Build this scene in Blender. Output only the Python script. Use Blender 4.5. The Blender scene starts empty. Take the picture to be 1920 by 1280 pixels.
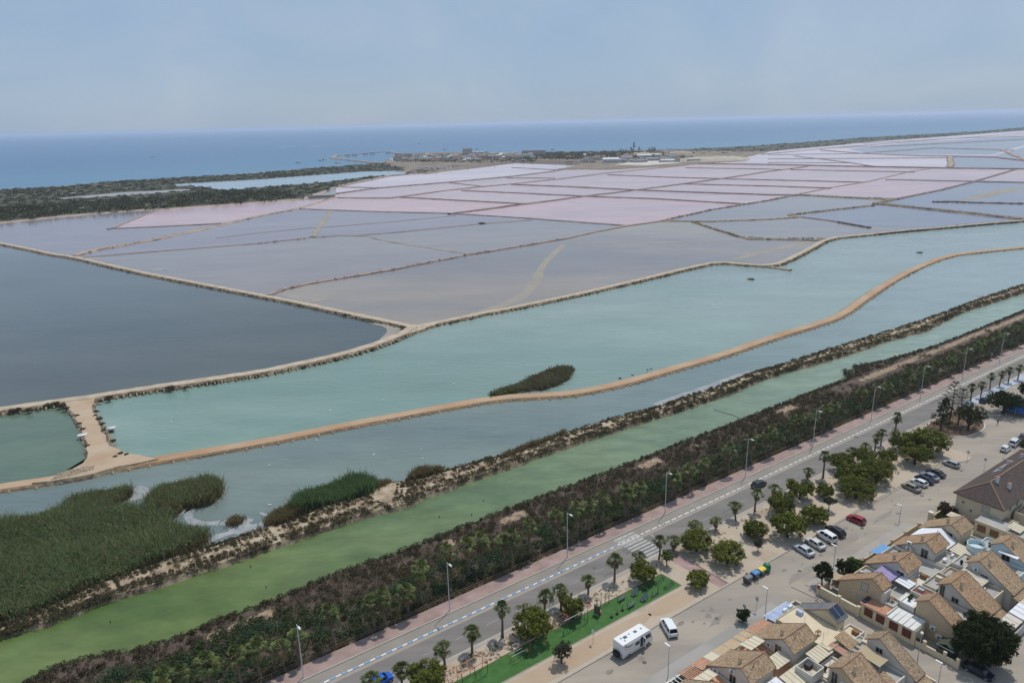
import bpy, math, random
import numpy as np
from mathutils import Vector, Matrix

R = random.Random(11)
NR = np.random.default_rng(5)
sc = bpy.context.scene
COL = sc.collection

# ------------------------------------------------------------------ camera, light, exposure
FPX = 1356.0                      # focal length in pixels of a 1920 px wide picture
HCAM = 85.0
ROLL = math.atan((256 - 210) / 1920)
PITCH = math.atan((640 - (233 - 4)) * math.cos(ROLL) / FPX)
_cp, _sp = math.cos(PITCH), math.sin(PITCH)
_r0, _u0, BACK = Vector((1, 0, 0)), Vector((0, _sp, _cp)), Vector((0, -_cp, _sp))
RIGHT = _r0 * math.cos(-ROLL) + _u0 * math.sin(-ROLL)
UP = -_r0 * math.sin(-ROLL) + _u0 * math.cos(-ROLL)
cd = bpy.data.cameras.new('drone_camera')
cd.sensor_width = 36
cd.lens = FPX / 1920 * 36
cd.clip_start = 1
cd.clip_end = 120000
cam = bpy.data.objects.new('drone_camera', cd)
COL.objects.link(cam)
mw = Matrix.Identity(4)
for i in range(3):
    mw[i][0], mw[i][1], mw[i][2] = RIGHT[i], UP[i], BACK[i]
mw[2][3] = HCAM
cam.matrix_world = mw
sc.camera = cam

SUN_EL, SUN_AZ = math.radians(66), math.atan2(2.43, 3.92)      # azimuth clockwise from +Y
world = bpy.data.worlds.new('World')
sc.world = world
world.use_nodes = True
wn, wl = world.node_tree.nodes, world.node_tree.links
bg = wn['Background']
sky = wn.new('ShaderNodeTexSky')
sky.sky_type = 'NISHITA'
sky.sun_disc = False
sky.sun_elevation = SUN_EL
sky.sun_rotation = SUN_AZ
sky.air_density = 1.0
sky.dust_density = 0.7
sky.ozone_density = 2.2
sky.altitude = 0
# a thin veil of high cloud over the whole sky
tc = wn.new('ShaderNodeTexCoord')
mp = wn.new('ShaderNodeMapping')
mp.inputs['Scale'].default_value = (1.5, 1.5, 2.6)
ns = wn.new('ShaderNodeTexNoise')
ns.inputs['Scale'].default_value = 1.5
ns.inputs['Detail'].default_value = 5
rp = wn.new('ShaderNodeValToRGB')
rp.color_ramp.elements[0].position = .3
rp.color_ramp.elements[0].color = (.70, .70, .70, 1)
rp.color_ramp.elements[1].position = .75
rp.color_ramp.elements[1].color = (.90, .90, .90, 1)
mx = wn.new('ShaderNodeMix')
mx.data_type = 'RGBA'
ns2 = wn.new('ShaderNodeTexNoise')
ns2.inputs['Scale'].default_value = 2.6
ns2.inputs['Detail'].default_value = 7
ns2.inputs['Roughness'].default_value = .55
ns2.inputs['Distortion'].default_value = .6
rp2 = wn.new('ShaderNodeValToRGB')
rp2.color_ramp.elements[0].position = .38
rp2.color_ramp.elements[0].color = (.415, .58, .82, 1)
rp2.color_ramp.elements[1].position = .68
rp2.color_ramp.elements[1].color = (.52, .655, .85, 1)
vm = wn.new('ShaderNodeVectorMath')
vm.operation = 'SCALE'
vm.inputs['Scale'].default_value = 10.0
wl.new(mp.outputs['Vector'], ns2.inputs['Vector'])
wl.new(ns2.outputs['Fac'], rp2.inputs['Fac'])
wl.new(rp2.outputs['Color'], vm.inputs[0])
wl.new(vm.outputs['Vector'], mx.inputs['B'])
wl.new(tc.outputs['Generated'], mp.inputs['Vector'])
wl.new(mp.outputs['Vector'], ns.inputs['Vector'])
wl.new(ns.outputs['Fac'], rp.inputs['Fac'])
wl.new(rp.outputs['Color'], mx.inputs['Factor'])
wl.new(sky.outputs['Color'], mx.inputs['A'])
wl.new(mx.outputs['Result'], bg.inputs['Color'])
bg.inputs['Strength'].default_value = 0.1

sl = bpy.data.lights.new('sun', 'SUN')
sl.energy = 3.6
sl.angle = math.radians(.7)
sl.color = (1, .955, .88)
sun = bpy.data.objects.new('sun', sl)
COL.objects.link(sun)
sdir = Vector((math.sin(SUN_AZ) * math.cos(SUN_EL), math.cos(SUN_AZ) * math.cos(SUN_EL), math.sin(SUN_EL)))
sun.rotation_euler = sdir.to_track_quat('Z', 'Y').to_euler()

sc.view_settings.view_transform = 'Standard'
sc.view_settings.look = 'None'
sc.view_settings.exposure = -0.35
sc.view_settings.gamma = 1
sc.view_settings.use_curve_mapping = False
sc.cycles.use_denoising = True
sc.cycles.max_bounces = 6
sc.cycles.volume_bounces = 1
sc.cycles.transparent_max_bounces = 6

# ------------------------------------------------------------------ where things stand
WZ = -0.8                         # level of the ponds


def G(px, py, z=0.0):
    """point of the real place, at height z, that is seen at (px, py) in the photograph"""
    d = RIGHT * ((px - 960) / FPX) - UP * ((py - 640) / FPX) - BACK
    t = (z - HCAM) / d.z
    return Vector((d.x * t, d.y * t, z))


TH = math.atan(0.703982)          # heading of the road
DU = Vector((math.cos(TH), math.sin(TH), 0))
DV = Vector((-DU.y, DU.x, 0))
O0 = G(1060, 1068)
O0 = Vector((O0.x, O0.y, 0))


def U(u, v, z=0.0):               # u runs along the road, v across it towards the sea
    p = O0 + DU * u + DV * v
    return Vector((p.x, p.y, z))


def uvp(px, py, z=0.0):
    w = G(px, py, z) - O0
    return w.dot(DU), w.dot(DV)


def gpl(L, z=0.0):
    return [tuple(G(x, y, z))[:2] for x, y in L]


def upl(L):
    return [tuple(U(a, b))[:2] for a, b in L]


# ------------------------------------------------------------------ materials
MATS = {}


def srgb(r, g, b):
    f = lambda c: (c / 255 / 12.92) if c <= 10 else ((c / 255 + .055) / 1.055) ** 2.4
    return (f(r), f(g), f(b))


def _base(name):
    m = bpy.data.materials.new(name)
    m.use_nodes = True
    n, l = m.node_tree.nodes, m.node_tree.links
    return m, n, l, n['Principled BSDF']


def mat(name, c1, c2=None, scale=1.0, rough=.85, spec=.3, metal=0.0, bump=0.0, bscale=None, c3=None, lo=.35, hi=.65, detail=6, stretch=None, objc=False):
    """a painted / earthen / rendered surface: two or three tones in a noise, fine relief"""
    if name in MATS:
        return MATS[name]
    m, n, l, p = _base(name)
    p.inputs['Roughness'].default_value = rough
    p.inputs['Specular IOR Level'].default_value = spec
    p.inputs['Metallic'].default_value = metal
    p.inputs['Base Color'].default_value = (*c1, 1)
    if c2 is not None or bump:
        g = n.new('ShaderNodeTexCoord') if objc else n.new('ShaderNodeNewGeometry')
        vec = g.outputs['Object'] if objc else g.outputs['Position']
        if stretch:
            mp = n.new('ShaderNodeMapping')
            mp.inputs['Rotation'].default_value = (0, 0, -TH)
            mp.inputs['Scale'].default_value = stretch
            l.new(vec, mp.inputs['Vector'])
            vec = mp.outputs['Vector']
    if c2 is not None:
        t = n.new('ShaderNodeTexNoise')
        t.inputs['Scale'].default_value = scale
        t.inputs['Detail'].default_value = detail
        t.inputs['Roughness'].default_value = .62
        r = n.new('ShaderNodeValToRGB')
        r.color_ramp.elements[0].position = lo
        r.color_ramp.elements[0].color = (*c1, 1)
        r.color_ramp.elements[1].position = hi
        r.color_ramp.elements[1].color = (*c2, 1)
        if c3 is not None:
            e = r.color_ramp.elements.new((lo + hi) / 2)
            e.color = (*c3, 1)
        l.new(vec, t.inputs['Vector'])
        l.new(t.outputs['Fac'], r.inputs['Fac'])
        l.new(r.outputs['Color'], p.inputs['Base Color'])
    if bump:
        t2 = n.new('ShaderNodeTexNoise')
        t2.inputs['Scale'].default_value = bscale or scale * 6
        t2.inputs['Detail'].default_value = 5
        b = n.new('ShaderNodeBump')
        b.inputs['Strength'].default_value = bump
        b.inputs['Distance'].default_value = .1
        l.new(vec, t2.inputs['Vector'])
        l.new(t2.outputs['Fac'], b.inputs['Height'])
        l.new(b.outputs['Normal'], p.inputs['Normal'])
    MATS[name] = m
    return m


def leaf_mat(name, cols, rough=.7, spec=.15, trans=0.25, obj_var=.25):
    """foliage: every leaf (mesh island) takes its own tone, every plant its own brightness"""
    if name in MATS:
        return MATS[name]
    m, n, l, p = _base(name)
    g = n.new('ShaderNodeNewGeometry')
    r = n.new('ShaderNodeValToRGB')
    r.color_ramp.elements[0].color = (*cols[0], 1)
    r.color_ramp.elements[1].color = (*cols[-1], 1)
    for i, c in enumerate(cols[1:-1]):
        e = r.color_ramp.elements.new((i + 1) / (len(cols) - 1))
        e.color = (*c, 1)
    l.new(g.outputs['Random Per Island'], r.inputs['Fac'])
    oi = n.new('ShaderNodeObjectInfo')
    mr = n.new('ShaderNodeMapRange')
    mr.inputs['To Min'].default_value = 1 - obj_var
    mr.inputs['To Max'].default_value = 1 + obj_var
    l.new(oi.outputs['Random'], mr.inputs['Value'])
    hs = n.new('ShaderNodeHueSaturation')
    l.new(mr.outputs['Result'], hs.inputs['Value'])
    l.new(r.outputs['Color'], hs.inputs['Color'])
    l.new(hs.outputs['Color'], p.inputs['Base Color'])
    p.inputs['Roughness'].default_value = rough
    p.inputs['Specular IOR Level'].default_value = spec
    if trans:
        tr = n.new('ShaderNodeBsdfTranslucent')
        l.new(hs.outputs['Color'], tr.inputs['Color'])
        ms = n.new('ShaderNodeMixShader')
        ms.inputs['Fac'].default_value = trans
        l.new(p.outputs['BSDF'], ms.inputs[1])
        l.new(tr.outputs['BSDF'], ms.inputs[2])
        l.new(ms.outputs['Shader'], n['Material Output'].inputs['Surface'])
    MATS[name] = m
    return m


def water(name, c1, c2, scale=.01, rough=.12, bump=.12, ripple=.55, grad=None, c3=None, stretch=(.35, 1, 1), lo=.36, hi=.64, spec=.5, va=.10, axis=None):
    """shallow coloured water: the colour of what is dissolved in it, a rippled glossy surface.
    grad = (u0, u1, colour): the algae thicken along the road direction"""
    if name in MATS:
        return MATS[name]
    m, n, l, p = _base(name)
    g = n.new('ShaderNodeNewGeometry')
    mp = n.new('ShaderNodeMapping')
    mp.inputs['Rotation'].default_value = (0, 0, -TH)
    mp.inputs['Scale'].default_value = stretch
    l.new(g.outputs['Position'], mp.inputs['Vector'])
    t = n.new('ShaderNodeTexNoise')
    t.inputs['Scale'].default_value = scale
    t.inputs['Detail'].default_value = 7
    t.inputs['Roughness'].default_value = .6
    l.new(mp.outputs['Vector'], t.inputs['Vector'])
    r = n.new('ShaderNodeValToRGB')
    r.color_ramp.elements[0].position = lo
    r.color_ramp.elements[0].color = (*c1, 1)
    r.color_ramp.elements[1].position = hi
    r.color_ramp.elements[1].color = (*c2, 1)
    if c3:
        e = r.color_ramp.elements.new(.5)
        e.color = (*c3, 1)
    l.new(t.outputs['Fac'], r.inputs['Fac'])
    out = r.outputs['Color']
    if grad:
        dt = n.new('ShaderNodeVectorMath')
        dt.operation = 'DOT_PRODUCT'
        dt.inputs[1].default_value = tuple(axis or DU)
        l.new(g.outputs['Position'], dt.inputs[0])
        mr = n.new('ShaderNodeMapRange')
        off = O0.dot(DU) if axis is None else 0
        mr.inputs['From Min'].default_value = grad[0] + off
        mr.inputs['From Max'].default_value = grad[1] + off
        l.new(dt.outputs['Value'], mr.inputs['Value'])
        mi = n.new('ShaderNodeMix')
        mi.data_type = 'RGBA'
        mi.inputs['B'].default_value = (*grad[2], 1)
        l.new(mr.outputs['Result'], mi.inputs['Factor'])
        l.new(out, mi.inputs['A'])
        out = mi.outputs['Result']
    # wind-ripple reflection painted into the colour as streaks, with silt and algae mottling
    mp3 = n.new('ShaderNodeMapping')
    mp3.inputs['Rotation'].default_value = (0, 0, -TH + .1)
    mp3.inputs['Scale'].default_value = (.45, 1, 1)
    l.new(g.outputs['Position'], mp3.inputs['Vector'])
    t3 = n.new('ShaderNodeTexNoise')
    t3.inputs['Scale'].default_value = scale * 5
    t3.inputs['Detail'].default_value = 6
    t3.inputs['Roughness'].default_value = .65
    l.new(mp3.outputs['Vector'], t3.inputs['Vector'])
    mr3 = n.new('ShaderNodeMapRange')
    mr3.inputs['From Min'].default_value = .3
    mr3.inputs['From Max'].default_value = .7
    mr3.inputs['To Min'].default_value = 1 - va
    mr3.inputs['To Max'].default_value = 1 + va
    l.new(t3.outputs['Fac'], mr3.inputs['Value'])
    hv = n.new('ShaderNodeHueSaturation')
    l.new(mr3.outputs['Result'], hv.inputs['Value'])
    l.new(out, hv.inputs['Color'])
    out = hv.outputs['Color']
    l.new(out, p.inputs['Base Color'])
    p.inputs['Roughness'].default_value = rough
    p.inputs['IOR'].default_value = 1.33
    p.inputs['Specular IOR Level'].default_value = spec
    t2 = n.new('ShaderNodeTexNoise')
    t2.inputs['Scale'].default_value = ripple
    t2.inputs['Detail'].default_value = 4
    mp2 = n.new('ShaderNodeMapping')
    mp2.inputs['Rotation'].default_value = (0, 0, .5)
    mp2.inputs['Scale'].default_value = (.35, 1, 1)
    l.new(g.outputs['Position'], mp2.inputs['Vector'])
    l.new(mp2.outputs['Vector'], t2.inputs['Vector'])
    b = n.new('ShaderNodeBump')
    b.inputs['Strength'].default_value = bump
    b.inputs['Distance'].default_value = .5
    l.new(t2.outputs['Fac'], b.inputs['Height'])
    l.new(b.outputs['Normal'], p.inputs['Normal'])
    MATS[name] = m
    return m


def tile_mat(name, c1, c2, c3, pitch=.24, axis='X', bump=.8):
    """clay roof tiles: rows of half-round tiles running down the slope, each a slightly other clay"""
    if name in MATS:
        return MATS[name]
    m, n, l, p = _base(name)
    g = n.new('ShaderNodeTexCoord')
    w = n.new('ShaderNodeTexWave')
    w.wave_type = 'BANDS'
    w.bands_direction = axis
    w.wave_profile = 'SIN'
    w.inputs['Scale'].default_value = .314 / pitch
    w.inputs['Distortion'].default_value = .12
    l.new(g.outputs['Object'], w.inputs['Vector'])
    v = n.new('ShaderNodeTexVoronoi')
    v.inputs['Scale'].default_value = 5.5
    mp = n.new('ShaderNodeMapping')
    mp.inputs['Scale'].default_value = (1.1, .95, .95)
    l.new(g.outputs['Object'], mp.inputs['Vector'])
    l.new(mp.outputs['Vector'], v.inputs['Vector'])
    t = n.new('ShaderNodeTexNoise')
    t.inputs['Scale'].default_value = .9
    t.inputs['Detail'].default_value = 6
    l.new(g.outputs['Object'], t.inputs['Vector'])
    sp = n.new('ShaderNodeSeparateColor')
    l.new(v.outputs['Color'], sp.inputs['Color'])
    ad = n.new('ShaderNodeMath')
    ad.operation = 'MULTIPLY_ADD'
    ad.inputs[1].default_value = .62
    l.new(sp.outputs['Red'], ad.inputs[0])
    sb = n.new('ShaderNodeMath')
    sb.operation = 'MULTIPLY'
    sb.inputs[1].default_value = .45
    l.new(t.outputs['Fac'], sb.inputs[0])
    l.new(sb.outputs['Value'], ad.inputs[2])
    r = n.new('ShaderNodeValToRGB')
    r.color_ramp.elements[0].position = .2
    r.color_ramp.elements[0].color = (*c1, 1)
    r.color_ramp.elements[1].position = .8
    r.color_ramp.elements[1].color = (*c3, 1)
    e = r.color_ramp.elements.new(.5)
    e.color = (*c2, 1)
    l.new(ad.outputs['Value'], r.inputs['Fac'])
    l.new(r.outputs['Color'], p.inputs['Base Color'])
    p.inputs['Roughness'].default_value = .85
    p.inputs['Specular IOR Level'].default_value = .2
    b = n.new('ShaderNodeBump')
    b.inputs['Strength'].default_value = bump
    b.inputs['Distance'].default_value = .06
    l.new(w.outputs['Fac'], b.inputs['Height'])
    l.new(b.outputs['Normal'], p.inputs['Normal'])
    MATS[name] = m
    return m


def brick_mat(name, c1, c2, mortar, scale=1.0):
    m, n, l, p = _base(name)
    g = n.new('ShaderNodeNewGeometry')
    mp = n.new('ShaderNodeMapping')
    mp.inputs['Rotation'].default_value = (0, 0, -TH)
    l.new(g.outputs['Position'], mp.inputs['Vector'])
    b = n.new('ShaderNodeTexBrick')
    b.inputs['Color1'].default_value = (*c1, 1)
    b.inputs['Color2'].default_value = (*c2, 1)
    b.inputs['Mortar'].default_value = (*mortar, 1)
    b.inputs['Scale'].default_value = scale
    b.inputs['Mortar Size'].default_value = .02
    l.new(mp.outputs['Vector'], b.inputs['Vector'])
    t = n.new('ShaderNodeTexNoise')
    t.inputs['Scale'].default_value = .35
    t.inputs['Detail'].default_value = 6
    l.new(g.outputs['Position'], t.inputs['Vector'])
    mr = n.new('ShaderNodeMapRange')
    mr.inputs['From Min'].default_value = .3
    mr.inputs['From Max'].default_value = .7
    mr.inputs['To Min'].default_value = .8
    mr.inputs['To Max'].default_value = 1.18
    l.new(t.outputs['Fac'], mr.inputs['Value'])
    h = n.new('ShaderNodeHueSaturation')
    l.new(b.outputs['Color'], h.inputs['Color'])
    l.new(mr.outputs['Result'], h.inputs['Value'])
    l.new(h.outputs['Color'], p.inputs['Base Color'])
    p.inputs['Roughness'].default_value = .85
    MATS[name] = m
    return m


# ------------------------------------------------------------------ mesh helpers
def tag(o, label=None, cat=None, group=None, kind=None):
    if label: o['label'] = label
    if cat: o['category'] = cat
    if group: o['group'] = group
    if kind: o['kind'] = kind
    return o


class MB:
    def __init__(s, ox=0.0, oy=0.0, oz=0.0):
        s.v, s.f, s.m, s.o = [], [], [], (ox, oy, oz)

    def pt(s, p):
        s.v.append((p[0] - s.o[0], p[1] - s.o[1], (p[2] if len(p) > 2 else 0) - s.o[2]))
        return len(s.v) - 1

    def face(s, pts, m=0):
        s.f.append([s.pt(p) for p in pts])
        s.m.append(m)

    def grid(s, rows, m=0, closed=False):
        idx = [[s.pt(p) for p in r] for r in rows]
        k = len(rows[0])
        for a, b in zip(idx, idx[1:]):
            for j in range(k if closed else k - 1):
                s.f.append([a[j], a[(j + 1) % k], b[(j + 1) % k], b[j]])
                s.m.append(m)
        return idx

    def box(s, x0, x1, y0, y1, z0, z1, m=0):
        a = [s.pt(p) for p in ((x0, y0, z0), (x1, y0, z0), (x1, y1, z0), (x0, y1, z0), (x0, y0, z1), (x1, y0, z1), (x1, y1, z1), (x0, y1, z1))]
        for q in ((3, 2, 1, 0), (4, 5, 6, 7), (0, 1, 5, 4), (1, 2, 6, 5), (2, 3, 7, 6), (3, 0, 4, 7)):
            s.f.append([a[i] for i in q])
            s.m.append(m)

    def frustum(s, b, t, m=0):
        """b, t: (x0, x1, y0, y1, z) of bottom and top"""
        P = lambda q: [(q[0], q[2], q[4]), (q[1], q[2], q[4]), (q[1], q[3], q[4]), (q[0], q[3], q[4])]
        a = [s.pt(p) for p in P(b)] + [s.pt(p) for p in P(t)]
        for q in ((3, 2, 1, 0), (4, 5, 6, 7), (0, 1, 5, 4), (1, 2, 6, 5), (2, 3, 7, 6), (3, 0, 4, 7)):
            s.f.append([a[i] for i in q])
            s.m.append(m)

    def prism(s, poly, z0, z1, m=0, mt=None, bottom=True):
        a = [s.pt((x, y, z0)) for x, y in poly]
        b = [s.pt((x, y, z1)) for x, y in poly]
        k = len(poly)
        for i in range(k):
            j = (i + 1) % k
            s.f.append([a[i], a[j], b[j], b[i]])
            s.m.append(m)
        s.f.append(b)
        s.m.append(m if mt is None else mt)
        if bottom:
            s.f.append(a[::-1])
            s.m.append(m)

    def extrude(s, prof, x0, x1, m=0, axis='x'):
        """profile given as (y, z) pulled along x"""
        mk = (lambda x, q: (x, q[0], q[1])) if axis == 'x' else (lambda x, q: (q[0], x, q[1]))
        a = [s.pt(mk(x0, q)) for q in prof]
        b = [s.pt(mk(x1, q)) for q in prof]
        k = len(prof)
        for i in range(k):
            j = (i + 1) % k
            s.f.append([a[i], a[j], b[j], b[i]])
            s.m.append(m)
        s.f.append(a[::-1])
        s.f.append(b)
        s.m += [m, m]

    def slab(s, q, th, m=0):
        """four corners of the top face, thickness downwards"""
        a = [s.pt(p) for p in q]
        b = [s.pt((p[0], p[1], p[2] - th)) for p in q]
        k = len(q)
        s.f.append(a)
        s.f.append(b[::-1])
        s.m += [m, m]
        for i in range(k):
            j = (i + 1) % k
            s.f.append([b[i], b[j], a[j], a[i]])
            s.m.append(m)

    def tube(s, pts, rad, n=6, m=0, cap=True):
        pts = [Vector(p) for p in pts]
        rings = []
        for i, p in enumerate(pts):
            t = (pts[min(i + 1, len(pts) - 1)] - pts[max(i - 1, 0)])
            t = t.normalized() if t.length > 1e-9 else Vector((0, 0, 1))
            a = t.orthogonal().normalized() if abs(t.z) < .999 else Vector((1, 0, 0))
            if abs(t.z) < .95:
                a = t.cross(Vector((0, 0, 1))).normalized()
            b = t.cross(a)
            r = rad[i] if isinstance(rad, (list, tuple)) else rad
            rings.append([p + a * (r * math.cos(2 * math.pi * k / n)) + b * (r * math.sin(2 * math.pi * k / n)) for k in range(n)])
        idx = s.grid(rings, m, True)
        if cap:
            s.f.append(idx[0][::-1])
            s.f.append(idx[-1])
            s.m += [m, m]

    def ell(s, c, r, nu=10, nv=6, m=0, jit=0.0, z0=-1.0, rnd=None):
        rows = []
        rnd = rnd or R
        for i in range(nv + 1):
            ph = math.asin(z0) + (math.pi / 2 - math.asin(z0)) * i / nv
            row = []
            for k in range(nu):
                a = 2 * math.pi * k / nu
                q = 1 + rnd.uniform(-jit, jit)
                row.append((c[0] + r[0] * math.cos(ph) * math.cos(a) * q, c[1] + r[1] * math.cos(ph) * math.sin(a) * q, c[2] + r[2] * math.sin(ph) * q))
            rows.append(row)
        s.grid(rows, m, True)

    def build(s, name, mats, parent=None, smooth=False, loc=None):
        me = bpy.data.meshes.new(name)
        me.from_pydata(s.v, [], s.f)
        if not isinstance(mats, (list, tuple)):
            mats = [mats]
        for x in mats:
            me.materials.append(x)
        if len(mats) > 1:
            me.polygons.foreach_set('material_index', s.m)
        if smooth:
            me.polygons.foreach_set('use_smooth', [True] * len(me.polygons))
        me.validate()
        me.update()
        o = bpy.data.objects.new(name, me)
        COL.objects.link(o)
        if parent: o.parent = parent
        if loc: o.location = loc
        return o


def npmesh(name, V, F, mats, parent=None, mi=None, link=True):
    """fast mesh from arrays; F is (n, 3) or (n, 4)"""
    me = bpy.data.meshes.new(name)
    V = np.asarray(V, np.float32)
    F = np.asarray(F, np.int32)
    k = F.shape[1]
    me.vertices.add(len(V))
    me.vertices.foreach_set('co', V.ravel())
    me.loops.add(F.size)
    me.loops.foreach_set('vertex_index', F.ravel())
    me.polygons.add(len(F))
    me.polygons.foreach_set('loop_start', np.arange(0, F.size, k, dtype=np.int32))
    if not isinstance(mats, (list, tuple)):
        mats = [mats]
    for x in mats:
        me.materials.append(x)
    if mi is not None:
        me.polygons.foreach_set('material_index', np.asarray(mi, np.int32))
    me.update(calc_edges=True)
    if not link:
        return me
    o = bpy.data.objects.new(name, me)
    COL.objects.link(o)
    if parent: o.parent = parent
    return o


def objof(name, me, parent=None, loc=None):
    o = bpy.data.objects.new(name, me)
    COL.objects.link(o)
    if parent: o.parent = parent
    if loc: o.location = loc
    return o


def thing(name, label, cat, u=0, v=0, z=0, rot=0.0, group=None, world=None):
    o = bpy.data.objects.new(name, None)
    COL.objects.link(o)
    o.empty_display_size = .5
    o.location = world if world is not None else U(u, v, z)
    o.rotation_euler = (0, 0, rot + (0 if world is not None else TH))
    return tag(o, label, cat, group)


def copy_tree(o, parent=None):
    c = o.copy()
    COL.objects.link(c)
    if parent: c.parent = parent
    for ch in list(o.children):
        copy_tree(ch, c)
    return c


def structure(o):
    o['kind'] = 'structure'
    return o


def stuff(o):
    o['kind'] = 'stuff'
    return o


def flat(name, poly, z, m):
    b = MB()
    b.face([(x, y, z) for x, y in poly])
    return structure(b.build(name, m))


def uflat(name, poly, z, m):
    return flat(name, upl(poly), z, m)


def pip(P, poly):
    P = np.asarray(P)
    x, y = P[:, 0], P[:, 1]
    ins = np.zeros(len(P), bool)
    n = len(poly)
    for i in range(n):
        x1, y1 = poly[i]
        x2, y2 = poly[(i + 1) % n]
        c = ((y1 > y) != (y2 > y)) & (x < (x2 - x1) * (y - y1) / (y2 - y1 + 1e-12) + x1)
        ins ^= c
    return ins


def sample(poly, n):
    P = np.array(poly)
    lo, hi = P.min(0), P.max(0)
    out = np.zeros((0, 2))
    while len(out) < n:
        q = lo + NR.random((max(n * 3, 500), 2)) * (hi - lo)
        out = np.vstack([out, q[pip(q, poly)]])
    return out[:n]


def area(poly):
    P = np.array(poly)
    return abs(np.sum(P[:, 0] * np.roll(P[:, 1], -1) - np.roll(P[:, 0], -1) * P[:, 1])) / 2


def resample(L, step, jit=0.0):
    out = []
    for (x0, y0), (x1, y1) in zip(L, L[1:]):
        d = math.hypot(x1 - x0, y1 - y0)
        k = max(1, int(d / step))
        for i in range(k):
            t = i / k
            out.append((x0 + (x1 - x0) * t, y0 + (y1 - y0) * t))
    out.append(L[-1])
    return out


def smooth_line(L, it=2):
    for _ in range(it):
        q = [L[0]]
        for a, b in zip(L, L[1:]):
            q += [(a[0] * .75 + b[0] * .25, a[1] * .75 + b[1] * .25), (a[0] * .25 + b[0] * .75, a[1] * .25 + b[1] * .75)]
        q.append(L[-1])
        L = q
    return L


def dike(name, L, w, h, slope, mats, step=3.0, jit=.25, smooth=1, zb=-1.2, px=True, wf=None):
    """an earth bank along a line: a trodden top and two rough flanks"""
    if px: L = gpl(L, WZ + h)
    L = smooth_line(L, smooth) if smooth else L
    L = resample(L, step)
    b = MB()
    rows = []
    n = len(L)
    for i, (x, y) in enumerate(L):
        a, c = L[max(i - 1, 0)], L[min(i + 1, n - 1)]
        dx, dy = c[0] - a[0], c[1] - a[1]
        d = math.hypot(dx, dy) or 1
        nx, ny = -dy / d, dx / d
        ww = (w if wf is None else w * wf(i / max(1, n - 1))) / 2
        z = WZ + h
        j = lambda k=1.0: R.uniform(-jit, jit) * k
        o = [-(ww + slope + j()), -(ww + slope * .45 + j()), -(ww + j(.5)), 0 + j(.2), (ww + j(.5)), (ww + slope * .45 + j()), (ww + slope + j())]
        zz = [zb, WZ + h * .55 + j(.4), z + j(.12), z + .06 + j(.1), z + j(.12), WZ + h * .55 + j(.4), zb]
        rows.append([(x + nx * q, y + ny * q, s) for q, s in zip(o, zz)])
    for a, c in zip(rows, rows[1:]):
        ia = [b.pt(p) for p in a]
        ic = [b.pt(p) for p in c]
        for k in range(6):
            b.f.append([ia[k], ic[k], ic[k + 1], ia[k + 1]])
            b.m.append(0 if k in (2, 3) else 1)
    o = structure(b.build(name, mats))
    return o, L


def mound(name, poly, ztop, skirt, mats, zb=-1.2, step=3.0, jit=.4):
    """a low island or bank with an irregular sloping shore"""
    L = resample(list(poly) + [poly[0]], step)[:-1]
    n = len(L)
    A = sum(L[i][0] * L[(i + 1) % n][1] - L[(i + 1) % n][0] * L[i][1] for i in range(n))
    s = 1 if A > 0 else -1
    top, bot = [], []
    for i in range(n):
        a, c = L[i - 1], L[(i + 1) % n]
        dx, dy = c[0] - a[0], c[1] - a[1]
        d = math.hypot(dx, dy) or 1
        nx, ny = dy / d * s, -dx / d * s
        q = R.uniform(-jit, jit)
        top.append((L[i][0] + nx * (q - skirt * .5), L[i][1] + ny * (q - skirt * .5), ztop + (R.uniform(-.04, .04) if jit else 0)))
        bot.append((L[i][0] + nx * (q + skirt * .5), L[i][1] + ny * (q + skirt * .5), zb))
    b = MB()
    it = [b.pt(p) for p in top]
    ib = [b.pt(p) for p in bot]
    for i in range(n):
        j = (i + 1) % n
        b.f.append([ib[i], ib[j], it[j], it[i]])
        b.m.append(1)
    b.f.append(it if s > 0 else it[::-1])
    b.m.append(0)
    return structure(b.build(name, mats))


# ---------------- foliage arrays
def leaves(C, Rad, k, size, up=.15, flat_=.75, hemi=-.25, thick=.35, asp=.6):
    """k leaf quads on each ellipsoid (centre C, radii Rad); returns verts, quads"""
    C = np.repeat(np.asarray(C, float), k, 0)
    Rad = np.repeat(np.asarray(Rad, float), k, 0)
    n = len(C)
    z = NR.uniform(hemi, 1, n)
    a = NR.uniform(0, 2 * np.pi, n)
    r = np.sqrt(1 - z * z)
    D = np.stack([r * np.cos(a), r * np.sin(a), z], 1)
    P = C + D * Rad * (1 - thick * NR.random((n, 1)) ** 2)
    N = D + NR.normal(0, flat_, (n, 3))
    N[:, 2] += up
    N /= np.linalg.norm(N, axis=1, keepdims=True) + 1e-9
    T = np.cross(N, NR.normal(0, 1, (n, 3)))
    T /= np.linalg.norm(T, axis=1, keepdims=True) + 1e-9
    B = np.cross(N, T)
    s = (size if np.isscalar(size) else np.repeat(np.asarray(size, float), k))
    s = (s * NR.uniform(.6, 1.3, n))[:, None]
    V = np.stack([P - T * s, P - B * s * asp, P + T * s, P + B * s * asp], 1).reshape(-1, 3)
    F = np.arange(4 * n).reshape(-1, 4)
    return V, F


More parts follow.
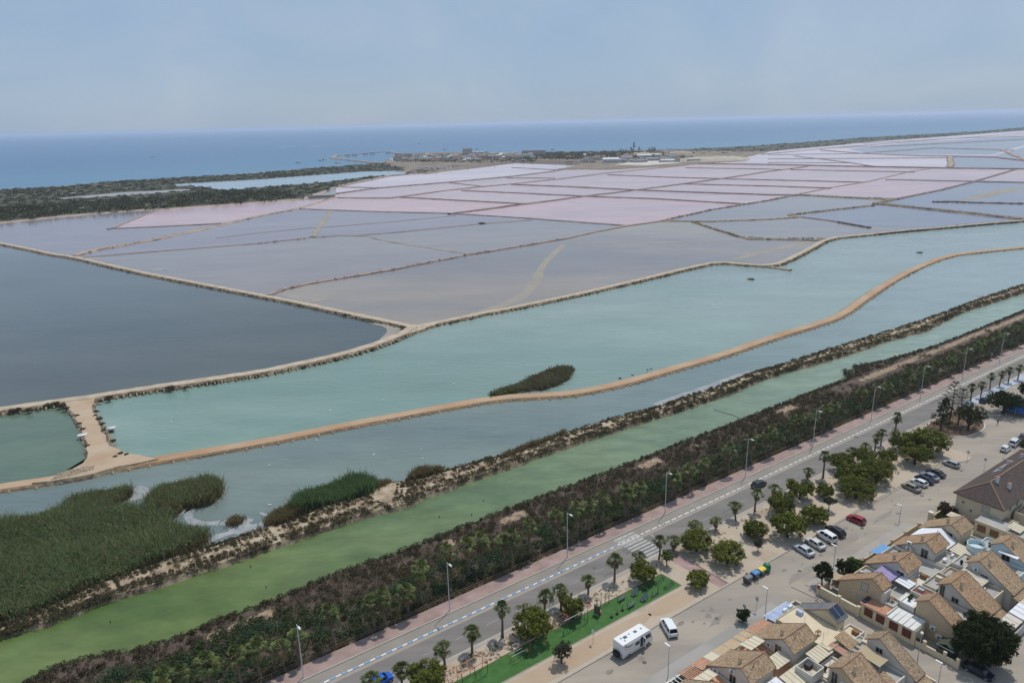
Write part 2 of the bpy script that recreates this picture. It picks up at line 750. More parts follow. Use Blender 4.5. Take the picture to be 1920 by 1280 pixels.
def blades(P, h, w, lean=.25, z0=0.0, hv=.3):
    """upright reed blades: a bent strip of two quads ending in a point"""
    n = len(P)
    lean = lean * 1.6
    P3 = np.column_stack([P, np.full(n, z0) if np.isscalar(z0) else z0])
    a = NR.uniform(0, 2 * np.pi, n)
    hh = (h * (1 + NR.uniform(-hv * 1.5, hv * 1.3, n)))[:, None]
    L = np.stack([np.cos(a), np.sin(a), np.zeros(n)], 1) * (lean * NR.random((n, 1)))
    b = NR.uniform(0, 2 * np.pi, n)
    W = np.stack([np.cos(b), np.sin(b), np.zeros(n)], 1) * (w / 2)
    Z = np.array([0, 0, 1.0])
    m = P3 + Z * hh * .55 + L * hh * .35
    t = P3 + Z * hh + L * hh
    V = np.stack([P3 - W * .6, P3 + W * .6, m + W, m - W, t + W * .25, t - W * .25], 1).reshape(-1, 3)
    i = np.arange(n)[:, None] * 6
    F = np.concatenate([i + np.array([[0, 1, 2, 3]]), i + np.array([[3, 2, 4, 5]])], 0)
    return V, F


def join(*parts):
    Vs, Fs, k = [], [], 0
    for V, F in parts:
        Vs.append(V)
        Fs.append(F + k)
        k += len(V)
    return np.vstack(Vs), np.vstack(Fs)


# ------------------------------------------------------------------ ground, sea, ponds
SAND = mat('sand_earth', (.40, .31, .215), (.27, .195, .13), .35, bump=.5, c3=(.34, .26, .18))
TRACK = mat('pale_track', (.50, .42, .32), (.37, .29, .205), .25, bump=.4)
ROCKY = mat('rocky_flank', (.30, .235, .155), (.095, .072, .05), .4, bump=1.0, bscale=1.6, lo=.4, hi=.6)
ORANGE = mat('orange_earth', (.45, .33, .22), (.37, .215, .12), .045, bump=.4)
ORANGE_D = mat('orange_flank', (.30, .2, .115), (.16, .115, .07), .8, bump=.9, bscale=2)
PANEARTH = mat('pan_ridge', (.22, .15, .14), (.13, .09, .085), .15)
PANTRACK = mat('pan_track', (.40, .315, .24), (.30, .22, .17), .1)
SCRUBSOIL = mat('scrub_soil', (.115, .085, .062), (.26, .2, .14), .12, lo=.5, hi=.72, bump=.6)

G0 = MB()
G0.face([(-34000, -500, -1.6), (34000, -500, -1.6), (34000, 34000, -1.6), (-34000, 34000, -1.6)])
structure(G0.build('ground', SCRUBSOIL))

coast = [(-800, 408), (0, 356), (125, 349), (200, 341), (325, 334), (480, 325), (580, 316), (720, 306), (775, 287.5), (877, 286), (960, 285.5), (1085, 284), (1285, 280.5), (1440, 272), (1640, 257), (1740, 252), (1840, 246), (1920, 239), (2400, 206)]
cg = gpl(coast, -.9)
seap = cg + [(33000, cg[-1][1] + 9000), (33000, 33000), (-33000, 33000), (-33000, cg[0][1])]
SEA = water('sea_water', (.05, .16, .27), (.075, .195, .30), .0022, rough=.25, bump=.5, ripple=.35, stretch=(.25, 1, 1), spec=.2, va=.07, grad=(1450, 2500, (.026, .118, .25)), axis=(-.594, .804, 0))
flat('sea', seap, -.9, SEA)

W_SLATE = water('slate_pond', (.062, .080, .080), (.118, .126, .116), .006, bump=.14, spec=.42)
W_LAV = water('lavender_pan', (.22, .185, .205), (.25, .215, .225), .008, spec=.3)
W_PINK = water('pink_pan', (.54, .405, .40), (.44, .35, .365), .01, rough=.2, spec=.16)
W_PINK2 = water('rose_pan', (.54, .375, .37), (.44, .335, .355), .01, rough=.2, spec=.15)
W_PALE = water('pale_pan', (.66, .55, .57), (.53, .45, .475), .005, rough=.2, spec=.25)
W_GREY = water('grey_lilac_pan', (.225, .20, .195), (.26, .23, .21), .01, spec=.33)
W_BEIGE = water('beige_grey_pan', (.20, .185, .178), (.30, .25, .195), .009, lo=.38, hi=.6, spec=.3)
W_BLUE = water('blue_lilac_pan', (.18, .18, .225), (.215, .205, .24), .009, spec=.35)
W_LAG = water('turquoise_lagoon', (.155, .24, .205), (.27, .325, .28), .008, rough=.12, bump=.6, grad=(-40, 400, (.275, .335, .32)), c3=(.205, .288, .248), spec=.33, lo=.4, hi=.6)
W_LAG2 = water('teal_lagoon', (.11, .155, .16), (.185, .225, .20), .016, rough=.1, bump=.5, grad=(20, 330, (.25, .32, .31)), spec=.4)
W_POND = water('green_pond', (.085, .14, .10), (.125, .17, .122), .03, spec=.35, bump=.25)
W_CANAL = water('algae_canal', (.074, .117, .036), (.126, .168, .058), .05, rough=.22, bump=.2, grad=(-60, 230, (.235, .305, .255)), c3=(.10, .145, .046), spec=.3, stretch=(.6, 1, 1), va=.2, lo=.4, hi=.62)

pan = lambda L, z, m: flat('salt_pan', gpl(L, z), z, m)
scrub_low = [(-800, 500), (-400, 458), (-130, 430), (0, 417), (125, 404), (250, 395), (325, 390), (475, 380), (567, 375), (630, 350), (730, 330), (870, 317), (960, 306)]
A_ = [(-130, 430), (0, 455), (60, 467), (100, 476), (135, 480), (250, 507), (375, 531), (480, 551), (560, 566), (680, 592), (750, 606), (775, 612)]
B_ = [(775, 612), (740, 631), (680, 652), (630, 665), (555, 682), (480, 697), (375, 712), (250, 730), (175, 742), (100, 752), (0, 766), (-220, 795)]
C_ = [(775, 612), (830, 602), (900, 587), (960, 576), (1085, 550), (1210, 521), (1292, 501), (1345, 490), (1400, 495), (1440, 497), (1465, 492), (1515, 467), (1552, 446), (1615, 440), (1690, 432), (1765, 426), (1840, 419), (1920, 413), (2250, 378)]
D_ = [(-220, 948), (0, 911), (95, 898), (175, 881), (225, 872), (300, 859), (400, 842), (480, 829), (630, 799), (780, 771), (930, 744), (1035, 739), (1085, 734), (1160, 719), (1260, 690), (1360, 662), (1435, 635), (1540, 604), (1580, 588), (1615, 562), (1660, 532), (1715, 502), (1777, 478), (1840, 471), (1920, 463), (2250, 425)]
Efar = [(-160, 1240), (0, 1172), (90, 1136), (200, 1085), (300, 1048), (400, 1020), (505, 985), (560, 968), (640, 932), (700, 905), (765, 900), (831, 882), (934, 854), (1060, 811), (1135, 787), (1235, 761), (1310, 735), (1370, 715), (1412, 697), (1440, 690), (1565, 650), (1665, 620), (1765, 587), (1830, 562), (1920, 532), (2250, 430)]
Ecan = [(-160, 1275), (0, 1190), (88, 1166), (175, 1131), (284, 1096), (416, 1055), (464, 1039), (569, 1004), (644, 978), (711, 957), (760, 946), (812, 924), (878, 899), (981, 864), (1060, 835), (1129, 813), (1197, 791), (1282, 765), (1370, 735), (1435, 707), (1565, 670), (1665, 637), (1740, 617), (1800, 585), (1920, 547), (2250, 443)]
Fcan = [(-160, 1375), (59, 1279), (105, 1252), (197, 1230), (240, 1227), (306, 1208), (404, 1170), (531, 1121), (606, 1089), (681, 1061), (747, 1040), (835, 1004), (925, 969), (990, 944), (1060, 917), (1138, 888), (1216, 858), (1294, 827), (1360, 803), (1409, 783), (1503, 745), (1590, 712), (1605, 700), (1600, 689), (1635, 684), (1665, 677), (1752, 652), (1865, 607), (1920, 584), (2250, 470)]

pan([(-800, 500)] + scrub_low[1:] + [(1080, 310), (1272, 306), (1440, 284), (1600, 268), (1920, 245), (2400, 210), (2400, 365)] + C_[::-1] + A_[::-1][1:], WZ, W_GREY)
flat('slate_pond', gpl(A_ + B_[1:] + [(-500, 830), (-500, 470)], WZ - .01), WZ - .01, W_SLATE)
pan([(-130, 430), (0, 417), (125, 404), (250, 396), (330, 391), (212, 427), (202, 429), (275, 425), (400, 419), (412, 420), (300, 445), (175, 467), (135, 479), (100, 476), (0, 455)], WZ + .01, W_LAV)
pan([(290, 396), (325, 390), (475, 381), (567, 376), (620, 372), (555, 391), (480, 405), (412, 419), (400, 419), (275, 425), (208, 428)], WZ + .02, W_PINK2)
pan([(145, 478), (300, 447), (412, 422), (480, 406), (562, 391), (705, 396), (842, 399), (960, 406), (960, 415), (892, 420), (755, 434), (680, 440), (640, 441), (480, 456), (275, 472), (165, 482)], WZ + .01, W_LAV)
pan([(505, 547), (580, 530), (730, 505), (880, 476), (960, 462), (1060, 446), (1175, 423), (1235, 414), (1300, 416), (1385, 442), (1440, 447), (1527, 449), (1545, 447), (1515, 468), (1470, 493), (1440, 498), (1345, 490), (1210, 521), (960, 577), (830, 602), (775, 612), (680, 592), (560, 563)], WZ + .01, W_BEIGE)
pan([(562, 391), (630, 367), (630, 350), (730, 330), (870, 317), (960, 306), (1080, 312), (1140, 316), (1280, 311), (1310, 306), (1440, 307), (1640, 311), (1920, 315), (2300, 320), (2300, 346), (1920, 341), (1827, 339), (1765, 355), (1682, 372), (1590, 369), (1497, 364), (1440, 375), (1335, 392), (1235, 414), (1172, 422), (960, 406), (842, 399), (705, 396)], WZ + .02, W_PINK)
pan([(842, 400), (960, 384), (1097, 367), (1235, 372), (1397, 381), (1335, 392), (1235, 414), (1172, 422), (960, 407)], WZ + .035, W_PINK2)
pan([(562, 391), (635, 370), (752, 369), (990, 381), (842, 399), (705, 396)], WZ + .035, W_PINK2)
pan([(1497, 364), (1627, 340), (1660, 336), (1815, 339), (1765, 355), (1682, 372), (1590, 369)], WZ + .035, W_PINK2)
pan([(630, 362), (630, 350), (730, 330), (870, 317), (960, 306), (1080, 311), (1035, 321), (960, 330), (842, 341), (705, 352)], WZ + .035, W_PALE)
pan([(1310, 306), (1440, 285), (1600, 268), (1920, 245), (2400, 212), (2400, 320), (1920, 315), (1640, 311), (1440, 307)], WZ + .035, W_PALE)
pan([(1782, 313), (1784, 294), (1865, 295), (1920, 300), (2300, 330), (1920, 315)], WZ + .05, W_BLUE)
pan([(1865, 292), (1900, 281), (1920, 276), (2400, 240), (2400, 320), (1920, 299)], WZ + .05, W_BLUE)
pan([(1590, 280), (1700, 268), (1920, 255), (1920, 272), (1860, 290), (1715, 290), (1620, 286)], WZ + .05, W_BLUE)
pan([(1665, 381), (1682, 372), (1765, 355), (1827, 340), (1920, 341), (2300, 346), (2300, 430), (1920, 409), (1827, 399), (1740, 390)], WZ + .03, W_BLUE)
pan([(1500, 406), (1640, 384), (1740, 391), (1920, 410), (1765, 427), (1620, 424)], WZ + .04, W_BLUE)
flat('lagoon', gpl([(150, 760)] + B_[::-1][3:] + C_[1:] + D_[::-1][1:-4] + [(200, 862), (150, 800)], WZ), WZ, W_LAG)
flat('lagoon', gpl(D_ + Efar[::-1], WZ + .01), WZ + .01, W_LAG2)
flat('pond', gpl([(-220, 790), (0, 770), (130, 755), (175, 850), (110, 890), (0, 911), (-220, 948)], WZ + .02), WZ + .02, W_POND)
flat('canal', gpl(Ecan + Fcan[::-1], WZ + .015), WZ + .015, W_CANAL)

# shoals: silt lying just under / at the surface
SHOAL = mat('silt_shoal', (.325, .285, .232), (.26, .237, .205), .05)
SHOALT = mat('salt_crust', (.34, .345, .34), (.22, .24, .25), .3)


def strip(name, L, w, z, m, wf=None):
    P = resample(smooth_line(gpl(L, z), 2), 4)
    b = MB()
    rows = []
    n = len(P)
    for i, (x, y) in enumerate(P):
        a, c = P[max(0, i - 1)], P[min(n - 1, i + 1)]
        d = math.hypot(c[0] - a[0], c[1] - a[1]) or 1
        nx, ny = -(c[1] - a[1]) / d, (c[0] - a[0]) / d
        k = w / 2 * (wf(i / (n - 1)) if wf else 1) * R.uniform(.75, 1.2)
        rows.append([(x - nx * k, y - ny * k, z), (x + nx * k, y + ny * k, z)])
    b.grid(rows)
    return structure(b.build(name, m))


taper = lambda t: .25 + 1.5 * math.sin(math.pi * min(1, max(0, t))) ** .8
strip('silt_shoal', [(890, 590), (940, 574), (985, 553), (1003, 530), (1012, 508), (1022, 490), (1058, 458)], 5.5, WZ + .03, SHOAL, lambda t: 1.3 - .6 * t)
strip('silt_shoal', [(1015, 456), (1070, 456), (1260, 454), (1400, 451)], 3, WZ + .035, SHOAL, taper)
strip('silt_shoal', [(1375, 487), (1440, 470), (1520, 453)], 6, WZ + .04, SHOAL)
strip('silt_shoal', [(585, 565), (612, 559)], 4, WZ + .045, SHOAL, taper)
strip('silt_shoal', [(285, 505), (315, 504)], 5, WZ + .045, SHOALT, taper)
strip('silt_shoal', [(165, 487), (185, 482)], 7, WZ + .045, SHOALT, taper)
flat('silt_shoal', smooth_line(gpl([(690, 606), (735, 606), (757, 611), (742, 626), (705, 641), (728, 622), (722, 612), (690, 606)], WZ + .046), 2)[:-1], WZ + .046, SHOAL)
strip('silt_shoal', [(1802, 377), (1860, 363), (1925, 350)], 10, WZ + .06, SHOAL, taper)
# salt scum at the lagoon's edge
strip('salt_crust', [(1230, 760), (1270, 745), (1320, 729), (1345, 720), (1375, 708), (1410, 697)], 3.2, WZ + .06, SHOALT)
strip('salt_crust', [(1820, 570), (1832, 558), (1860, 548)], 3, WZ + .06, SHOALT)
strip('salt_crust', [(330, 965), (352, 955), (365, 945), (352, 962), (355, 975), (375, 982), (410, 980)], 2.0, WZ + .06, SHOALT)
strip('salt_crust', [(212, 945), (235, 932), (262, 922), (280, 916)], 4.5, WZ + .06, SHOALT, taper)
strip('salt_crust', [(715, 906), (740, 908), (760, 902)], 1.5, WZ + .06, SHOALT)
strip('salt_crust', [(375, 1022), (400, 1008), (425, 1000), (480, 985)], 2.0, WZ + .06, SHOALT)
for k in range(34):
    x, y = R.uniform(405, 500), 0
    y = 985 - (x - 405) * .12 + R.uniform(-14, 18)
    strip('salt_crust', [(x, y), (x + R.uniform(5, 16), y - R.uniform(0, 5))], R.uniform(.5, 1.6), WZ + .062 + k * .0007, SHOALT, taper)

# ------------------------------------------------------------------ dikes between the ponds
DIKELINES = {}
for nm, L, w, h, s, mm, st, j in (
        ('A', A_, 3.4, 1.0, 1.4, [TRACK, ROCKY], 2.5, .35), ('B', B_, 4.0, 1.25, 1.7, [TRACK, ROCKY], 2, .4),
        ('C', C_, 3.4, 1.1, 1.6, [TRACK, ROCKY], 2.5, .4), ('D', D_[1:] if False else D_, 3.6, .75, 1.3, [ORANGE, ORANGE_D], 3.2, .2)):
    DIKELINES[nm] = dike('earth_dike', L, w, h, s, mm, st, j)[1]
dike('earth_dike', [(1440, 499), (1462, 502), (1483, 505)], 2, .7, 1.2, [SAND, ROCKY], 2, .3)
# meeting place of the tracks at the far corner
mound('earth_dike', gpl([(748, 604), (790, 609), (835, 601), (795, 617), (745, 633), (735, 632), (762, 620), (762, 612)], WZ + 1.08), WZ + 1.09, 1.0, [TRACK, ROCKY])
# trodden land between the small pond and the lagoon
mound('earth_dike', gpl([(112, 752), (190, 738), (178, 755), (176, 770), (188, 792), (200, 815), (210, 834), (240, 848), (282, 853), (300, 859), (225, 876), (172, 890), (95, 903), (60, 905), (110, 887), (150, 868), (161, 850), (160, 832), (152, 808), (140, 785), (128, 768)], WZ + 1.1), WZ + 1.1, 1.2, [mat('trodden_earth', (.46, .36, .255), (.385, .27, .17), .11, bump=.4), ROCKY], jit=.5)

gd = lambda L, w=4.0, h=.9, s=1.8, m=None, st=7, wf=None: dike('pan_ridge', L, w, h, s, m or [PANEARTH, PANEARTH], st, min(.8, w * .2), 0, wf=wf or (lambda t: .85 + .3 * math.sin(t * 37) * math.sin(t * 11 + 1)))
tan = [PANTRACK, PANEARTH]
gd([(137, 479), (175, 468), (300, 446), (412, 421), (480, 405), (555, 391), (600, 378), (632, 369)], 4.5, .7, 1.5, [PANTRACK, PANTRACK])
gd([(285, 397), (250, 411), (212, 427)], 2, .5, 1.2, tan)
gd([(202, 429), (212, 427.5), (275, 425), (400, 419), (414, 418)], 2.2, .6, 1.3)
gd([(155, 482), (180, 480), (275, 472), (370, 465), (480, 456), (585, 445), (640, 441), (680, 440), (755, 434), (892, 420), (960, 415), (997, 412)], 1.3, .35, .8, tan)
gd([(562, 391), (705, 396), (842, 399.5), (960, 406.5), (1172, 422)], 2.2, .5, 1.2)
gd([(620, 396), (605, 415), (587, 443)], 4.5, .35, 1.2, [SHOAL, SHOAL])
gd([(405, 446), (480, 437), (580, 427), (615, 425), (730, 416), (855, 404)], .9, .25, .6, tan)
gd([(650, 441), (687, 442), (730, 452), (805, 464), (880, 475)], 2.2, .35, 1.0, [SHOAL, SHOAL])
gd([(503, 552), (535, 540), (580, 530), (730, 505), (880, 476), (960, 463), (1060, 446), (1115, 434), (1175, 422.5), (1235, 414), (1335, 392), (1440, 375), (1502, 362.5), (1552, 352), (1627, 340), (1702, 322), (1755, 314)], 2.4, .6, 1.2, tan)
gd([(842, 400), (960, 385), (1097, 367), (1197, 355), (1280, 344), (1355, 334), (1440, 321), (1512, 312)])
gd([(635, 370), (730, 370.5), (755, 367.5), (830, 357), (905, 349), (960, 344), (1047, 335), (1135, 324), (1272, 311), (1310, 306)], 4, .9, 1.8, tan)
gd([(632, 362), (705, 352), (842, 341), (960, 330), (1035, 321), (1080, 313)], 4, 1.1, 2)
gd([(630, 350), (730, 330), (870, 317), (960, 306)], 5, .8, 2, tan)
gd([(640, 350), (700, 351.5), (712, 351)], 2)
gd([(752, 369), (960, 380), (990, 381.5)])
gd([(867, 356.5), (960, 360.5), (1097, 367), (1235, 372), (1397, 381.5)])
gd([(842, 342), (905, 349)], 3, .7)
gd([(960, 345), (1085, 350), (1195, 355.5), (1322, 360), (1440, 364), (1495, 365)], 5, 1.0)
gd([(1140, 327), (1235, 331), (1355, 334.5), (1440, 336.5), (1620, 341)])
gd([(1280, 344), (1440, 348), (1557, 352)])
gd([(1285, 314), (1440, 316.5), (1465, 317.5)], 3.5)
gd([(1482, 317.5), (1715, 322)], 3.5)
gd([(960, 313.5), (1040, 318)], 3)
gd([(950, 333), (1040, 333.5)], 3)
gd([(1310, 306), (1440, 307.5), (1640, 311.5), (1777, 314), (1920, 315.5), (2300, 320)], 7, 1.6, 2.5)
gd([(1660, 336), (1815, 339), (1920, 341), (2300, 346)], 3.5)
gd([(1682, 372), (1765, 355), (1827, 339.5), (1905, 317)], 3.5, .8)
gd([(1440, 297.5), (1547, 297), (1777, 295.5)], 5, .9)
gd([(1490, 292), (1590, 304), (1635, 311)], 4, .9)
gd([(1440, 304.5), (1590, 305)], 4)
gd([(1540, 281), (1615, 287), (1715, 291), (1865, 293.5), (1920, 300), (2200, 325)], 7, 1.3, 2.5)
gd([(1440, 290), (1615, 287.5)], 5)
gd([(1615, 287), (1750, 277), (1900, 281)], 5)
gd([(1560, 277), (1700, 272), (1900, 262), (2100, 250)], 7)
gd([(1430, 289), (1560, 277), (1740, 263), (1920, 250)], 8)
gd([(1620, 268.5), (1800, 259), (1920, 255)], 7)
gd([(1782, 293), (1781, 300), (1784, 306), (1780, 313)], 9, 1, 2, tan)
gd([(1880, 281), (1892, 286), (1920, 298), (2000, 330)], 8, 1, 2, tan)
gd([(1497, 364), (1590, 369), (1665, 372.5), (1682, 372.5)], 3, 1.0, 1.8, [ROCKY, ROCKY])
gd([(1675, 372), (1660, 376), (1642, 380)], 4, 1.2, 2, [ROCKY, ROCKY])
gd([(1640, 380), (1665, 382), (1740, 390), (1827, 399), (1920, 409), (2250, 440)], 3.5, 1.2, 1.8, [ROCKY, ROCKY])
gd([(1640, 384), (1565, 392), (1480, 402), (1495, 406), (1440, 410), (1335, 414), (1235, 413)], 2.2, .7, 1.2, [SAND, ROCKY])
gd([(1502, 406), (1552, 412), (1620, 424), (1632, 426)], 1.6, .6, 1)
gd([(1300, 415), (1330, 425), (1385, 442), (1405, 447), (1440, 447), (1527, 449), (1545, 446)], 2, .7, 1.1, [SAND, ROCKY])
gd([(1750, 377.5), (1790, 376.5), (1827, 379), (1920, 381), (2200, 388)], 2, .7, 1.2)

# ------------------------------------------------------------------ coast, far land
COASTG = mat('coast_scrub_soil', (.075, .07, .045), (.15, .125, .085), .01, c3=(.05, .055, .03), lo=.35, hi=.75)
cl = gpl(coast[:8], 0)
coast_strip = gpl(coast[:8] + [(770, 318), (820, 322), (730, 329), (660, 343), (630, 350), (567, 373)] + scrub_low[::-1][5:-1] + [(-800, 505)], 0)
mound('coast_land', coast_strip, .35, 6, [COASTG, PANTRACK], step=25, jit=3)
strip('beach', coast[:8], 12, .1, mat('beach_sand', (.46, .40, .32), (.38, .33, .26), .02))
cstrip2 = [(1240, 281), (1285, 280.5), (1440, 272), (1640, 257), (1740, 252), (1840, 246), (1920, 239), (2400, 206), (2400, 209.5), (1920, 244), (1840, 250.5), (1740, 258), (1640, 265), (1560, 273), (1440, 283), (1330, 290)]
mound('coast_land', gpl(cstrip2, 0), .5, 8, [COASTG, COASTG], step=60, jit=5)
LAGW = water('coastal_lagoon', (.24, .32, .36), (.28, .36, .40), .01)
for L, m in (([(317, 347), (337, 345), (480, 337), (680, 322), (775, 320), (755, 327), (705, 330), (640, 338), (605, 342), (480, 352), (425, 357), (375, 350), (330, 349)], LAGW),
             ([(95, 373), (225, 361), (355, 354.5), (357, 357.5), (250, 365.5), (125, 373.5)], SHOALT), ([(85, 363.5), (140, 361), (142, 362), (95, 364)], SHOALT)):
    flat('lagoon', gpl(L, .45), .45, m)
vill = [(745, 288), (800, 286), (870, 285), (960, 286), (1085, 284), (1240, 281), (1330, 283), (1440, 284), (1360, 303), (1310, 306), (1272, 310), (1140, 317), (1095, 316.5), (1040, 317), (1072, 312), (1092, 306), (1085, 301.5), (1000, 300), (960, 301.5), (870, 315), (800, 325), (740, 322), (760, 318), (720, 309), (722, 302)]
mound('harbour_land', gpl(vill, .6), .65, 6, [mat('harbour_ground', (.13, .11, .08), (.09, .085, .06), .012, c3=(.24, .19, .14)), ROCKY], step=30, jit=3)
dike('harbour_mole', [(722, 305), (690, 303), (650, 298.5), (622, 296), (630, 291), (660, 288.5), (700, 285.5), (730, 284), (748, 287.5)], 9, 2.2, 4, [mat('mole_top', (.36, .33, .29), (.25, .23, .2), .02), ROCKY], 12, 1.2, 0, zb=-1.5)
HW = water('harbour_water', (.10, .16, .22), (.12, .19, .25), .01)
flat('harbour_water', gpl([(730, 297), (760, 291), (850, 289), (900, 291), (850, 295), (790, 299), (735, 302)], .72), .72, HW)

# scrub and low trees of the coast: one far mass
C = []
P = sample(coast_strip, 9000)
lag = gpl([(317, 347), (337, 345), (480, 337), (680, 322), (775, 320), (755, 327), (705, 330), (605, 342), (480, 352), (425, 357), (375, 350)], 0)
lg2 = gpl([(95, 373), (225, 361), (355, 354.5), (357, 357.5), (250, 365.5), (125, 373.5)], 0)
P = P[~pip(P, lag) & ~pip(P, lg2)]
low = gpl([(-400, 458), (0, 417), (125, 404), (250, 395), (325, 390), (475, 380), (560, 374), (540, 362), (425, 360), (300, 372), (100, 385), (-400, 425)], 0)
near = pip(P, low)
keep = (NR.random(len(P)) < np.where(near, .95, .55)) & (P[:, 0] > -1000) & (P[:, 1] < 3500)
P, near = P[keep], near[keep]
r = np.where(near, NR.uniform(2.2, 5.2, len(P)), NR.uniform(2.0, 4.4, len(P)))
hh = np.where(near, NR.uniform(2.0, 4.6, len(P)), NR.uniform(.35, 1.0, len(P)))
V, F = leaves(np.column_stack([P, np.full(len(P), .4) + hh * .2]), np.column_stack([r, r, hh]), 16, r * .33, hemi=-.1)
stuff(npmesh('coast_scrub', V, F, leaf_mat('coast_leaf', [(.022, .038, .010), (.04, .058, .016), (.07, .07, .028), (.095, .08, .045)], obj_var=0)))
P = np.vstack([sample(gpl(cstrip2, 0), 2600), sample(gpl([(960, 287), (1240, 283), (1240, 294), (1085, 299), (960, 297)], 0), 700)])
P = P[P[:, 1] < 7500]
r = NR.uniform(3, 7, len(P))
V, F = leaves(np.column_stack([P, np.full(len(P), .8)]), np.column_stack([r, r, r * .2]), 12, r * .36, hemi=-.1)
stuff(npmesh('coast_scrub', V, F, MATS['coast_leaf']))

# ------------------------------------------------------------------ banks of the canal
EB = mat('sandy_bank', (.44, .355, .25), (.20, .14, .095), .28, c3=(.33, .25, .17), bump=.7, lo=.4, hi=.66)
bankE = gpl(Efar, WZ + .9) + gpl(Ecan, WZ + .9)[::-1]
mound('canal_bank', bankE, WZ + .95, 1.2, [EB, ROCKY], step=2.5, jit=.55)
urban = [(-120, 5.9), (-120, 27.5)]
bf = [uvp(x, y, WZ) for x, y in Fcan]
upoly = [(-150, 5.8), (-150, bf[0][1])] + [(u, v) for u, v in bf] + [(700, 26), (700, 5.8)]
mound('canal_bank', upl(upoly), -.12, 1.0, [mat('brown_bank', (.085, .06, .045), (.27, .20, .14), .22, c3=(.10, .072, .052), bump=.7, lo=.45, hi=.8), ROCKY], zb=-1.4, step=2.5, jit=.5)
# ------------------------------------------------------------------ streets and park
ASPH = mat('asphalt', (.165, .152, .14), (.215, .197, .18), .3, rough=.9, bump=.25, bscale=8, stretch=(.07, 1, 1))
STREET = mat('worn_street', (.36, .31, .25), (.25, .222, .19), .16, rough=.9, bump=.25, bscale=8, stretch=(.22, 1, 1), lo=.4, hi=.7)
LANE = mat('lane_concrete', (.235, .212, .185), (.28, .25, .212), .2, rough=.9, bump=.2)
PAVE = mat('pavement_slab', (.37, .335, .29), (.31, .28, .25), .3, bump=.2)
KERB = mat('kerb_stone', (.42, .375, .32), (.36, .32, .27), .8)
PINK = brick_mat('pink_paving', (.33, .22, .19), (.285, .195, .172), (.29, .225, .2), 1.6)
WHITE = mat('road_white', (.78, .78, .77), (.64, .635, .62), 1.5)
FADED = mat('faded_white', (.42, .41, .4), (.24, .235, .23), 2.2)
BLUEP = mat('road_blue', (.16, .36, .62), (.24, .42, .62), 2.0)
DIRT = mat('park_dirt', (.41, .325, .235), (.33, .25, .175), .10, c3=(.44, .365, .28), bump=.35, bscale=3, lo=.3, hi=.72)
TURF = mat('artificial_turf', (.040, .112, .026), (.062, .145, .038), .7, rough=.95, bump=.5, bscale=12)

mound('street', upl([(-150, 5.8), (-150, -260), (700, -260), (700, 5.8)]), -.02, .4, [STREET, KERB], zb=-1.5, step=400, jit=0)
mound('promenade', upl([(-150, 2.72), (-150, 5.7), (700, 5.7), (700, 2.72)]), .12, .02, [PINK, KERB], zb=-.05, step=300, jit=0)
b = MB()
b.box(-150, 700, 2.42, 2.7, -.05, .13)
k = structure(b.build('kerb', KERB))
k.location, k.rotation_euler = U(0, 0), (0, 0, TH)


def ustrip(name, u0, u1, v0, v1, z0, z1, m):
    b = MB()
    b.box(u0, u1, v0, v1, z0, z1)
    o = b.build(name, m)
    o.location, o.rotation_euler = U(0, 0), (0, 0, TH)
    return structure(o)


uflat('cycle_lane', [(-150, .16), (700, .16), (700, 2.41), (-150, 2.41)], 0.0, LANE)
uflat('road', [(-150, -7.35), (700, -7.35), (700, .15), (-150, .15)], -.004, ASPH)
uflat('gutter', [(-150, -1.0), (700, -1.0), (700, -.25), (-150, -.25)], 0.002, mat('gutter_tan', (.335, .285, .23), (.29, .25, .21), .3))
ustrip('kerb', -150, 119, -7.75, -7.36, -.03, .11, KERB)
ustrip('pavement', -150, 119, -8.25, -7.752, -.03, .1, PAVE)
ustrip('kerb', 149, 700, -7.75, -7.36, -.03, .11, KERB)
ustrip('pavement', 149, 700, -10.4, -7.752, -.03, .1, mat('blue_grey_paving', (.36, .40, .46), (.42, .45, .49), .3))

# the painted blue and white separator of the cycle lane: each block a piece of its own
sep = structure(bpy.data.objects.new('lane_separator', None))
COL.objects.link(sep)
sep.location, sep.rotation_euler = U(0, 0), (0, 0, TH)


def blockmesh(L, m):
    b = MB()
    b.frustum((0, L, -.17, .17, -.02), (.06, L - .06, -.11, .11, .11))
    o = b.build('kerb_block', m)
    me = o.data
    bpy.data.objects.remove(o)
    return me


bw, bb, bl = blockmesh(1.04, WHITE), blockmesh(.94, BLUEP), blockmesh(1.6, WHITE)
u, n = -58.0, 0
while n < 296:
    if u < 13:
        for me, L in ((bw, 1.05), (bb, .95)):
            o = objof('kerb_block', me, sep, (u, 0, 0))
            u += L
            n += 1
    elif u < 21.5:
        o = objof('kerb_block', bw, sep, (u, 0, 0))
        u += 1.35
        n += 1
    else:
        o = objof('kerb_block', bl, sep, (u, 0, 0))
        o.scale = (1.05, 1, 1)
        u += 2.05
        n += 1
# zebra crossing, centre line, other paint
def paint(name, u0, u1, v0, v1, m=FADED, z=.004):
    return uflat(name, [(u0, v0), (u1, v0), (u1, v1), (u0, v1)], z, m)


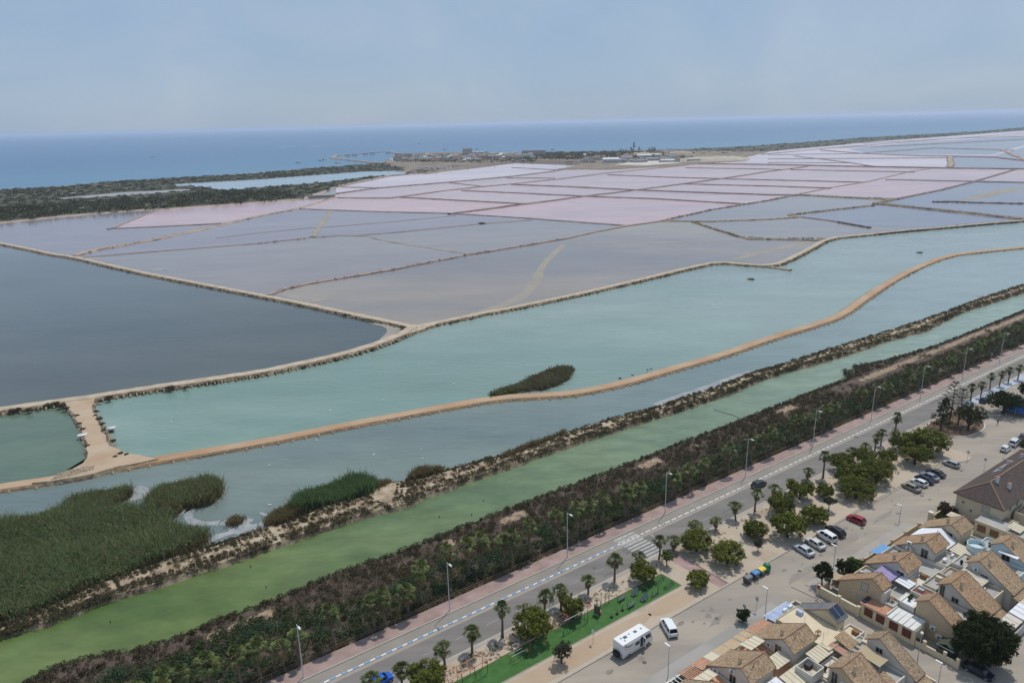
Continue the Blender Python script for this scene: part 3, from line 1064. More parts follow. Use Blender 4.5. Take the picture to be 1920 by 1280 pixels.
for i in range(10):
    v = 1.9 - i * .98
    if abs(v - .25) < .3: continue
    paint('crossing_stripe', 14.9, 20.4, v - .48, v, mat('crossing_white', (.50, .49, .475), (.30, .29, .28), 1.2), .006)
paint('stop_line', 22.4, 22.8, -3.9, -1.2, FADED)
u = -60
while u < 330:
    if not 10 < u < 24: paint('centre_line', u, u + 2.6, -4.22, -4.12)
    u += 6.4
STAIN = mat('tar_patch', (.235, .208, .178), (.29, .25, .21), .3)
paint('asphalt_patch', -5, 5, -31.2, -29.9, mat('grey_pavement', (.285, .27, .25), (.25, .235, .22), .4), .002)
for u0, u1, v0, v1 in ((46.5, 58, -28.6, -26.9), (30.5, 41.5, -29.3, -27.9), (63, 73, -27.6, -26.6), (9, 14, -28.2, -27.1)):
    L = [(u0 + R.uniform(-.6, .6), v0), (u1 - 2.5 + R.uniform(-.6, .6), v0 - .2), (u1, v1 - .3), (u0 + 3, v1)]
    uflat('asphalt_patch', L, .003, STAIN)
# park between road and street
park = [(-150, -8.26), (110, -8.26), (113.5, -11), (114.6, -19), (115.4, -23.6), (112.6, -26.2), (108.5, -25.2), (104.5, -22.4), (-150, -22.4)]
mound('park_ground', upl(park), .1, .02, [DIRT, KERB], zb=-.05, step=300, jit=0)
PX = smooth_line([(-150, -22.42), (104.5, -22.42), (108.5, -25.3), (112.6, -26.4), (115.6, -23.7), (114.8, -19), (113.7, -11), (110, -8.3)], 2)


def kerbline(L, w=.28, z=.13, m=None):
    b = MB()
    rows = []
    for i, (x, y) in enumerate(L):
        a, c = L[max(0, i - 1)], L[min(len(L) - 1, i + 1)]
        d = math.hypot(c[0] - a[0], c[1] - a[1]) or 1
        nx, ny = -(c[1] - a[1]) / d * w / 2, (c[0] - a[0]) / d * w / 2
        p, q = U(x - nx, y - ny), U(x + nx, y + ny)
        rows.append([(p.x, p.y, -.05), (p.x, p.y, z), (q.x, q.y, z), (q.x, q.y, -.05)])
    b.grid(rows)
    return structure(b.build('kerb', m or KERB))


kerbline(PX)
uflat('pink_path', [(18.7, -10.2), (21.3, -8.3), (22.0, -22.25), (19.5, -22.25)], .116, brick_mat('pink_path', (.37, .235, .22), (.33, .21, .2), (.3, .22, .2), 2))
b = MB()
b.box(21.5, 21.7, -22, -12.5, .05, .2)
k = structure(b.build('kerb', mat('dark_kerb', (.2, .15, .13))))
k.location, k.rotation_euler = U(0, 0), (0, 0, TH)
ORD = mat('ochre_dirt', (.385, .275, .18), (.42, .33, .235), .14, lo=.3, hi=.7, bump=.3)
for u0, u1 in ((-26, 3), (4, 16.5)):
    L = [(u0 + R.uniform(-1, 1), -18.2), (u0 + (u1 - u0) * .3, -17.9), (u0 + (u1 - u0) * .7, -18.1), (u1, -18.6), (u1 + 1, -20.5), (u0 + (u1 - u0) * .6, -21.9), (u0 + 2, -21.6), (u0 - 1.5, -20)]
    uflat('ochre_dirt', smooth_line(L + [L[0]], 2)[:-1], .108, ORD)
uflat('artificial_turf', [(-60, -12.5), (13.9, -12.5), (14.2, -17.3), (-60, -17.1)], .125, TURF)
kerbline([(-60, -17.2), (14.3, -17.4), (14.0, -12.4)], .12, .17, mat('turf_edging', (.35, .30, .26)))
kerbline([(14, -12.42), (-24, -12.42), (-26, -12.6), (-60, -12.6)], .1, .16, mat('turf_edge_rust', (.32, .17, .09)))
isl = [(121.5, -10.5), (124, -8.6), (148, -8.4), (147, -12), (140, -17.5), (136.5, -19.6), (131, -20.2), (124.5, -18.8), (121, -15)]
mound('planted_island', upl(smooth_line(isl + [isl[0]], 2)[:-1]), .12, .02, [mat('island_soil', (.21, .135, .09), (.11, .07, .05), .3, bump=.5), KERB], zb=-.05, step=4, jit=0)
kerbline(smooth_line(isl + [isl[0]], 2), .35, .16, mat('white_kerb', (.55, .52, .47), (.45, .42, .37), .6))
# pavement along the houses
ustrip('pavement', -60, 24.8, -34.0, -30.4, -.03, .09, mat('house_pavement', (.33, .31, .28), (.285, .268, .245), .12, lo=.44, hi=.56, detail=1))
ustrip('pavement', 33, 69.5, -34.0, -31.2, -.03, .09, PAVE)
kerbline([(33.2, -52), (33.4, -58.6)], .25, .12)
kerbline([(30.4, -30), (31.2, -36)], .25, .12)

# repairs, oil, drains
OIL = mat('oil_stain', (.19, .168, .142), (.26, .228, .19), 1.4)
RPT = mat('road_repair', (.13, .122, .115), (.165, .153, .142), .8)
for k in range(16):
    u, v = R.uniform(-45, 150), R.choice([R.uniform(-6.8, -4.6), R.uniform(-3.8, -1.4)])
    L_, w_ = R.uniform(1.5, 7), R.uniform(.5, 1.3)
    uflat('road_repair', [(u, v), (u + L_, v + R.uniform(-.1, .1)), (u + L_, v + w_), (u + R.uniform(-.2, .2), v + w_)], .0005 + k * .0002, RPT)
for k in range(46):
    u, v = R.uniform(-25, 112), R.choice([R.uniform(-26.5, -23.8), R.uniform(-30, -24.5)])
    r = R.uniform(.15, .7)
    uflat('oil_stain', [(u + r * R.uniform(.7, 1.6) * math.cos(a), v + r * R.uniform(.5, 1) * math.sin(a)) for a in [i * .628 for i in range(10)]], .004 + k * .0002, OIL)
for k, (u, v) in enumerate(((12, -27.5), (36, -28), (60, -27), (84, -27.8), (-6, -27.5), (29, -46), (29.5, -39), (5, -3), (48, -5.5), (104, -27.5))):
    b = MB()
    b.prism([(u + .38 * math.cos(i * .5236), v + .38 * math.sin(i * .5236)) for i in range(12)], -.01, .012)
    o = structure(b.build('manhole_cover', mat('cast_iron', (.09, .085, .08), (.14, .13, .12), 4)))
    o.location, o.rotation_euler = U(0, 0), (0, 0, TH)
# ------------------------------------------------------------------ plants
TRUNK = mat('palm_bark', (.19, .15, .115), (.11, .085, .065), 3, bump=.8, bscale=9, objc=True)
FROND = leaf_mat('palm_frond', [(.034, .055, .012), (.064, .092, .02), (.10, .125, .03), (.17, .165, .06)], rough=.55, spec=.3, obj_var=.2)
FRONDB = leaf_mat('far_palm_frond', [(.042, .07, .015), (.082, .122, .026), (.13, .162, .04), (.22, .195, .085)], rough=.55, spec=.3, obj_var=.2)
DEAD = leaf_mat('dead_frond', [(.12, .08, .04), (.20, .13, .065), (.28, .20, .11), (.16, .11, .065)], rough=.9, trans=.1, obj_var=.2)
BARK = mat('pine_bark', (.10, .075, .058), (.055, .042, .034), 4, bump=.8, objc=True)
PINE = leaf_mat('pine_needles', [(.044, .058, .008), (.08, .098, .012), (.122, .136, .018), (.19, .188, .034)], obj_var=.16, trans=.05)
PINED = leaf_mat('dark_pine_needles', [(.015, .021, .008), (.028, .036, .013), (.046, .054, .018), (.068, .072, .026)], obj_var=.14)
FICUS = leaf_mat('ficus_leaf', [(.010, .017, .005), (.018, .028, .008), (.03, .044, .013), (.06, .07, .026)], rough=.8, spec=.08, obj_var=.1)
LIGHTG = leaf_mat('light_leaf', [(.06, .085, .02), (.11, .14, .035), (.15, .175, .05)], obj_var=.1)
OLIVE = leaf_mat('olive_leaf', [(.04, .045, .022), (.07, .074, .04), (.10, .098, .058)], obj_var=.15)


def fan_leaf(rnd, az, el, pet, blade, droop, V, F):
    d = np.array([math.cos(az) * math.cos(el), math.sin(az) * math.cos(el), math.sin(el)])
    side = np.array([-math.sin(az), math.cos(az), 0.0])
    nrm = np.cross(d, side)
    base = d * .18
    end = d * pet + np.array([0, 0, -droop * .18 * pet])
    i = len(V)
    V += [base - side * .035, base + side * .035, end + side * .035, end - side * .035]
    F.append([i, i + 1, i + 2, i + 3])
    k = 9
    for s in range(k):
        a = (s / (k - 1) - .5) * 2.7
        dd = d * math.cos(a) + side * math.sin(a)
        w = .086 * blade
        L = blade * (1 - .22 * abs(a) / 1.35) * rnd.uniform(.88, 1.1)
        ww = np.cross(dd, nrm) * w
        m = end + dd * L * .58 + np.array([0, 0, -droop * .12 * L])
        t = end + dd * L + np.array([0, 0, -droop * .55 * L])
        i = len(V)
        V += [end - ww * .25, end + ww * .25, m + ww, m - ww, t]
        F.append([i, i + 1, i + 2, i + 3])
        F.append([i + 3, i + 2, i + 4, i + 4])


def tri_mesh(name, V, F, m):
    me = bpy.data.meshes.new(name)
    me.from_pydata([tuple(v) for v in V], [], [f if f[2] != f[3] else f[:3] for f in F])
    me.materials.append(m)
    me.update()
    return me


def palm_kit(seed, h, far):
    rnd = random.Random(seed)
    b = MB()
    pts = [(0, 0, -.2), (0, 0, .25), (rnd.uniform(-.1, .1), rnd.uniform(-.1, .1), h * .5), (rnd.uniform(-.15, .15), rnd.uniform(-.15, .15), h)]
    b.tube(pts, [.36, .27, .2, .2], 8)
    tr = b.build('trunk', TRUNK, smooth=True)
    top = np.array(pts[-1])
    V, F = [], []
    for k in range(32 if far else 36):
        el = rnd.uniform(-.45, 1.3) if k > 8 else rnd.uniform(.7, 1.45)
        fan_leaf(rnd, rnd.uniform(0, 6.283), el, rnd.uniform(.75, 1.1), rnd.uniform(.78, 1.0), 1.1 - .5 * el + rnd.uniform(0, .4), V, F)
    cr = tri_mesh('crown', [v + top for v in V], F, FRONDB if far else FROND)
    V, F = [], []
    nd = 34 if far else 20
    L = 1.5 if far else 1.0
    for k in range(nd):
        az, z = rnd.uniform(0, 6.283), -rnd.uniform(0, L)
        n0 = len(V)
        fan_leaf(rnd, az, rnd.uniform(-1.3, -.75) if z < -.3 else rnd.uniform(-1.0, -.45), rnd.uniform(.3, .6), rnd.uniform(.5, .85), .4, V, F)
        for q in range(n0, len(V)):
            V[q] = V[q] + np.array([0, 0, z])
    sk = tri_mesh('dead_frond_skirt', [v + top for v in V], F, DEAD)
    me = tr.data
    bpy.data.objects.remove(tr)
    return me, cr, sk


PALMS = {False: [palm_kit(s, 6.0, False) for s in (1, 2, 3, 4)], True: [palm_kit(s, 6.0, True) for s in (11, 12, 13, 14)]}


def palm(u, v, h, far, label, group, sc_=1.0):
    kit = R.choice(PALMS[far])
    t = thing('palm_tree', label, 'palm tree', u, v, 0, R.uniform(0, 6.28), group)
    for nm, me in zip(('trunk', 'crown', 'dead_frond_skirt'), kit):
        objof(nm, me, t)
    s = sc_ * R.uniform(.93, 1.08)
    t.scale = (s, s, h / 6.0)
    t.rotation_euler = (R.gauss(0, .03), R.gauss(0, .03), t.rotation_euler[2])
    k = t.children
    for c in k[1:]:                                  # keep the crown round on tall trunks
        c.scale = (1, 1, s / (h / 6.0))
        c.location = (0, 0, 6.0 * (1 - s / (h / 6.0)))
    return t


def height_of(bu, bv, cx, cy):
    w = U(bu, bv)
    best, bh = 1e9, 6
    for i in range(20, 140):
        z = i / 10
        d = Vector((w.x, w.y, z - HCAM))
        x, y, q = d.dot(RIGHT), d.dot(UP), -d.dot(BACK)
        e = abs(640 - FPX * y / q - cy)
        if e < best: best, bh = e, z
    return bh


# street row on the road verge: base seen (or None), crown seen, what stands by it
near_palms = [((683, 1292), (681, 1268), 'low fan palm at the road kerb behind the blue car'),
              ((756, 1292), (750, 1248), 'fan palm at the road kerb just ahead of the blue car'),
              ((822, 1237), (818, 1211), 'fan palm on the verge beyond the clipped yellow-green pine at the bottom edge'),
              ((885, 1225), (885, 1180), 'fan palm on the verge above the orange climbing bars'),
              ((942, 1195), (942, 1137), 'tall fan palm on the verge left of a dense round pine by the turf'),
              ((1000, 1142), (998, 1111), 'fan palm rising behind the dense round pine beside the turf'),
              ((1052, 1140), (1051, 1101), 'fan palm beside the pine over the red exercise frames'),
              ((1103, 1115), (1105, 1083), 'short stout fan palm on the verge above the row of steel poles'),
              ((1152, 1090), (1154, 1045), 'tall fan palm on the verge with bare trunk and star-shaped shadow'),
              ((1199, 1062), (1198, 1039), 'fan palm between zebra crossing and low pine at the turf'),
              ((1235, 1049), (1236, 1010), 'fan palm at the near end of the zebra crossing'),
              ((1262, 1033), (1263, 1008), 'fan palm above a small thin tree beside the zebra crossing'),
              ((1303, 1005), (1302, 979), 'fan palm whose trunk hides behind a broad flat pine near the pink path'),
              ((1342, 995), (1344, 973), 'short fan palm on bare verge between pine and kerb'),
              ((1379, 976), (1380, 946), 'fan palm on open verge opposite a lone round pine'),
              ((1415, 960), (1416, 922), 'fan palm on the verge with the dark grey car passing behind'),
              ((1449, 936), (1449, 911), 'fan palm on the verge right of the dark grey car, above a pine'),
              ((1481, 924), (1481, 901), 'small fan palm close against a round pine on its right'),
              ((1514, 900), (1515, 880), 'fan palm on the verge above a round pine with leaning trunk'),
              ((1543, 896), (1546, 852), 'tall slender fan palm on the verge before the thick pine group'),
              ((1574, 862), (1573, 842), 'fan palm peeping over the upper left of the thick pine group'),
              ((1603, 850), (1603, 833), 'fan palm peeping over the top of the thick pine group'),
              ((1627, 841), (1627, 818), 'fan palm on the verge right above the thick pine group'),
              ((1651, 836), (1652, 808), 'fan palm on the verge with bare ground round its trunk'),
              ((1677, 825), (1682, 781), 'tall fan palm on the verge beside the pines at the park end'),
              ((1819, 756), (1820, 724), 'fan palm on the verge right of the bare araucaria'),
              ((1838, 746), (1841, 719), 'fan palm on the verge above the dark parked car'),
              ((1856, 730), (1861, 703), 'fan palm first of four along the pale blue pavement'),
              ((1874, 724), (1878, 699), 'fan palm second of four along the pale blue pavement'),
              ((1890, 718), (1896, 692), 'fan palm third of four along the pale blue pavement'),
              ((1908, 712), (1912, 687), 'fan palm fourth of four along the pale blue pavement'),
              ((1930, 702), (1934, 676), 'fan palm on the pale pavement at the picture edge')]
for bp, cp, lab in near_palms:
    u, v = uvp(*bp)
    if abs(v + 8.8) > 1.8: v = -8.8
    h = height_of(u, v, *cp)
    palm(u, v, max(2.6, h - .25), False, lab, 'fan palms along the road verge', .98 if u < 100 else .9)

far_crowns = [(306, 1267), (387, 1236), (447, 1226), (479, 1211), (539, 1209), (563, 1192), (622, 1147), (700, 1126), (722, 1114), (771, 1103), (785, 1067), (835, 1031), (872, 1018), (897, 1011), (940, 1013), (960, 1004), (992, 984), (1041, 968), (1082, 951), (1105, 944), (1131, 934), (1174, 917), (1197, 926), (1215, 913), (1265, 890), (1287, 889), (1305, 878), (1344, 868), (1378, 839), (1413, 822), (1442, 815), (1457, 808), (1487, 789), (1509, 785), (1533, 778), (1552, 767), (1573, 760), (1616, 735), (1625, 738), (1646, 726), (1672, 722), (1702, 705), (1716, 700), (1742, 694), (1755, 687), (1770, 678), (1791, 671), (1804, 662), (1819, 656), (1830, 650), (1840, 643), (1860, 638), (1873, 632), (1886, 627), (1900, 617), (1912, 613), (1924, 607), (1945, 600)]
LAMPS = [(-79.5, 'lamp beyond the bottom left'), (-52.2, 'street lamp at the bottom edge'), (-24.8, 'lamp opposite the orange climbing bars'), (3.0, 'lamp opposite the turf'), (31.5, 'lamp past the zebra crossing'), (60, 'lamp behind the dark moving car'), (88.5, 'lamp with the pole sign'), (117.5, 'lamp facing the thick pine group'), (146, 'lamp left of the bare araucarias'), (174, 'lamp behind the bare araucarias'), (202, 'farthest lamp')]
ORD_ = ['first', 'second', 'third', 'fourth', 'fifth', 'sixth', 'seventh', 'eighth', 'ninth', 'tenth', 'eleventh', 'twelfth']
rank = {}


def back_label(u):
    k = max([i for i, (a, _) in enumerate(LAMPS) if a <= u] or [0])
    rank[k] = rank.get(k, -1) + 1
    return 'skirted palm behind railing, %s right of %s' % (ORD_[min(11, rank[k])], LAMPS[k][1])


far_crowns.sort(key=lambda c: uvp(c[0], c[1], 7)[0])
for cx, cy in far_crowns:
    h = R.uniform(6.3, 7.6)
    u, v = uvp(cx, cy, h)
    v = min(9.8, max(6.6, v))
    h2 = height_of(u, v, cx, cy)
    palm(u, v, min(8.2, max(4.5, h2)), True, back_label(u), 'palms behind the promenade railing', 1.16)
for k in range(9):
    palm(-92 + k * 3.3 + R.uniform(-1, 1), R.uniform(7, 9.5), R.uniform(5.6, 6.8), True, 'tall fan palm with brown skirt of dead fronds behind the promenade railing', 'palms behind the promenade railing')


def tree_lobes(kind, w, h, rnd, trunk):
    """ellipsoid lobes of a crown w wide, h tall, its underside at height trunk"""
    L = []
    if kind == 'pine':
        n = int(5 + w * 1.1)
        for i in range(n):
            a, q = rnd.uniform(0, 6.28), math.sqrt(rnd.random()) * .62
            r = w * rnd.uniform(.17, .27)
            L.append((math.cos(a) * q * w / 2 * 1.1, math.sin(a) * q * w / 2 * 1.1, trunk + h * (.62 - .3 * q + rnd.uniform(-.16, .16)), r, r, h * rnd.uniform(.24, .34)))
        for i in range(n):
            a = 6.283 * i / n + rnd.uniform(-.3, .3)
            r = w * rnd.uniform(.12, .19)
            L.append((math.cos(a) * w * .36, math.sin(a) * w * .36, trunk + h * rnd.uniform(.24, .5), r, r, h * rnd.uniform(.24, .32)))
    elif kind == 'ball':
        for i in range(14 if w < 8 else 40):
            a, z = rnd.uniform(0, 6.28), rnd.uniform(-.8, .85)
            q = math.sqrt(1 - z * z) * .3
            r = w * rnd.uniform(.19, .27)
            L.append((math.cos(a) * q * w, math.sin(a) * q * w, trunk + h * (.5 + z * .32), r, r, h * rnd.uniform(.2, .28)))
    elif kind == 'conifer':
        n = 16
        for i in range(n):
            t = i / (n - 1)
            a = i * 2.4 + rnd.uniform(-.4, .4)
            q = (1 - t) * .36 + .03
            r = w * ((1 - t) * .2 + .08)
            L.append((math.cos(a) * q * w, math.sin(a) * q * w, trunk + h * (.06 + .88 * t), r * 1.25, r * 1.25, h * .085))
    return L


def make_tree(name, kind, w, h, trunk, leafm, seed, lsize, k, spread=None, lean=0.0):
    rnd = random.Random(seed)
    L = tree_lobes(kind, w, h, rnd, trunk)
    A = np.array(L)
    m_ = 13                                          # twig clusters on every limb's foliage
    D = NR.normal(0, 1, (len(A), m_, 3))
    D[:, :, 2] = D[:, :, 2] * .9 + .25
    D /= np.linalg.norm(D, axis=2, keepdims=True)
    Cc = (A[:, None, :3] + D * A[:, None, 3:] * NR.uniform(.55, 1.02, (len(A), m_, 1))).reshape(-1, 3)
    Rc = (A[:, None, 3:] * NR.uniform(.22, .44, (len(A), m_, 1))).reshape(-1, 3)
    Rc[:, 2] = np.maximum(Rc[:, 2], Rc[:, 0] * .7)
    V, F = leaves(Cc, Rc, max(14, int(k / m_)), lsize, hemi=-.7, flat_=.4, thick=.55, up=.3)
    crown = npmesh('crown', V, F, leafm, link=False)
    b = MB()
    r0 = max(.09, w * .035)
    fx, fy = rnd.uniform(-.3, .3) + lean, rnd.uniform(-.3, .3)
    b.tube([(lean * -.9, 0, -.15), (fx * .3, fy * .3, trunk * .6), (fx, fy, trunk + h * .25)], [r0 * 1.35, r0, r0 * .7], 7)
    for q in (L[::2] if kind != 'conifer' else L[::3]):
        z = trunk * rnd.uniform(.55, 1.0) if kind != 'conifer' else q[2] - .2
        b.tube([(fx * .35, fy * .35, z), ((fx + q[0]) * .5, (fy + q[1]) * .5, (z + q[2]) * .5 + .1), (q[0], q[1], q[2])], [r0 * .55, r0 * .35, r0 * .12], 5, cap=False)
    if kind == 'conifer':
        b.tube([(fx, fy, trunk + h * .2), (fx, fy, trunk + h * .9)], [r0 * .7, r0 * .2], 6)
    o = b.build('trunk', BARK, smooth=True)
    tm = o.data
    bpy.data.objects.remove(o)
    return tm, crown


KITS = {}


def tree(name, kind, bu, bv, w, h, trunk, leafm, label, group=None, lsize=.17, k=150, z=0.1, variant=None, cat='tree', lean=0.0):
    v = variant if variant is not None else R.randrange(4)
    key = (kind, leafm.name, v, round(w / h * 2), lean)
    if key not in KITS:
        KITS[key] = (make_tree(name, kind, w, h, trunk, leafm, 100 + v * 7 + len(KITS), lsize, k, lean=lean), w, h, trunk)
    (tm, cm), w0, h0, t0 = KITS[key]
    t = thing(name, label, cat, bu, bv, z, R.uniform(-.6, .6) if lean else R.uniform(0, 6.28), group)
    objof('trunk', tm, t)
    objof('crown', cm, t)
    t.scale = (w / w0, w / w0, (h + trunk) / (h0 + t0))
    return t


PGRP = 'pines in the park'
# base x, base y, crown centre y, crown width px, crown height px, label
pines = [(800, 1296, 1263, 72, 46, 'yellow-green bushy pine beside the road at the bottom edge'),
         (998, 1197, 1164, 72, 58, 'dense round bright pine between road and turf'),
         (1073, 1158, 1133, 44, 40, 'small round pine beside the red exercise frames'),
         (1205, 1088, 1067, 47, 34, 'flat-topped pine at the far corner of the turf'),
         (1307, 1100, 1083, 42, 28, 'low spreading pine alone between turf and pink path'),
         (1306, 1033, 1010, 58, 42, 'broad pine on the verge just past the pink path'),
         (1364, 1056, 1033, 62, 44, 'broad two-humped pine nearest the recycling bins'),
         (1415, 1007, 990, 41, 33, 'lone round pine behind a thin sapling'),
         (1462, 966, 944, 47, 46, 'bright pine at the road side of a close pair'),
         (1476, 1007, 983, 60, 50, 'large pine behind the parked silver cars'),
         (1526, 982, 963, 49, 38, 'spreading pine behind the white van'),
         (1499, 934, 914, 46, 34, 'round pine with leaning trunk on the road verge'),
         (1545, 932, 917, 32, 27, 'small umbrella pine above a thin sapling'),
         (1577, 884, 863, 46, 30, 'flat pine at the upper left of the thick pine group'),
         (1594, 910, 884, 54, 44, 'tall bright pine in the middle of the thick pine group'),
         (1603, 934, 912, 66, 42, 'big dark pine at the street side of the thick pine group'),
         (1620, 874, 852, 44, 30, 'flat-topped pine at the top of the thick pine group'),
         (1642, 905, 878, 60, 52, 'large rounded pine at the right of the thick pine group'),
         (1663, 870, 854, 32, 26, 'small round pine right of the thick pine group'),
         (1692, 843, 822, 44, 38, 'pine at the left of the trio by the park end'),
         (1740, 848, 822, 62, 46, 'largest darkest pine of the trio by the park end'),
         (1715, 870, 850, 56, 36, 'front pine of the trio behind the parked cars')]
for bx, by, cy, pw, ph, lab in pines:
    u, v = uvp(bx, by)
    d = (U(u, v, 3) - Vector((0, 0, HCAM))).dot(-BACK)
    s = FPX / d
    w = pw / s * 1.04
    hh = max(.55 * w, math.sqrt(max(0, ph ** 2 - (pw * .5) ** 2)) / .82 / s)
    mid = height_of(u, v, bx, cy)
    bot = max(.45, mid - hh * .5)
    top = bot + hh
    tree('pine_tree', 'pine', u, v, w, max(1.6, hh), bot, PINE, lab, PGRP, lsize=.125, k=620, lean=.5 if 'leaning' in lab else 0)
for bx, by, w, h, tr, m, lab in ((1053, 1243, 3.3, 3.2, 1.0, OLIVE, 'dark olive tree at the near edge of the turf'), (1250, 1062, 2.7, 2.2, 1.3, LIGHTG, 'small thin tree beside the zebra crossing'),
                                 (1421, 1034, 2.0, 1.9, 1.2, OLIVE, 'thin grey-green sapling in front of a lone round pine'), (1554, 958, 2.9, 1.3, 1.9, OLIVE, 'thin umbrella-shaped sapling near the red car')):
    tree('small_tree', 'ball', *uvp(bx, by), w, h, tr, m, lab, 'young trees in the park', lsize=.13, k=110, variant=1)
tree('conifer_tree', 'conifer', *uvp(1764, 808), 6.6, 9.0, .8, PINED, 'dark conifer on the left of the planted island', 'conifers on the island', lsize=.17, k=240, variant=0)
tree('conifer_tree', 'pine', *uvp(1815, 805), 8.2, 6.5, 1.6, PINED, 'dark spreading conifer on the right of the planted island', 'conifers on the island', lsize=.17, k=190, variant=1)


def bare_araucaria(bu, bv, H, lab, seed):
    rnd = random.Random(seed)
    t = thing('bare_araucaria', lab, 'tree', bu, bv, .1, 0, 'bare araucarias on the island')
    b = MB()
    b.tube([(0, 0, -.2), (.05, 0, H * .5), (0, .05, H)], [.2, .13, .04], 7)
    b.build('trunk', BARK, t)
    b = MB()
    C, Rr = [], []
    z = H * .28
    while z < H * .98:
        L = 3.3 * (1 - (z / H) ** 2.2) + .5
        n = 6
        a0 = rnd.uniform(0, 6)
        for i in range(n):
            if rnd.random() < .2: continue
            a = a0 + 6.283 * i / n
            e = Vector((math.cos(a) * L, math.sin(a) * L, L * .28))
            b.tube([(0, 0, z), (e.x * .5, e.y * .5, z + e.z * .15), (e.x, e.y, z + e.z)], [.06, .045, .03], 4, cap=False)
            for q in (.65, .85, 1):
                C.append((e.x * q, e.y * q, z + e.z * q))
                Rr.append((.28, .28, .22))
        z += 1.05
    b.build('branch_whorls', BARK, t)
    V, F = leaves(C, Rr, 7, .13)
    npmesh('foliage', V, F, PINED, t)


bare_araucaria(*uvp(1780, 792), 12.5, 'tall nearly bare araucaria trunk on the island, the taller one', 3)
bare_araucaria(*uvp(1796, 796), 10.8, 'shorter nearly bare araucaria on the island by the conifer', 4)

# house-side trees
tree('ficus_tree', 'ball', 35.3, -33.2, 3.7, 3.4, 1.2, FICUS, 'round dark clipped tree at the corner house wall', 'garden trees', .12, 520, variant=0)
tree('ficus_tree', 'ball', 39.6, -34.9, 3.8, 3.2, 1.4, FICUS, 'round dark tree touching the corner tree and the pale green one', 'garden trees', .12, 520, variant=1)
tree('garden_tree', 'ball', 42.6, -35.3, 3.2, 2.4, 1.6, LIGHTG, 'pale yellow-green tree beside two dark round trees', 'garden trees', .12, 480, variant=2)
tree('ficus_tree', 'ball', 37.0, -60.2, 8.5, 7.2, .8, FICUS, 'huge dark tree overhanging the navy car at the alley end', None, .15, 1150, variant=3)
tree('clipped_tree', 'ball', *uvp(1392, 1165), 2.6, 2.7, .25, leaf_mat('clipped_leaf', [(.01, .03, .006), (.022, .05, .011), (.035, .07, .018)], obj_var=0), 'small clipped ball tree on the street pavement beside a round sign', None, .1, 260, variant=2, z=.09)
tree('ficus_tree', 'pine', *uvp(1880, 775), 9.6, 4.6, 2.0, FICUS, 'broad dark ficus in front of the blue wall', None, .2, 240, variant=2)
tree('ficus_tree', 'pine', *uvp(1926, 752), 6, 4, 2, FICUS, 'dark tree beyond the blue wall at the picture edge', None, .2, 200, variant=2)

# garden shrubs, weeds
def shrub_mesh(seed, m, k=70, size=.15, n=4, asp=.7):
    rnd = random.Random(seed)
    C = [(rnd.uniform(-.5, .5), rnd.uniform(-.5, .5), rnd.uniform(.15, .35)) for i in range(n)]
    Rr = [(rnd.uniform(.4, .65),) * 2 + (rnd.uniform(.35, .6),) for i in range(n)]
    V, F = leaves(C, Rr, k, size, hemi=-.2)
    return npmesh('shrub', V, F, m, link=False)


SALT = leaf_mat('saltbush_leaf', [(.045, .04, .018), (.075, .058, .03), (.105, .075, .042), (.075, .078, .028)], obj_var=.25)
SHR = [shrub_mesh(s, SALT) for s in range(4)]


def shrub(p, w, h, label, group, me=None, name='shrub'):
    o = objof(name, me or R.choice(SHR), None, p)
    o.scale = (w, w, h)
    o.rotation_euler = (0, 0, R.uniform(0, 6.28))
    tag(o, label, 'shrub', group)
    return o


BOUG = leaf_mat('bougainvillea', [(.03, .055, .012), (.05, .07, .02), (.13, .035, .05), (.04, .06, .015)], obj_var=0)
GH = leaf_mat('hedge_leaf', [(.02, .04, .01), (.035, .06, .014), (.05, .08, .02)], obj_var=.1)
hb = shrub_mesh(31, BOUG, 170, .12, 6)
hg = shrub_mesh(32, GH, 170, .11, 6)
for u, v, w, h, me, lab in ((79.2, -35.0, 2.0, 3.6, hb, 'reddish bougainvillea climbing the brown-roofed house corner'), (76.9, -35.6, 1.5, 1.8, hg, 'green garden bush beside the sunshade and wall'),
                            (46.6, -35.6, 1.2, 1.6, hg, 'dark bush at the house front behind the pale green tree'), (53.6, -35.3, 1.6, 1.7, hg, 'dark hedge bush beside the blue awning'),
                            (-5.9, -35.0, 1.3, 1.4, hg, 'green hedge under the white pergola bars'), (-8.0, -35.0, 1.3, 1.4, hg, 'green hedge left of the pergola at the bottom edge'),
                            (8.0, -36.6, .8, 2.2, hg, 'green bush squeezed between porch and house roof'), (131, -30.8, 1.5, 1.6, hg, 'bush on the pavement behind the white hatchback'),
                            (139, -32, 1.6, 1.8, hg, 'green bush by the roof at the picture edge')):
    shrub(U(u, v, 0), w, h, lab, None, me, 'garden_bush')
WEED = leaf_mat('dry_weed', [(.17, .135, .085), (.24, .19, .12), (.13, .115, .06)], obj_var=0)
P, Rr = [], []
for k in range(200):
    u, v = R.uniform(-60, 108), R.choice([R.uniform(-12.2, -8.6), R.uniform(-11, -9)])
    P.append(tuple(U(u, v, .12)))
    Rr.append((R.uniform(.12, .4),) * 2 + (R.uniform(.04, .12),))
for k in range(260):
    u, v = R.gauss(-16, 12), R.uniform(-12.2, -9)
    P.append(tuple(U(u, v, .12)))
    Rr.append((R.uniform(.2, .6),) * 2 + (R.uniform(.08, .3),))
for k in range(160):
    a, q = R.uniform(0, 6.28), math.sqrt(R.random())
    P.append(tuple(U(133 + 11 * q * math.cos(a), -13.5 + 5 * q * math.sin(a), .15)))
    Rr.append((R.uniform(.3, .8),) * 2 + (R.uniform(.15, .5),))
V, F = leaves(P, Rr, 16, .1)
stuff(npmesh('weeds', V, F, WEED))

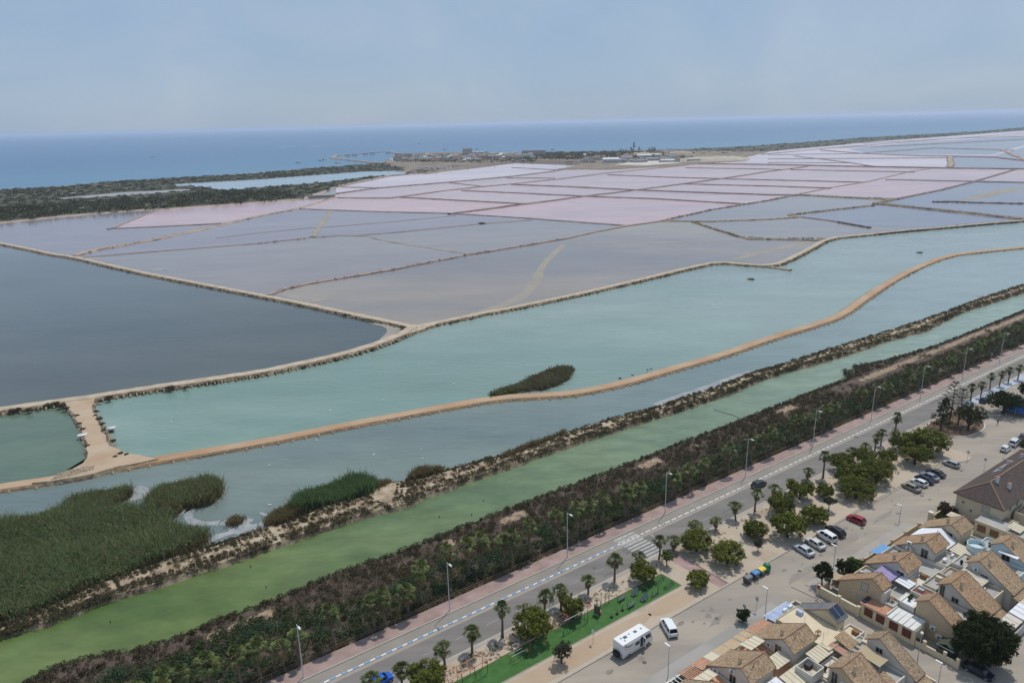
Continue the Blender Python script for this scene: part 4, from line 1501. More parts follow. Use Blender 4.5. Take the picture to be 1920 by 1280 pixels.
# ---- green belt between canal and promenade
GREENB = leaf_mat('belt_green', [(.026, .045, .015), (.042, .072, .024), (.055, .09, .036), (.085, .10, .032), (.08, .062, .03)], obj_var=0)
BROWNB = leaf_mat('belt_brown', [(.044, .036, .02), (.07, .056, .031), (.092, .075, .043), (.125, .102, .062), (.07, .074, .03)], obj_var=0)
TEALB = leaf_mat('cane_green', [(.022, .056, .027), (.04, .09, .042), (.055, .115, .052), (.075, .09, .034)], obj_var=0)
_bu = sorted([(u, v) for u, v in bf if not 148 < u < 153] + [(-150, bf[0][1])])
_bu += [(151.5, max(v for u, v in bf if 140 < u < 170))]
_bu.sort()
VB = lambda u: float(np.interp(u, [a for a, _ in _bu], [b_ for _, b_ in _bu]))
gP, gR, bP, bR, tP, tR = [], [], [], [], [], []
for k in range(13500):
    u = R.uniform(-135, 330)
    v = R.uniform(6.6, 34)
    edge = 14.5 + max(0, min(1, (-10 - u) / 50)) * 7 + 1.6 * math.sin(u * .21) + math.sin(u * .083 + 1)
    vmax = VB(u) - .2
    if v > vmax: continue
    nd_ = math.sin(u * .37 + v * .5) + math.sin(u * .13 - v * .9)
    nz = nd_ + R.gauss(0, .6)
    if v < edge:
        if u > 150 and R.random() < .3: continue
        r = R.uniform(.5, 1.3)
        (tP if nz > .5 else gP).append((u, v, R.uniform(.0, .6) if v > 11.5 else R.uniform(-.1, .2)))
        (tR if nz > .5 else gR).append((r, r, R.uniform(.5, 1.2) if v > 11.5 else R.uniform(.3, .75)))
        if v < 8.5: bP.append((u, R.uniform(6.4, 8.4), .3)); bR.append((r * .8, r * .8, R.uniform(.5, 1.2)))
    else:
        sandy = 20.8 < v < 24.3 and math.sin(u * .31) + math.sin(u * .117 + 2) + .5 * math.sin(u * 1.3) > .95 and u > -75 or (u > 130 and 19 < v < 25 and nz > -1.6)
        if sandy: continue
        r = R.uniform(.4, 1.0)
        if v > 24.4: r *= .7
        bP.append((u, v, R.uniform(0, .25)))
        bR.append((r, r, R.uniform(.35, .95)))
for u10 in range(-1350, 3300, 4):                   # dense rim along the water
    u = u10 / 10
    vv = VB(u) - .2 + R.uniform(-.7, .5)
    bP.append((u, vv, -.4)); r = R.uniform(.35, .8); bR.append((r, r, R.uniform(.4, .9)))
for nm, P, Rr, m, k, s in (('bank_shrubbery', gP, gR, GREENB, 62, .17), ('bank_undergrowth', bP, bR, BROWNB, 52, .14), ('bank_cane', tP, tR, TEALB, 74, .19)):
    W = [tuple(U(*p)) for p in P]
    V, F = leaves(W, Rr, k, s, hemi=-.15, asp=.38 if nm == 'bank_cane' else .6)
    stuff(npmesh(nm, V, F, m))

# bare sandy spots behind the water's edge
SPOT = mat('bare_sand', (.38, .28, .19), (.17, .12, .08), .9, bump=.5)
u = -74
while u < 330:
    if math.sin(u * .31) + math.sin(u * .117 + 2) + .5 * math.sin(u * 1.3) > 1.15 or u > 150:
        uflat('sand_patch', smooth_line([(u - .9 * R.uniform(.6, 1.6), 21.4 + R.uniform(-.5, .5)), (u + .8, 21.2 + R.uniform(-.6, .3)), (u + 1.7, 22.6), (u + 1.2, 23.8 + R.uniform(-.5, .4)), (u - .5, 23.9 + R.uniform(-.6, .4)), (u - 1.4, 22.6), (u - .9, 21.4)], 1)[:-1], -.07 + R.uniform(0, .03), SPOT)
    u += 1.6
# ---- scrub on the far bank of the canal
ef = resample(gpl(Efar, 0), 1.2)
ec = resample(gpl(Ecan, 0), 1.2)
ef, ec = np.array(ef), np.array(ec)
P, Rr = [], []
P2, Rr2 = [], []
nE = 10500
for k in range(nE):
    t = R.random() ** 1.25
    i = int(t * (len(ec) - 1))
    c = ec[i]
    j = np.argmin(((ef - c) ** 2).sum(1))
    s = R.random()
    q = c + (ef[j] - c) * s
    wv = math.sin(i * .21) + math.sin(i * .083 + 1.3) + R.gauss(0, .5)
    dens = .95 if s < .34 else (.3 + .3 * (wv > .5) if s < .6 else .8)
    if i > len(ec) * .42: dens *= .8
    if R.random() > dens: continue
    r = R.uniform(.35, .95) * (1.2 if s < .3 else .9)
    (P if R.random() < .7 else P2).append((q[0], q[1], .05))
    (Rr if len(P) > len(Rr) else Rr2).append((r, r, r * R.uniform(.6, 1.0)))
V, F = leaves(P, Rr, 64, .14, hemi=-.3)
stuff(npmesh('bank_scrub', V, F, BROWNB))
V, F = leaves(P2, Rr2, 64, .14, hemi=-.3)
stuff(npmesh('bank_scrub', V, F, leaf_mat('bank_olive', [(.05, .055, .018), (.085, .082, .03), (.12, .11, .045)], obj_var=0)))

# ---- reed beds
REED = leaf_mat('reed_green', [(.075, .125, .045), (.125, .20, .075), (.175, .265, .105), (.27, .33, .15), (.20, .20, .10)], obj_var=0, trans=.45)
REEDB = leaf_mat('reed_brown', [(.12, .095, .05), (.20, .145, .075), (.26, .20, .10), (.15, .155, .06)], obj_var=0, trans=.45)


def reeds(name, px, n, h, w, m, lean=.4, z=WZ, zp=None, sel=0):
    poly = gpl(px, WZ if zp is None else zp)
    P = sample(poly, int(n * 1.12))
    if sel:
        q = np.sin(P[:, 0] * .31 + 2) * np.sin(P[:, 1] * .27 + 1) + .7 * np.sin(P[:, 0] * .13 - P[:, 1] * .19) + NR.normal(0, .35, len(P))
        P = P[q * sel > -.05]
    # ragged rim: fewer and shorter stems near the water
    rim = np.array(resample(list(poly) + [poly[0]], 1.5))
    dr = np.concatenate([np.sqrt(((P[i:i + 4000, None, :] - rim[None]) ** 2).sum(2)).min(1) for i in range(0, len(P), 4000)])
    wob = 1.6 + 1.2 * np.sin(P[:, 0] * .8) * np.sin(P[:, 1] * .9 + 1)
    P = P[NR.random(len(P)) < np.clip(dr / wob, .1, 1)]
    P = P + NR.normal(0, .35, P.shape)
    # thinner towards the open water and in trampled gaps
    gap = np.sin(P[:, 0] * .45 + 1) * np.sin(P[:, 1] * .38) + .6 * np.sin(P[:, 0] * .17 + P[:, 1] * .23)
    P = P[NR.random(len(P)) < np.clip(1.35 - gap * .75, .12, 1)]
    stray = P[NR.random(len(P)) < .05] + NR.normal(0, .9, (len(P), 2))[:0].sum()
    stray = stray + NR.normal(0, 1.1, stray.shape)
    P = np.vstack([P, stray])
    # taller and shorter patches
    hh = h * (1 + .22 * np.sin(P[:, 0] * .35 + P[:, 1] * .21) + .15 * np.sin(P[:, 0] * .11 - P[:, 1] * .3))
    V, F = blades(P, hh, w, lean, z)
    q = P[NR.random(len(P)) < .16]
    hq = h * (1 + .22 * np.sin(q[:, 0] * .35 + q[:, 1] * .21) + .15 * np.sin(q[:, 0] * .11 - q[:, 1] * .3))
    c = np.column_stack([q, z + hq * .88])
    tv, tf = leaves(c, np.full((len(q), 3), .42), 5, w * 1.5, up=.7, asp=.3, hemi=-.4)
    V, F = join((V, F), (tv, tf))
    return stuff(npmesh(name, V, F, m))


bed = [(-260, 1010), (-100, 1000), (0, 985), (60, 978), (120, 968), (190, 960), (250, 962), (310, 975), (355, 998), (395, 1004), (390, 1018), (350, 1040), (280, 1068), (180, 1105), (80, 1145), (0, 1172), (-150, 1235), (-260, 1270)]
mound('reed_ground', gpl(bed, WZ + .3), WZ + .25, 1, [SCRUBSOIL, SCRUBSOIL], zb=-1.3, step=3)
reeds('green_reeds', bed, 46000, 2.7, .17, REED, sel=0)
reeds('olive_reeds', bed, 24000, 2.5, .17, leaf_mat('reed_olive', [(.11, .125, .055), (.16, .18, .08), (.22, .235, .11), (.27, .26, .14)], obj_var=0, trans=.4), .5, sel=-1)
reeds('straw_reeds', bed, 9000, 2.9, .16, leaf_mat('reed_straw', [(.20, .17, .09), (.28, .24, .13), (.34, .29, .17), (.17, .19, .08)], obj_var=0, trans=.4), .55)
reeds('brown_reeds', [(-150, 1010), (0, 990), (60, 978), (120, 970), (330, 990), (400, 1006), (385, 1022), (320, 1046), (300, 1030), (340, 1010), (200, 985), (0, 1010)], 9000, 2.3, .14, REEDB)
reeds('brown_reeds', [(-150, 1225), (0, 1168), (120, 1125), (240, 1082), (330, 1050), (400, 1020), (385, 1014), (230, 1062), (100, 1110), (-150, 1200)], 8000, 1.6, .13, REEDB, .6)
tuft1 = [(122, 958), (140, 945), (180, 930), (225, 925), (250, 927), (240, 937), (215, 950), (190, 965), (140, 966)]
tuft2 = [(275, 962), (285, 935), (310, 916), (350, 908), (385, 905), (412, 912), (418, 928), (400, 945), (372, 952), (345, 955), (325, 975)]
for tf in (tuft1, tuft2):
    mound('reed_ground', gpl(tf, WZ + .15), WZ + .12, .8, [SCRUBSOIL, SCRUBSOIL], zb=-1.3, step=3)
    reeds('brown_reeds', tf, 9000, 2.2, .14, REEDB, .45)
    reeds('green_reeds', tf, 3500, 2.5, .15, REED, .45)
reeds('green_reeds', [(545, 962), (560, 945), (600, 925), (650, 912), (690, 908), (708, 915), (700, 930), (660, 943), (600, 955), (560, 968)], 13000, 2.6, .16, leaf_mat('reed_bright', [(.07, .125, .045), (.11, .18, .07), (.14, .23, .09), (.19, .24, .11)], obj_var=0, trans=.45), .4, WZ + .3)
reeds('brown_reeds', [(495, 988), (515, 968), (545, 960), (565, 965), (540, 985), (500, 992)], 3500, 1.8, .14, REEDB, .5, WZ + .3)
reeds('brown_reeds', [(700, 915), (735, 906), (725, 915), (690, 928)], 1500, 1.7, .13, REEDB, .5, WZ + .4)
reeds('brown_reeds', [(765, 902), (785, 890), (830, 884), (830, 890), (800, 898), (770, 906)], 3500, 1.8, .14, REEDB, .4, WZ + .3)
reeds('brown_reeds', [(940, 858), (1000, 836), (1060, 814), (1058, 819), (1000, 842), (945, 864)], 2500, 1.0, .13, REEDB, .4, WZ + .5)
isle = [(917, 743), (945, 732), (990, 713), (1020, 698), (1045, 692), (1070, 691), (1076, 697), (1068, 710), (1050, 722), (1020, 731), (970, 737), (930, 745)]
mound('reed_ground', gpl(isle, WZ + .15), WZ + .12, .8, [SCRUBSOIL, SCRUBSOIL], zb=-1.3, step=4)
reeds('brown_reeds', isle, 9000, 1.25, .2, leaf_mat('reed_dull', [(.10, .1, .055), (.15, .135, .075), (.19, .165, .095), (.12, .135, .06)], obj_var=0, trans=.45), .5)
reeds('green_reeds', [(917, 744), (950, 732), (985, 718), (990, 728), (940, 744)], 2000, 1.1, .2, REED, .5)
reeds('brown_reeds', [(425, 982), (445, 972), (462, 974), (455, 982), (430, 990)], 700, 1.0, .13, REEDB, .4)

# ---- shrubs that stand singly along the main dikes
def at_side(Ln, t, off):
    i = min(len(Ln) - 2, max(0, int(t * (len(Ln) - 1))))
    a, c = Ln[i], Ln[i + 1]
    d = math.hypot(c[0] - a[0], c[1] - a[1]) or 1
    return a[0] - (c[1] - a[1]) / d * off, a[1] + (c[0] - a[0]) / d * off


def side_shrubs(key, n, off, lab, grp, ts=(0, 1), wr=(.5, 1.1)):
    Ln = DIKELINES[key]
    for k in range(n):
        t = R.uniform(*ts)
        x, y = at_side(Ln, t, off * R.uniform(.75, 1.15))
        w = R.uniform(*wr)
        shrub((x, y, WZ + .1), w, w * R.uniform(.8, 1.2), lab, grp)


side_shrubs('B', 62, 3.3, 'dark saltbush on the lagoon-side stones of the near dike', 'saltbushes on the near dike', (0, .55))
side_shrubs('B', 26, 3.3, 'dark saltbush on the lagoon-side stones of the near dike', 'saltbushes on the near dike', (.5, .98))
side_shrubs('A', 34, -2.6, 'small saltbush on the dike flank above the slate pond', 'saltbushes above the slate pond', (.05, 1), (.4, .8))
side_shrubs('A', 16, 2.4, 'tiny saltbush on the far edge of the diagonal dike', 'saltbushes on the diagonal dike', (.05, 1), (.4, .7))
side_shrubs('C', 40, -2.9, 'saltbush along the far dike above the turquoise lagoon', 'saltbushes on the far dike', (0, .6), (.5, 1.0))
side_shrubs('C', 34, 2.5, 'low bush behind the track of the far dike', 'bushes behind the far dike track', (0, .62), (.5, .9))
for px, py in ((775, 1), ):
    pass
for x, y, w in ((25, 771, 1.5), (33, 768, 1.4), (53, 770, 1.6), (88, 761, 1.3), (105, 758, 1.6), (115, 762, 1.5), (125, 767, 1.3), (200, 750, 1.5), (206, 745, 1.2), (190, 753, 1.1), (178, 773, 1.2), (180, 780, 1.0), (185, 787, 1.3), (192, 796, 1.2), (200, 806, 1.2), (143, 781, 1.1), (150, 795, 1.0), (157, 805, 1.2), (162, 838, 1.0), (213, 828, 1.0), (320, 730, 1.9), (350, 727, 1.2), (225, 852, 1.1), (215, 857, 1.0), (235, 854, 1.0), (1214, 694, .5), (1221, 692, .5), (1162, 710, .7), (1185, 704, .6)):
    shrub(G(x, y, WZ + .75), w, w * .8, 'rounded saltbush beside the trodden junction of the dikes', 'saltbushes at the junction')
P, Rr = [], []
for Ln, off, n, ts in ((DIKELINES['C'], -2.4, 1300, (.5, 1)), (DIKELINES['C'], -2.6, 260, (0, .5)), (DIKELINES['A'], -2.3, 160, (.1, 1)), (DIKELINES['C'], 2.4, 350, (.5, 1)), (gpl([(1640, 380), (1665, 382), (1740, 390), (1827, 399), (1920, 409)], 0), 0, 420, (0, 1)), (gpl([(1640, 384), (1565, 392), (1480, 402)], 0), 0, 110, (0, 1)), (gpl([(1300, 415), (1330, 425), (1385, 442), (1440, 447), (1545, 446)], 0), 0, 170, (0, 1)), (gpl([(1552, 412), (1632, 426)], 0), 0, 60, (0.2, 1)), (gpl([(1750, 377.5), (1827, 379), (1920, 381)], 0), 0, 120, (0, 1)), (gpl([(1235, 414), (1335, 392), (1440, 375), (1502, 362.5)], 0), 0, 150, (0, 1)), (gpl([(510, 547), (580, 530), (730, 505), (880, 476), (1060, 446)], 0), 0, 60, (0, 1)), (gpl([(137, 479), (300, 446), (412, 421), (555, 391)], 0), 2, 60, (0, 1)), (gpl([(630, 350), (730, 330), (870, 317), (960, 306)], 0), 0, 200, (0, 1)), (gpl([(632, 362), (705, 352), (842, 341), (960, 330), (1035, 321)], 0), 0, 260, (0, 1)), (gpl([(1615, 287), (1715, 291), (1865, 293.5)], 0), 0, 160, (0, 1)), (gpl([(1497, 364), (1590, 369), (1682, 372)], 0), 0, 130, (0, 1)), (gpl([(480, 456), (585, 445), (640, 441)], 0), 0, 10, (0, 1)), (DIKELINES['B'], 2.7, 120, (0, 1)), (DIKELINES['D'], -2.5, 90, (.55, 1))):
    L2 = resample(Ln, 2)
    for k in range(n):
        t = R.uniform(*ts)
        x, y = at_side(L2, t, off * R.uniform(.8, 1.2) + R.uniform(-.8, .8))
        r = R.uniform(.5, 1.5) if off != -2.5 else R.uniform(.2, .5)
        P.append((x, y, WZ + .35))
        Rr.append((r, r, r * .7))
V, F = leaves(P, Rr, 22, .26, hemi=-.2)
stuff(npmesh('dike_scrub', V, F, leaf_mat('dike_scrub_leaf', [(.04, .034, .016), (.07, .055, .028), (.10, .078, .045), (.06, .065, .025)], obj_var=0)))

# riprap stones on the near flanks: too small to pick apart
base = np.array([(-1, -1, -.7), (1, -1, -.7), (1, 1, -.7), (-1, 1, -.7), (-.6, -.7, .7), (.7, -.6, .7), (.6, .6, .6), (-.7, .7, .8)])
bf_ = np.array([(0, 1, 5, 4), (1, 2, 6, 5), (2, 3, 7, 6), (3, 0, 4, 7), (4, 5, 6, 7)])
Pn = []
for key, off, n, ts in (('B', 3.3, 5200, (0, 1)), ('A', -2.6, 1800, (.2, 1)), ('C', -2.7, 2600, (0, .55)), ('D', -2.5, 2600, (0, .5))):
    Ln = DIKELINES[key]
    for k in range(n):
        x, y = at_side(Ln, R.uniform(*ts), off * R.uniform(.72, 1.3))
        Pn.append((x, y, WZ + R.uniform(0, .7) if key != 'D' else WZ + R.uniform(0, .35)))
jl = gpl([(95, 900), (130, 893), (175, 880), (178, 872), (150, 876), (110, 888)], WZ + 1.1)
Pn += [(x, y, WZ + 1.15) for x, y in sample(jl, 260)]
for L in (gpl([(135, 767), (150, 785), (156, 808), (165, 832), (165, 850)], WZ + 1), gpl([(172, 765), (178, 785), (190, 800), (203, 822), (212, 838)], WZ + 1)):
    for k in range(260):
        x, y = at_side(resample(L, 1), R.random(), R.uniform(-1.2, 1.2))
        Pn.append((x, y, WZ + .9))
Pn = np.array(Pn)
S = NR.uniform(.1, .3, (len(Pn), 1, 1)) * NR.uniform(.7, 1.3, (len(Pn), 8, 3))
V = (Pn[:, None, :] + base[None] * S).reshape(-1, 3)
F = (np.arange(len(Pn))[:, None, None] * 8 + bf_[None]).reshape(-1, 4)
stuff(npmesh('riprap_stones', V, F, mat('riprap', (.40, .33, .25), (.24, .185, .13), .8)))
# ------------------------------------------------------------------ street furniture
def plain(name, c, rough=.6, metal=0.0, spec=.4):
    return mat(name, c, None, rough=rough, metal=metal, spec=spec)


STEEL = plain('galvanised_steel', (.42, .43, .44), .5, .3)
LAMPW = plain('lamp_grey', (.55, .55, .54), .5)
DARKM = plain('dark_metal', (.05, .052, .055), .5)
RUBBER = plain('rubber', (.018, .018, .019), .8)
GLASSD = plain('car_glass', (.012, .014, .017), .08, 0, .6)
WOODR = mat('railing_wood', (.20, .145, .085), (.12, .085, .05), 2)

proto = None
for k, u in enumerate((-79.5, -52.2, -24.8, 3.0, 31.5, 60, 88.5, 117.5, 146, 174, 202)):
    t = thing('street_lamp', ['tall grey street lamp beyond the left edge of the promenade', 'street lamp at the promenade kerb nearest the bottom edge', 'street lamp on the promenade opposite the orange climbing bars', 'street lamp on the promenade opposite the turf playground', 'street lamp on the promenade just past the zebra crossing', 'street lamp on the promenade behind the dark grey moving car', 'street lamp on the promenade with a small pole sign at its foot', 'street lamp on the promenade across from the thick pine group', 'street lamp on the promenade left of the bare araucarias', 'street lamp on the promenade right behind the bare araucarias', 'farthest street lamp on the promenade near the right edge'][k], 'street lamp', u, 2.98, .12, 0, 'street lamps on the promenade')
    if proto is None:
        proto = t
        b = MB()
        b.tube([(0, 0, 0), (0, 0, .5), (0, 0, 10.1)], [.14, .1, .065], 8)
        b.build('pole', LAMPW, t)
        b = MB()
        b.tube([(0, 0, 10.0), (0, -.5, 10.15), (0, -.9, 10.18)], .045, 6)
        b.build('arm', LAMPW, t)
        b = MB()
        b.frustum((-.17, .17, -1.55, -.75, 10.08), (-.12, .12, -1.5, -.8, 10.27))
        b.build('lamp_head', plain('lamp_white', (.75, .75, .73)), t)
        b = MB()
        b.box(-.11, .11, -1.45, -.95, 10.055, 10.078)
        b.build('lamp_lens', plain('lens', (.6, .62, .6), .2), t)
    else:
        for c in proto.children:
            copy_tree(c, t)


def small_lamp(bx, by, h, lab, globe=False, dirn=1):
    u, v = uvp(bx, by)
    t = thing('street_lamp', lab, 'street lamp', u, v, 0, 0, 'small street lamps by the houses')
    b = MB()
    b.tube([(0, 0, 0), (0, 0, h)], [.07, .045], 6)
    b.build('pole', STEEL, t)
    b = MB()
    if globe:
        b.ell((0, 0, h + .15), (.28, .28, .26), 10, 6)
    else:
        b.box(-.13, .13, -.1, .95 * dirn, h - .02, h + .1) if dirn > 0 else b.box(-.13, .13, -.95, .1, h - .02, h + .1)
    b.build('lamp_head', MATS['lamp_white'], t)


small_lamp(1434, 1158, 6.0, 'thin lamp post at the house wall beside the blue corrugated roof', dirn=1)
small_lamp(1252, 1272, 6.2, 'thin lamp post on the pavement below the white van')
small_lamp(1563, 1060, 4.4, 'lamp post by the two dark round trees')
small_lamp(1686, 978, 3.9, 'lamp post on the street beside the far pavement')
small_lamp(1721, 1232, 4.6, 'globe lamp at the cream wall next to the brown shutters', True)
small_lamp(1759, 1282, 3.9, 'lamp post in the alley near the bottom right roofs')


def sign(bx, by, h, kind, lab, col, z0=0, back=False):
    u, v = uvp(bx, by)
    t = thing('road_sign', lab, 'road sign', u, v, z0)
    b = MB()
    b.tube([(0, 0, 0), (0, 0, h + .2)], .035, 6)
    b.build('post', STEEL, t)
    b = MB()
    if kind == 'round':
        b.extrude([(.33 * math.cos(i * .5236), h + .33 * math.sin(i * .5236)) for i in range(12)], -.06, -.03)
    else:
        b.extrude([(-.3, h - .4), (.3, h - .4), (.3, h + .4), (-.3, h + .4)], -.06, -.03)
    p = b.build('plate', plain('sign_' + col, dict(blue=(.05, .07, .2), red=(.35, .04, .05), grey=(.4, .41, .42), white=(.7, .7, .7))[col]), t)
    if kind == 'round':
        b = MB()
        b.extrude([(.22 * math.cos(i * .5236), h + .22 * math.sin(i * .5236)) for i in range(12)], -.072, -.062)
        b.build('plate_centre', plain('sign_centre', (.55, .56, .6)), p)


sign(1394, 1160, 2.7, 'round', 'round blue sign behind the clipped ball tree', 'blue')
sign(1418, 1145, 2.6, 'rect', 'grey backed sign post on the pavement by the clipped ball tree', 'grey')
sign(1813, 864, 2.4, 'round', 'round red sign at the rounded end of the park', 'red', .1)
sign(1845, 879, 2.6, 'round', 'round blue sign on the street right of the red sign', 'blue')
sign(1882, 858, 2.4, 'rect', 'grey sign post on the pavement behind the white hatchback', 'grey')
sign(1112, 1206, 2.3, 'rect', 'pale sign post between turf and motorhome', 'white', .1)
sign(1030, 1144, 2.6, 'round', 'small grey round sign at the road kerb by the pine', 'grey', .1)
sign(1533, 1120, 2.3, 'rect', 'sign post at the corner of the cream garden wall', 'red')
sign(1519, 846, 1.8, 'round', 'small dark sign at the foot of a promenade lamp', 'grey', .1)
sign(1389, 1014, 1.4, 'rect', 'small notice post on bare ground left of a thin sapling', 'grey', .1)
sign(1858, 676, 2.4, 'rect', 'small sign on the promenade near the far lamp', 'grey', .1)

# promenade railing: posts and two rails
ra = thing('promenade_railing', 'low brown wooden railing between pink promenade and green belt', 'railing', 0, 5.92, 0)
b = MB()
b.box(-.06, .06, -.06, .06, 0, 1.05)
pm = b.build('post', WOODR)
pme = pm.data
bpy.data.objects.remove(pm)
for k in range(150):
    objof('post', pme, ra, (-96 + k * 2.2, 0, 0))
for z in (.5, .95):
    b = MB()
    b.box(-97, 234, -.035, .035, z - .05, z + .05)
    b.build('rail', WOODR, ra)


# ------------------------------------------------------------------ vehicles
def paintm(name, c, rough=.3):
    return mat('paint_' + name, c, None, rough=rough, spec=.5, metal=.05)


TYRE = RUBBER
HUB = plain('hub', (.38, .38, .39), .4, .5)
LIGHTW = plain('headlight', (.7, .72, .75), .15)
LIGHTR = plain('tail_light', (.3, .015, .012), .25)
TRIM = plain('black_trim', (.03, .03, .032), .6)
PLATE = plain('number_plate', (.72, .72, .7), .5)
CARS = {'sedan': dict(L=4.45, W=1.76, H=1.44, belt=.92, hood=.86, cab=(-1.75, -.95, .55, 1.25), deck=.96),
        'hatch': dict(L=3.95, W=1.70, H=1.48, belt=.94, hood=.88, cab=(-1.9, -1.45, .35, 1.1), deck=.96),
        'suv': dict(L=4.3, W=1.82, H=1.62, belt=1.05, hood=1.0, cab=(-2.05, -1.6, .4, 1.05), deck=1.05),
        'van': dict(L=4.4, W=1.82, H=1.83, belt=1.08, hood=1.02, cab=(-2.15, -1.95, .75, 1.45), deck=1.08),
        'minivan': dict(L=4.6, W=1.85, H=1.78, belt=1.06, hood=.98, cab=(-2.2, -1.9, .75, 1.6), deck=1.06)}


def make_car(kind, pm):
    q = CARS[kind]
    L, W, H = q['L'], q['W'], q['H']
    hl, w = L / 2, W / 2
    xa, xb, xc, xd = q['cab']
    parts = []
    b = MB()
    # lower body: stations along x with a rounded section
    st = [(-hl, .80, .42, q['deck'] - .12), (-hl + .12, .93, .28, q['deck'] - .02), (-hl * .62, 1.0, .2, q['deck']), (xa, 1.0, .2, q['belt']), (0, 1.0, .2, q['belt']), (xd, 1.0, .2, q['belt'] - .01), (hl * .72, .98, .22, q['hood'] - .03), (hl - .14, .90, .27, q['hood'] - .13), (hl, .74, .4, q['hood'] - .3)]
    st.sort()
    rows = []
    for x, k, z0, z1 in st:
        ww = w * k
        rows.append([(x, -ww * .9, z0), (x, -ww, z0 + .14), (x, -ww, z1 - .14), (x, -ww * .93, z1), (x, 0, z1 + .02), (x, ww * .93, z1), (x, ww, z1 - .14), (x, ww, z0 + .14), (x, ww * .9, z0)])
    idx = b.grid(rows)
    b.f.append(idx[0][::-1]); b.m.append(0)
    b.f.append(idx[-1]); b.m.append(0)
    # cabin with roof
    rw, bw_ = w * .74, w * .92
    zb, zt = q['belt'] - .02, H
    cab = [[(xa, -bw_, zb), (xd, -bw_, zb), (xd, bw_, zb), (xa, bw_, zb)], [(xb, -rw, zt - .05), (xc, -rw, zt - .05), (xc, rw, zt - .05), (xb, rw, zt - .05)]]
    b.grid([c + [c[0]] for c in cab])
    b.grid([[(xb, -rw, zt - .05), (xb, -rw * .5, zt - .005), (xb, rw * .5, zt - .005), (xb, rw, zt - .05)], [((xb + xc) / 2, -rw, zt - .02), ((xb + xc) / 2, -rw * .5, zt + .02), ((xb + xc) / 2, rw * .5, zt + .02), ((xb + xc) / 2, rw, zt - .02)], [(xc, -rw, zt - .05), (xc, -rw * .5, zt - .005), (xc, rw * .5, zt - .005), (xc, rw, zt - .05)]])
    parts.append(('body', b, pm))

    def pane(name, p00, p10, p11, p01, off, m):
        """inset window on the bilinear face"""
        P = [Vector(p) for p in (p00, p10, p11, p01)]
        c = sum(P, Vector()) / 4
        nrm = (P[1] - P[0]).cross(P[3] - P[0]).normalized() * off
        f = lambda s, t: (P[0] * (1 - s) + P[1] * s) * (1 - t) + (P[3] * (1 - s) + P[2] * s) * t + nrm
        bb = MB()
        bb.face([f(.06, .1), f(.94, .1), f(.92, .9), f(.08, .9)])
        parts.append((name, bb, m))

    lo, hi = cab
    pane('windscreen', lo[1], lo[2], hi[2], hi[1], .012, GLASSD)
    pane('rear_window', lo[3], lo[0], hi[0], hi[3], .012, GLASSD)
    for sgn, (l0, l1, h1, h0) in ((-1, (lo[0], lo[1], hi[1], hi[0])), (1, (lo[2], lo[3], hi[3], hi[2]))):
        a, c, d, e = [Vector(p) for p in (l0, l1, h1, h0)]
        for s0, s1 in ((0, .5), (.5, 1)) if kind in ('sedan', 'hatch') else ((0, .34), (.34, .67), (.67, 1)):
            pane('side_window', a.lerp(c, s0), a.lerp(c, s1), e.lerp(d, s1), e.lerp(d, s0), .012, GLASSD)
    out = [(n, bb, m, None) for n, bb, m in parts]
    for sx in (-1, 1):
        for sy in (-1, 1):
            bb = MB()
            x, y, r = sx * hl * .62, sy * (w - .1), .315
            n = 12
            ring = lambda yy, rr: [(x + rr * math.cos(6.2832 * i / n), yy, .315 + rr * math.sin(6.2832 * i / n)) for i in range(n)]
            bb.grid([ring(y - .1, r), ring(y + .1, r), ring(y + .11 * sy, r * .62)] if sy > 0 else [ring(y + .1, r), ring(y - .1, r), ring(y - .11, r * .62)], 0, True)
            hb_ = MB()
            hb_.face(ring(y + sy * .112, r * .63))
            out.append(('wheel', bb, TYRE, ('rim', hb_, HUB)))
    for sy in (-1, 1):
        bb = MB()
        bb.box(hl - .2, hl - .04, sy * w * .52 - .16, sy * w * .52 + .16, q['hood'] - .36, q['hood'] - .2)
        out.append(('headlight', bb, LIGHTW, None))
        bb = MB()
        bb.box(-hl - .015, -hl + .1, sy * w * .68 - .12, sy * w * .68 + .12, q['deck'] - .34, q['deck'] - .12)
        out.append(('tail_light', bb, LIGHTR, None))
        bb = MB()
        bb.box(xd - .42, xd - .2, sy * (w + .05) - .08, sy * (w + .05) + .08, q['belt'] - .02, q['belt'] + .12)
        out.append(('wing_mirror', bb, pm, None))
    bb = MB()
    bb.box(-hl - .02, -hl + .1, -w * .8, w * .8, .32, .46)
    out.append(('rear_bumper', bb, TRIM, None))
    bb = MB()
    bb.box(-hl - .03, -hl + .02, -.26, .26, .52, .63)
    out.append(('number_plate', bb, PLATE, None))
    return out


def car(kind, pname, col, u, v, rot, lab, group=None, rough=.3):
    t = thing('parked_car' if group else 'car', lab, 'van' if kind in ('van',) else 'car', u, v, 0, rot, group)
    for n, bb, m, sub in make_car(kind, paintm(pname, col, rough)):
        o = bb.build(n, m, t)
        if sub:
            sub[1].build(sub[0], sub[2], o)
    return t


